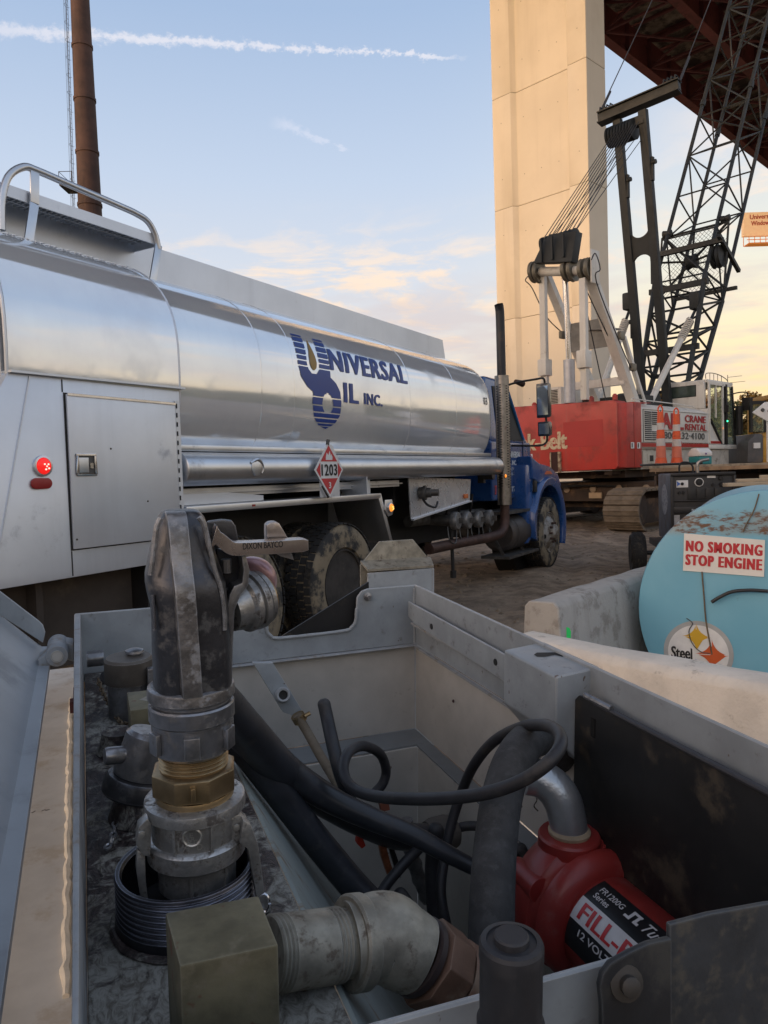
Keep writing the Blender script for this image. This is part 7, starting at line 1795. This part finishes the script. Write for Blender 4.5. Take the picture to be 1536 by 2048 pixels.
# ------------------------------------------------------------------ near pipework: block, nipple, elbow, union
TP = Thing('pipe_assembly', 'galvanised pipe elbow screwed into an olive cube block, rusty hex union at its end', 'pipe fitting', F=BX, o=(.06, .385, DK))
top = [pb(330, 1825, c=-.248), pb(359, 1932, c=-.248), pb(557, 1889, c=-.248), pb(517, 1790, c=-.248)]
b = MB(); b.prism(top[::-1], (0, 0, -.078)); TP.part('block', b, blkm, bevel=.0016, seg=2)
A_, B_ = pb(540, 1908, b=.405), pb(694, 1886, b=.412); axn = (B_ - A_).normalized(); Ln = (B_ - A_).length
prof = [(0, 0)]; h = .0
for i in range(3): prof += [(.0192, h), (.0206, h + .0012), (.0192, h + .0024)]; h += .0026
prof += [(.0203, h + .001), (.0204, Ln * .72)]; h = Ln * .74
for i in range(3): prof += [(.0192, h), (.0206, h + .0012), (.0192, h + .0024)]; h += .0028
prof += [(.019, Ln + .004), (0, Ln + .004)]
b = MB(); b.lathe(prof, A_, axn, n=48); TP.part('nipple', b, galv, ang=25)
D1 = axn; D2 = (pb(905, 1955, b=.402) - pb(822, 1898, b=.405)).normalized()
mid = pb(770, 1872, b=.412); E0 = B_ + axn * .001
path = spline([E0, E0 + (mid - E0) * .5, mid, mid.lerp(pb(835, 1912, b=.405), .5), pb(838, 1912, b=.405)], 6)
rad_ = []
for i in range(len(path)): f = i / (len(path) - 1); rad_.append(.0228 + .0024 * math.sin(math.pi * f))
b = MB(); b.tube(path, rad_, 40); el = TP.part('elbow', b, galv, ang=60)
b = MB(); b.lathe([(.019, -.001), (.0255, -.0005), (.0268, .001), (.0268, .0085), (.0256, .0105), (.022, .012)], E0, axn, n=44, caps=False); TP.part('elbow_band', b, galv, parent=el, ang=30)
C0 = path[-1]
b = MB(); b.lathe([(.021, -.003), (.0236, -.002), (.0236, .002), (.0205, .003)], C0, D2, n=40, caps=False); TP.part('elbow_seal', b, mat('seal_brown', (.035, .022, .020), .5), parent=el)
rus = mat('rusty_brown', (.155, .085, .055), .55, .35, var=.2, vs=35, dirt=(.26, .20, .14), ds=38, dc=.56, dam=.6, bump=.3, bs=280, bd=.0006, edge=(.32, .23, .17), er=.0015)
b = MB(); b.lathe([(0, .0035), (.0220, .0035), (.0262, .0055), (.0262, .0245), (.0240, .0265), (0, .0265)], C0, D2, n=8, ph=.3); un = TP.part('hex_union', b, rus, bevel=.001, ang=28)
b = MB(); b.lathe([(0, .027), (.0235, .027), (.0248, .029), (.0248, .034), (.0215, .036), (.0215, .06), (0, .06)], C0, D2, n=32); TP.part('union_collar', b, rus, parent=un)
# black knob cap in front of the near wall
TQ = Thing('plastic_cap', 'black plastic cylinder cap with a raised centre disc at the near rim of the toolbox', 'cap', F=BX, o=(.1485, .25, -.30))
kx, ky = .1485, .247
b = MB(); b.lathe([(0, -.330), (0.01350, -.330), (0.01350, -.2345), (0.01278, -.2335), (0.01242, -.232), (0.01242, -.2085), (0.01278, -.2075), (0.01278, -.2020), (0.01206, -.2005), (0.00990, -.2002), (0.00972, -.2010), (0.00702, -.2010), (0.00693, -.1985), (0.00630, -.1978), (0, -.1978)], (kx, ky, 0), n=56)
TQ.part('cap_body', b, mat('cap_plastic', (.024, .025, .030), .5, var=.2, vs=40, dirt=(.05, .05, .055), ds=50, dc=.5, dam=.5, bump=.15, bs=250, bd=.0004), ang=25)
for dg in (235, 262, 290):
    a = R(dg); b = MB(); o_ = V((kx +   .0132 * math.cos(a), ky + .0132 * math.sin(a), -.247)); b.tube([o_ + V((-.003 * math.sin(-a), 0, .006)), o_ + V((0, 0, 0)), o_ + V((.003, 0, .006))], .0009, 6); TQ.part('grip_notch', b, cabm)

# ------------------------------------------------------------------ hoses and cables
def hose(name, label, cat, pts, r, m_, n=16, k_=7, flat=1., grp=None):
    P = spline([pb(x, y, b=bb_) for x, y, bb_ in pts], k_)
    rl_ = [r] * len(P) if not isinstance(r, (list, tuple)) else [r[0] + (r[1] - r[0]) * i / (len(P) - 1) for i in range(len(P))]
    t0, t1 = (P[0] - P[1]).normalized(), (P[-1] - P[-2]).normalized(); r0, r1 = rl_[0], rl_[-1]
    P = [P[0] + t0 * r0 * .8, P[0] + t0 * r0 * .55, P[0] + t0 * r0 * .25] + P + [P[-1] + t1 * r1 * .25, P[-1] + t1 * r1 * .55, P[-1] + t1 * r1 * .8]
    rl_ = [r0 * .45, r0 * .8, r0 * .96] + rl_ + [r1 * .96, r1 * .8, r1 * .45]
    b = MB(); b.tube(P, rl_, n, flat=flat)
    return single(name, b, m_, label, cat, F=BX, o=P[0], ang=60, group=grp)


hose('fuel_hose', 'thick black fuel hose running from behind the nozzle across the box', 'hose', [(360, 1340, .60), (430, 1400, .64), (490, 1462, .68), (570, 1545, .72), (650, 1600, .75), (730, 1645, .77), (800, 1672, .79), (880, 1672, .80)], [.0205, .0150], hosem, 22)
b = MB(); c_ = pb(885, 1668, b=.80); b.lathe([(0, -.02), (.019, -.02), (.0215, -.012), (.0215, .006), (.018, .016), (.010, .021), (0, .022)], c_, (1, .05, .02), n=30); single('hose_end_cap', b, mat('cap_brown_grey', (.09, .078, .066), .7, var=.2, dirt=(.14, .12, .10), ds=30), 'dusty brown-grey round cap closing the thick black hose', 'cap', F=BX, o=c_)
hose('fuel_hose', 'second black fuel hose lying low on the slope under the first', 'hose', [(430, 1425, .70), (500, 1510, .71), (570, 1600, .71), (640, 1690, .70), (720, 1785, .68), (790, 1850, .66), (880, 1920, .63)], .0148, hosem, 20)
hose('power_cable', 'tapering black cable slanting down right from the thick hose to the grey hose', 'cable', [(505, 1478, .700), (560, 1530, .715), (640, 1588, .715), (730, 1632, .70), (820, 1668, .68), (890, 1705, .66), (960, 1742, .64), (1040, 1790, .62)], [.0158, .0062], hosem, 14)
hose('power_cable', 'long black looped cable curling round and over the grey hose', 'cable',
     [(745, 1590, .80), (765, 1568, .80), (772, 1540, .80), (760, 1508, .79), (728, 1492, .76), (700, 1502, .73), (687, 1530, .71), (692, 1560, .69), (715, 1582, .67), (760, 1594, .64), (830, 1598, .60), (910, 1595, .56), (985, 1583, .53), (1050, 1558, .51), (1100, 1522, .50), (1122, 1487, .51), (1112, 1460, .54),
      (1080, 1450, .58), (1035, 1457, .63), (985, 1485, .68), (948, 1530, .71), (925, 1580, .73), (905, 1640, .73), (890, 1710, .72), (882, 1790, .70), (900, 1880, .68)], .0056, cabm, 14)
hose('power_cable', 'black cable standing straight up with its tip above the small loop', 'cable', [(648, 1408, .86), (655, 1440, .85), (666, 1490, .82), (680, 1545, .80), (700, 1600, .80)], .0078, cabm, 14)
hose('power_cable', 'thin black cable crossing low between the two hoses', 'cable', [(845, 1690, .76), (815, 1720, .76), (780, 1760, .75), (760, 1790, .74)], .006, cabm, 12)
hose('power_cable', 'short black cable leading right from the dusty hose cap', 'cable', [(905, 1660, .80), (935, 1652, .79), (975, 1655, .78), (1030, 1670, .78)], .0056, cabm, 12)
hose('power_cable', 'black cable hanging vertically beside the looped one', 'cable', [(872, 1660, .77), (866, 1730, .77), (868, 1800, .76), (880, 1900, .74)], .0095, cabm, 12)
hose('power_cable', 'black cable dropping to the left at the bottom of the well', 'cable', [(800, 1790, .74), (830, 1830, .72), (880, 1880, .70)], .0085, cabm, 12)
gh = mat('hose_grey_cloth', (.045, .044, .044), .8, var=.25, vs=60, dirt=(.085, .085, .085), ds=90, dc=.5, dam=.5, bump=.5, bs=500, bd=.0008)
hose('suction_hose', 'fat worn grey-black hose arching up in the middle right of the box', 'hose', [(1230, 1800, .74), (1200, 1700, .74), (1170, 1600, .72), (1140, 1520, .69), (1105, 1478, .655), (1062, 1480, .62), (1028, 1520, .585), (1005, 1590, .56), (992, 1680, .53), (985, 1780, .50), (982, 1900, .48), (982, 2000, .47)], .0178, gh, 26)
# vent valve with tan hose
TV = Thing('vent_valve', 'grey flat arm with a round boss, brass clamp and tan rubber tube', 'valve', F=BX, o=(.22, .99, -.34))
b = MB(); b.prism([pb(*p_, b=.985) for p_ in ((506, 1326), (546, 1326), (604, 1420), (590, 1434), (566, 1425))], (0, .010, 0)); TV.part('arm', b, paint, bevel=.0015)
c_ = pb(565, 1390, b=.984); b = MB(); b.lathe([(.0062, 0), (.0062, .010), (.0085, .0108), (.0100, .009), (.0108, 0)], c_, (-.1, -1, .35), n=28, caps=False); TV.part('boss', b, paintd)
b = MB(); b.lathe([(0, .004), (.0062, .004)], c_, (-.1, -1, .35), n=20, caps=False); TV.part('bore', b, blk)
cp = [pb(590, 1422, b=.975), pb(598, 1436, b=.975)]; ax_ = (cp[1] - cp[0]).normalized()
b = MB(); b.lathe([(0, -.005), (.0095, -.005), (.0095, .005), (0, .005)], cp[1], ax_, n=24); cl_ = TV.part('clamp', b, brass)
b = MB(); b.tube([cp[1] + V((.006, -.006, .004)), cp[1] + V((.014, -.006, .007))], .003, 8); TV.part('clamp_screw', b, brass, parent=cl_)
b = MB(); P = spline([pb(594, 1430, b=.972), pb(615, 1465, b=.965), pb(640, 1510, b=.93), pb(668, 1556, b=.88), pb(690, 1590, b=.83)], 7); b.tube(P, .0062, 14); TV.part('rubber_tube', b, mat('tube_tan', (.17, .135, .095), .7, var=.15, vs=40, dirt=(.10, .08, .055), ds=30))
# copper clamp
TJ = Thing('jumper_clamp', 'copper battery clamp with red grip tip lying between the hoses', 'clamp', F=BX, o=pb(775, 1720, b=.78))
b = MB(); b.prism([pb(*p_, b=.775) for p_ in ((758, 1683), (770, 1680), (780, 1720), (792, 1758), (788, 1768), (778, 1756), (764, 1716))], (0, .008, 0)); TJ.part('jaw', b, mat('copper', (.48, .17, .08), .4, .7, var=.3, vs=60, dirt=(.15, .07, .05), ds=50), bevel=.001)
b = MB(); b.prism([pb(*p_, b=.79) for p_ in ((775, 1684), (786, 1690), (800, 1730), (802, 1758), (794, 1748), (784, 1716))], (0, .006, 0)); TJ.part('jaw', b, mat('jaw_dark', (.05, .045, .045), .5, .5), bevel=.001)
b = MB(); b.prism([pb(*p_, b=.77) for p_ in ((716, 1672), (722, 1666), (732, 1692), (724, 1698), (714, 1688))], (0, .008, 0)); TJ.part('grip', b, mat('grip_red', (.65, .05, .025), .5), bevel=.001)
b = MB(); b.prism([pb(*p_, b=.80) for p_ in ((760, 1608), (778, 1608), (780, 1620), (764, 1624))], (0, .008, 0)); TJ.part('spring_tab', b, mat('tab_rust', (.28, .09, .05), .6))
b = MB(); P = [pb(*p_, b=.84) for p_ in ((812, 1640), (822, 1700), (836, 1750), (856, 1800))]; P = spline(P, 10); b.tube(P, [.0085 + (.0014 if i % 6 in (3, 4) else 0) for i in range(len(P))], 14); single('spout', b, castm, 'ribbed dull metal spout deep in the well behind the cables', 'spout', F=BX, o=P[0])

# ------------------------------------------------------------------ pump
pr = mat('pump_red', (.26, .026, .022), .42, var=.14, vs=18, dirt=(.30, .10, .09), ds=28, dc=.56, dam=.5, bump=.15, bs=260, bd=.0006, edge=(.42, .07, .06), er=.0015, coat=.15)
TM = Thing('transfer_pump', 'red electric fuel transfer pump with black and white label leaning in the corner', 'fuel pump', F=BX, o=(.43, .58, -.53))
pc = V((.431, .60, -.459)); pax = V((.02, -1, .0)).normalized()
b = MB(); b.lathe([(0, -.040), (.030, -.040), (.045, -.034), (.060, -.022), (.0665, -.006), (.0670, .008), (.0655, .016), (.0600, .020), (.0590, .024), (.0630, .028), (.0630, .036), (.0580, .043), (.0500, .048), (0, .048)], pc, pax, n=64); TM.part('pump_head', b, pr, ang=40)
for dg, rr_ in ((150, .060), (200, .058), (60, .060)):
    a = R(dg); b = MB(); o_ = pc + V((math.cos(a) * rr_, -.002, math.sin(a) * rr_)); b.lathe([(0, -.024), (.011, -.024), (.012, .018), (0, .02)], o_, pax, n=18); TM.part('bolt_boss', b, pr)
b = MB(); b.lathe([(0, .046), (.0455, .046), (.0470, .050), (.0470, .26), (.044, .268), (0, .268)], pc, pax, n=64); MO = TM.part('motor', b, pr, ang=40)
def mwrap(u, th, off=.0006):   # u along the motor from the head, th degrees from up towards the camera side
    a = R(th); return pc + pax * u + V((-math.sin(a), 0, math.cos(a))) * (.0470 + off)
def mpatch(u0, u1, t0, t1, off):
    b = MB(); n = 14
    for i in range(n):
        ta, tb = t0 + (t1 - t0) * i / n, t0 + (t1 - t0) * (i + 1) / n
        b.face(mwrap(u0, ta, off), mwrap(u1, ta, off), mwrap(u1, tb, off), mwrap(u0, tb, off))
    return b
lbk = mat('label_black', (.014, .014, .016), .35, bump=.05, var=.2, dirt=(.06, .06, .06), ds=60, dc=.6)
lwh = mat('label_white', (.60, .59, .60), .35, bump=0, var=.08, vs=60, dirt=(.25, .2, .2), ds=80, dc=.62)
lrd = mat('label_red', (.50, .02, .025), .4, bump=0)
TM.part('label', mpatch(.052, .24, 6, 92, .0004), lbk, parent=MO)
TM.part('label_band', mpatch(.052, .24, 36, 62, .0008), lwh, parent=MO)
def mtext(s, u, th0, w, dth, off, bold=0., shear=0.):
    vs, fs = cuttext(s, min(bold, .012)); xa, xb = min(a for a, _ in vs), max(a for a, _ in vs); ya, yb = min(c for _, c in vs), max(c for _, c in vs)
    b = MB(); ft = max(0, bold - .012) * .012 * dth / 10
    for i, sh_ in enumerate((0, -ft, ft, -ft / 2, ft / 2) if ft else (0,)):
        b.add([mwrap(u + sh_ + (a - xa) / (xb - xa) * w + (c - ya) / (yb - ya) * shear, th0 - (c - ya) / (yb - ya) * dth, off + i * .00003) for a, c in vs], fs)
    return b
TM.part('label_lettering', mtext('FILL-RITE', .060, 58, .104, 18, .0012, .034), lrd, parent=MO, smooth=False)
TM.part('label_lettering', mtext('FR1200G', .060, 21, .030, 7, .0011, .01), lwh, parent=MO, smooth=False)
TM.part('label_lettering', mtext('Series', .060, 30.5, .019, 7, .0011, .01), lwh, parent=MO, smooth=False)
TM.part('label_lettering', mtext('12 VOLT DC', .068, 73, .062, 7.5, .0011, .02), lwh, parent=MO, smooth=False)
TM.part('label_lettering', mtext('Tuthill', .114, 24, .036, 12, .0011, .01, .004), lwh, parent=MO, smooth=False)
b = MB()
for th0, th1, u0, u1 in ((12, 24, .099, .102), (12, 15, .099, .110), (21, 24, .095, .102), (12, 24, .106, .109), (21, 24, .106, .112)): b.face(mwrap(u0, th0, .0011), mwrap(u1, th0, .0011), mwrap(u1, th1, .0011), mwrap(u0, th1, .0011))
TM.part('label_logo', b, lwh, parent=MO, smooth=False)
# outlet boss, silver elbow
ob_ = pb(1138, 1690, b=.600)
b = MB(); b.lathe([(0, -.045), (.030, -.045), (.029, -.02), (.0290, -.006), (.0300, .0), (.0300, .010), (.0285, .012), (.020, .0125), (0, .0125)], ob_, (0, .0, 1), n=40); TM.part('outlet_boss', b, pr)
b = MB(); b.lathe([(.0165, .0), (.0200, .0), (.0205, .003), (.0180, .006), (.0165, .006)], ob_ + V((0, 0, .0125)), (0, 0, 1), n=32, caps=False); TM.part('thread_tape', b, mat('tape_tan', (.35, .27, .18), .7, var=.2, vs=60))
slv = mat('silver_paint', (.52, .54, .56), .30, .75, var=.15, vs=30, dirt=(.25, .24, .23), ds=45, dc=.58, dam=.6, bump=.5, bs=200, bd=.001)
P = spline([pb(1050, 1552, b=.625), pb(1078, 1556, b=.62), pb(1106, 1574, b=.612), pb(1126, 1604, b=.605), pb(1136, 1645, b=.601), ob_ + V((0, 0, .012))], 6)
b = MB(); b.tube(P, [.0185 - .0015 * abs(i / (len(P) - 1) - .5) for i in range(len(P))], 26); TM.part('outlet_elbow', b, slv)
hose('power_cable', 'black cable under the pump at the right of the fat hose', 'cable', [(1040, 1700, .72), (1100, 1790, .70), (1180, 1860, .68), (1240, 1920, .66)], .0085, cabm, 12)
b = MB(); pts = [pb(*p_, b=.66) for p_ in ((1070, 1588), (1074, 1600), (1068, 1612), (1076, 1622))]; b.tube(spline(pts, 4), .0007, 4); single('twig', b, barkm, 'tiny dry twig hanging below the silver elbow', 'twig', F=BX, o=pts[0])
b = MB(); c_ = pb(908, 1402, a=.470); b.lathe([(0, 0), (.0025, .0006), (.0018, .0022), (0, .003)], c_, (-1, 0, 0), n=7); single('mud_speck', b, mat('speck', (.06, .03, .03), .8), 'small dark dried mud speck on the right inner wall', 'speck', F=BX, o=c_)
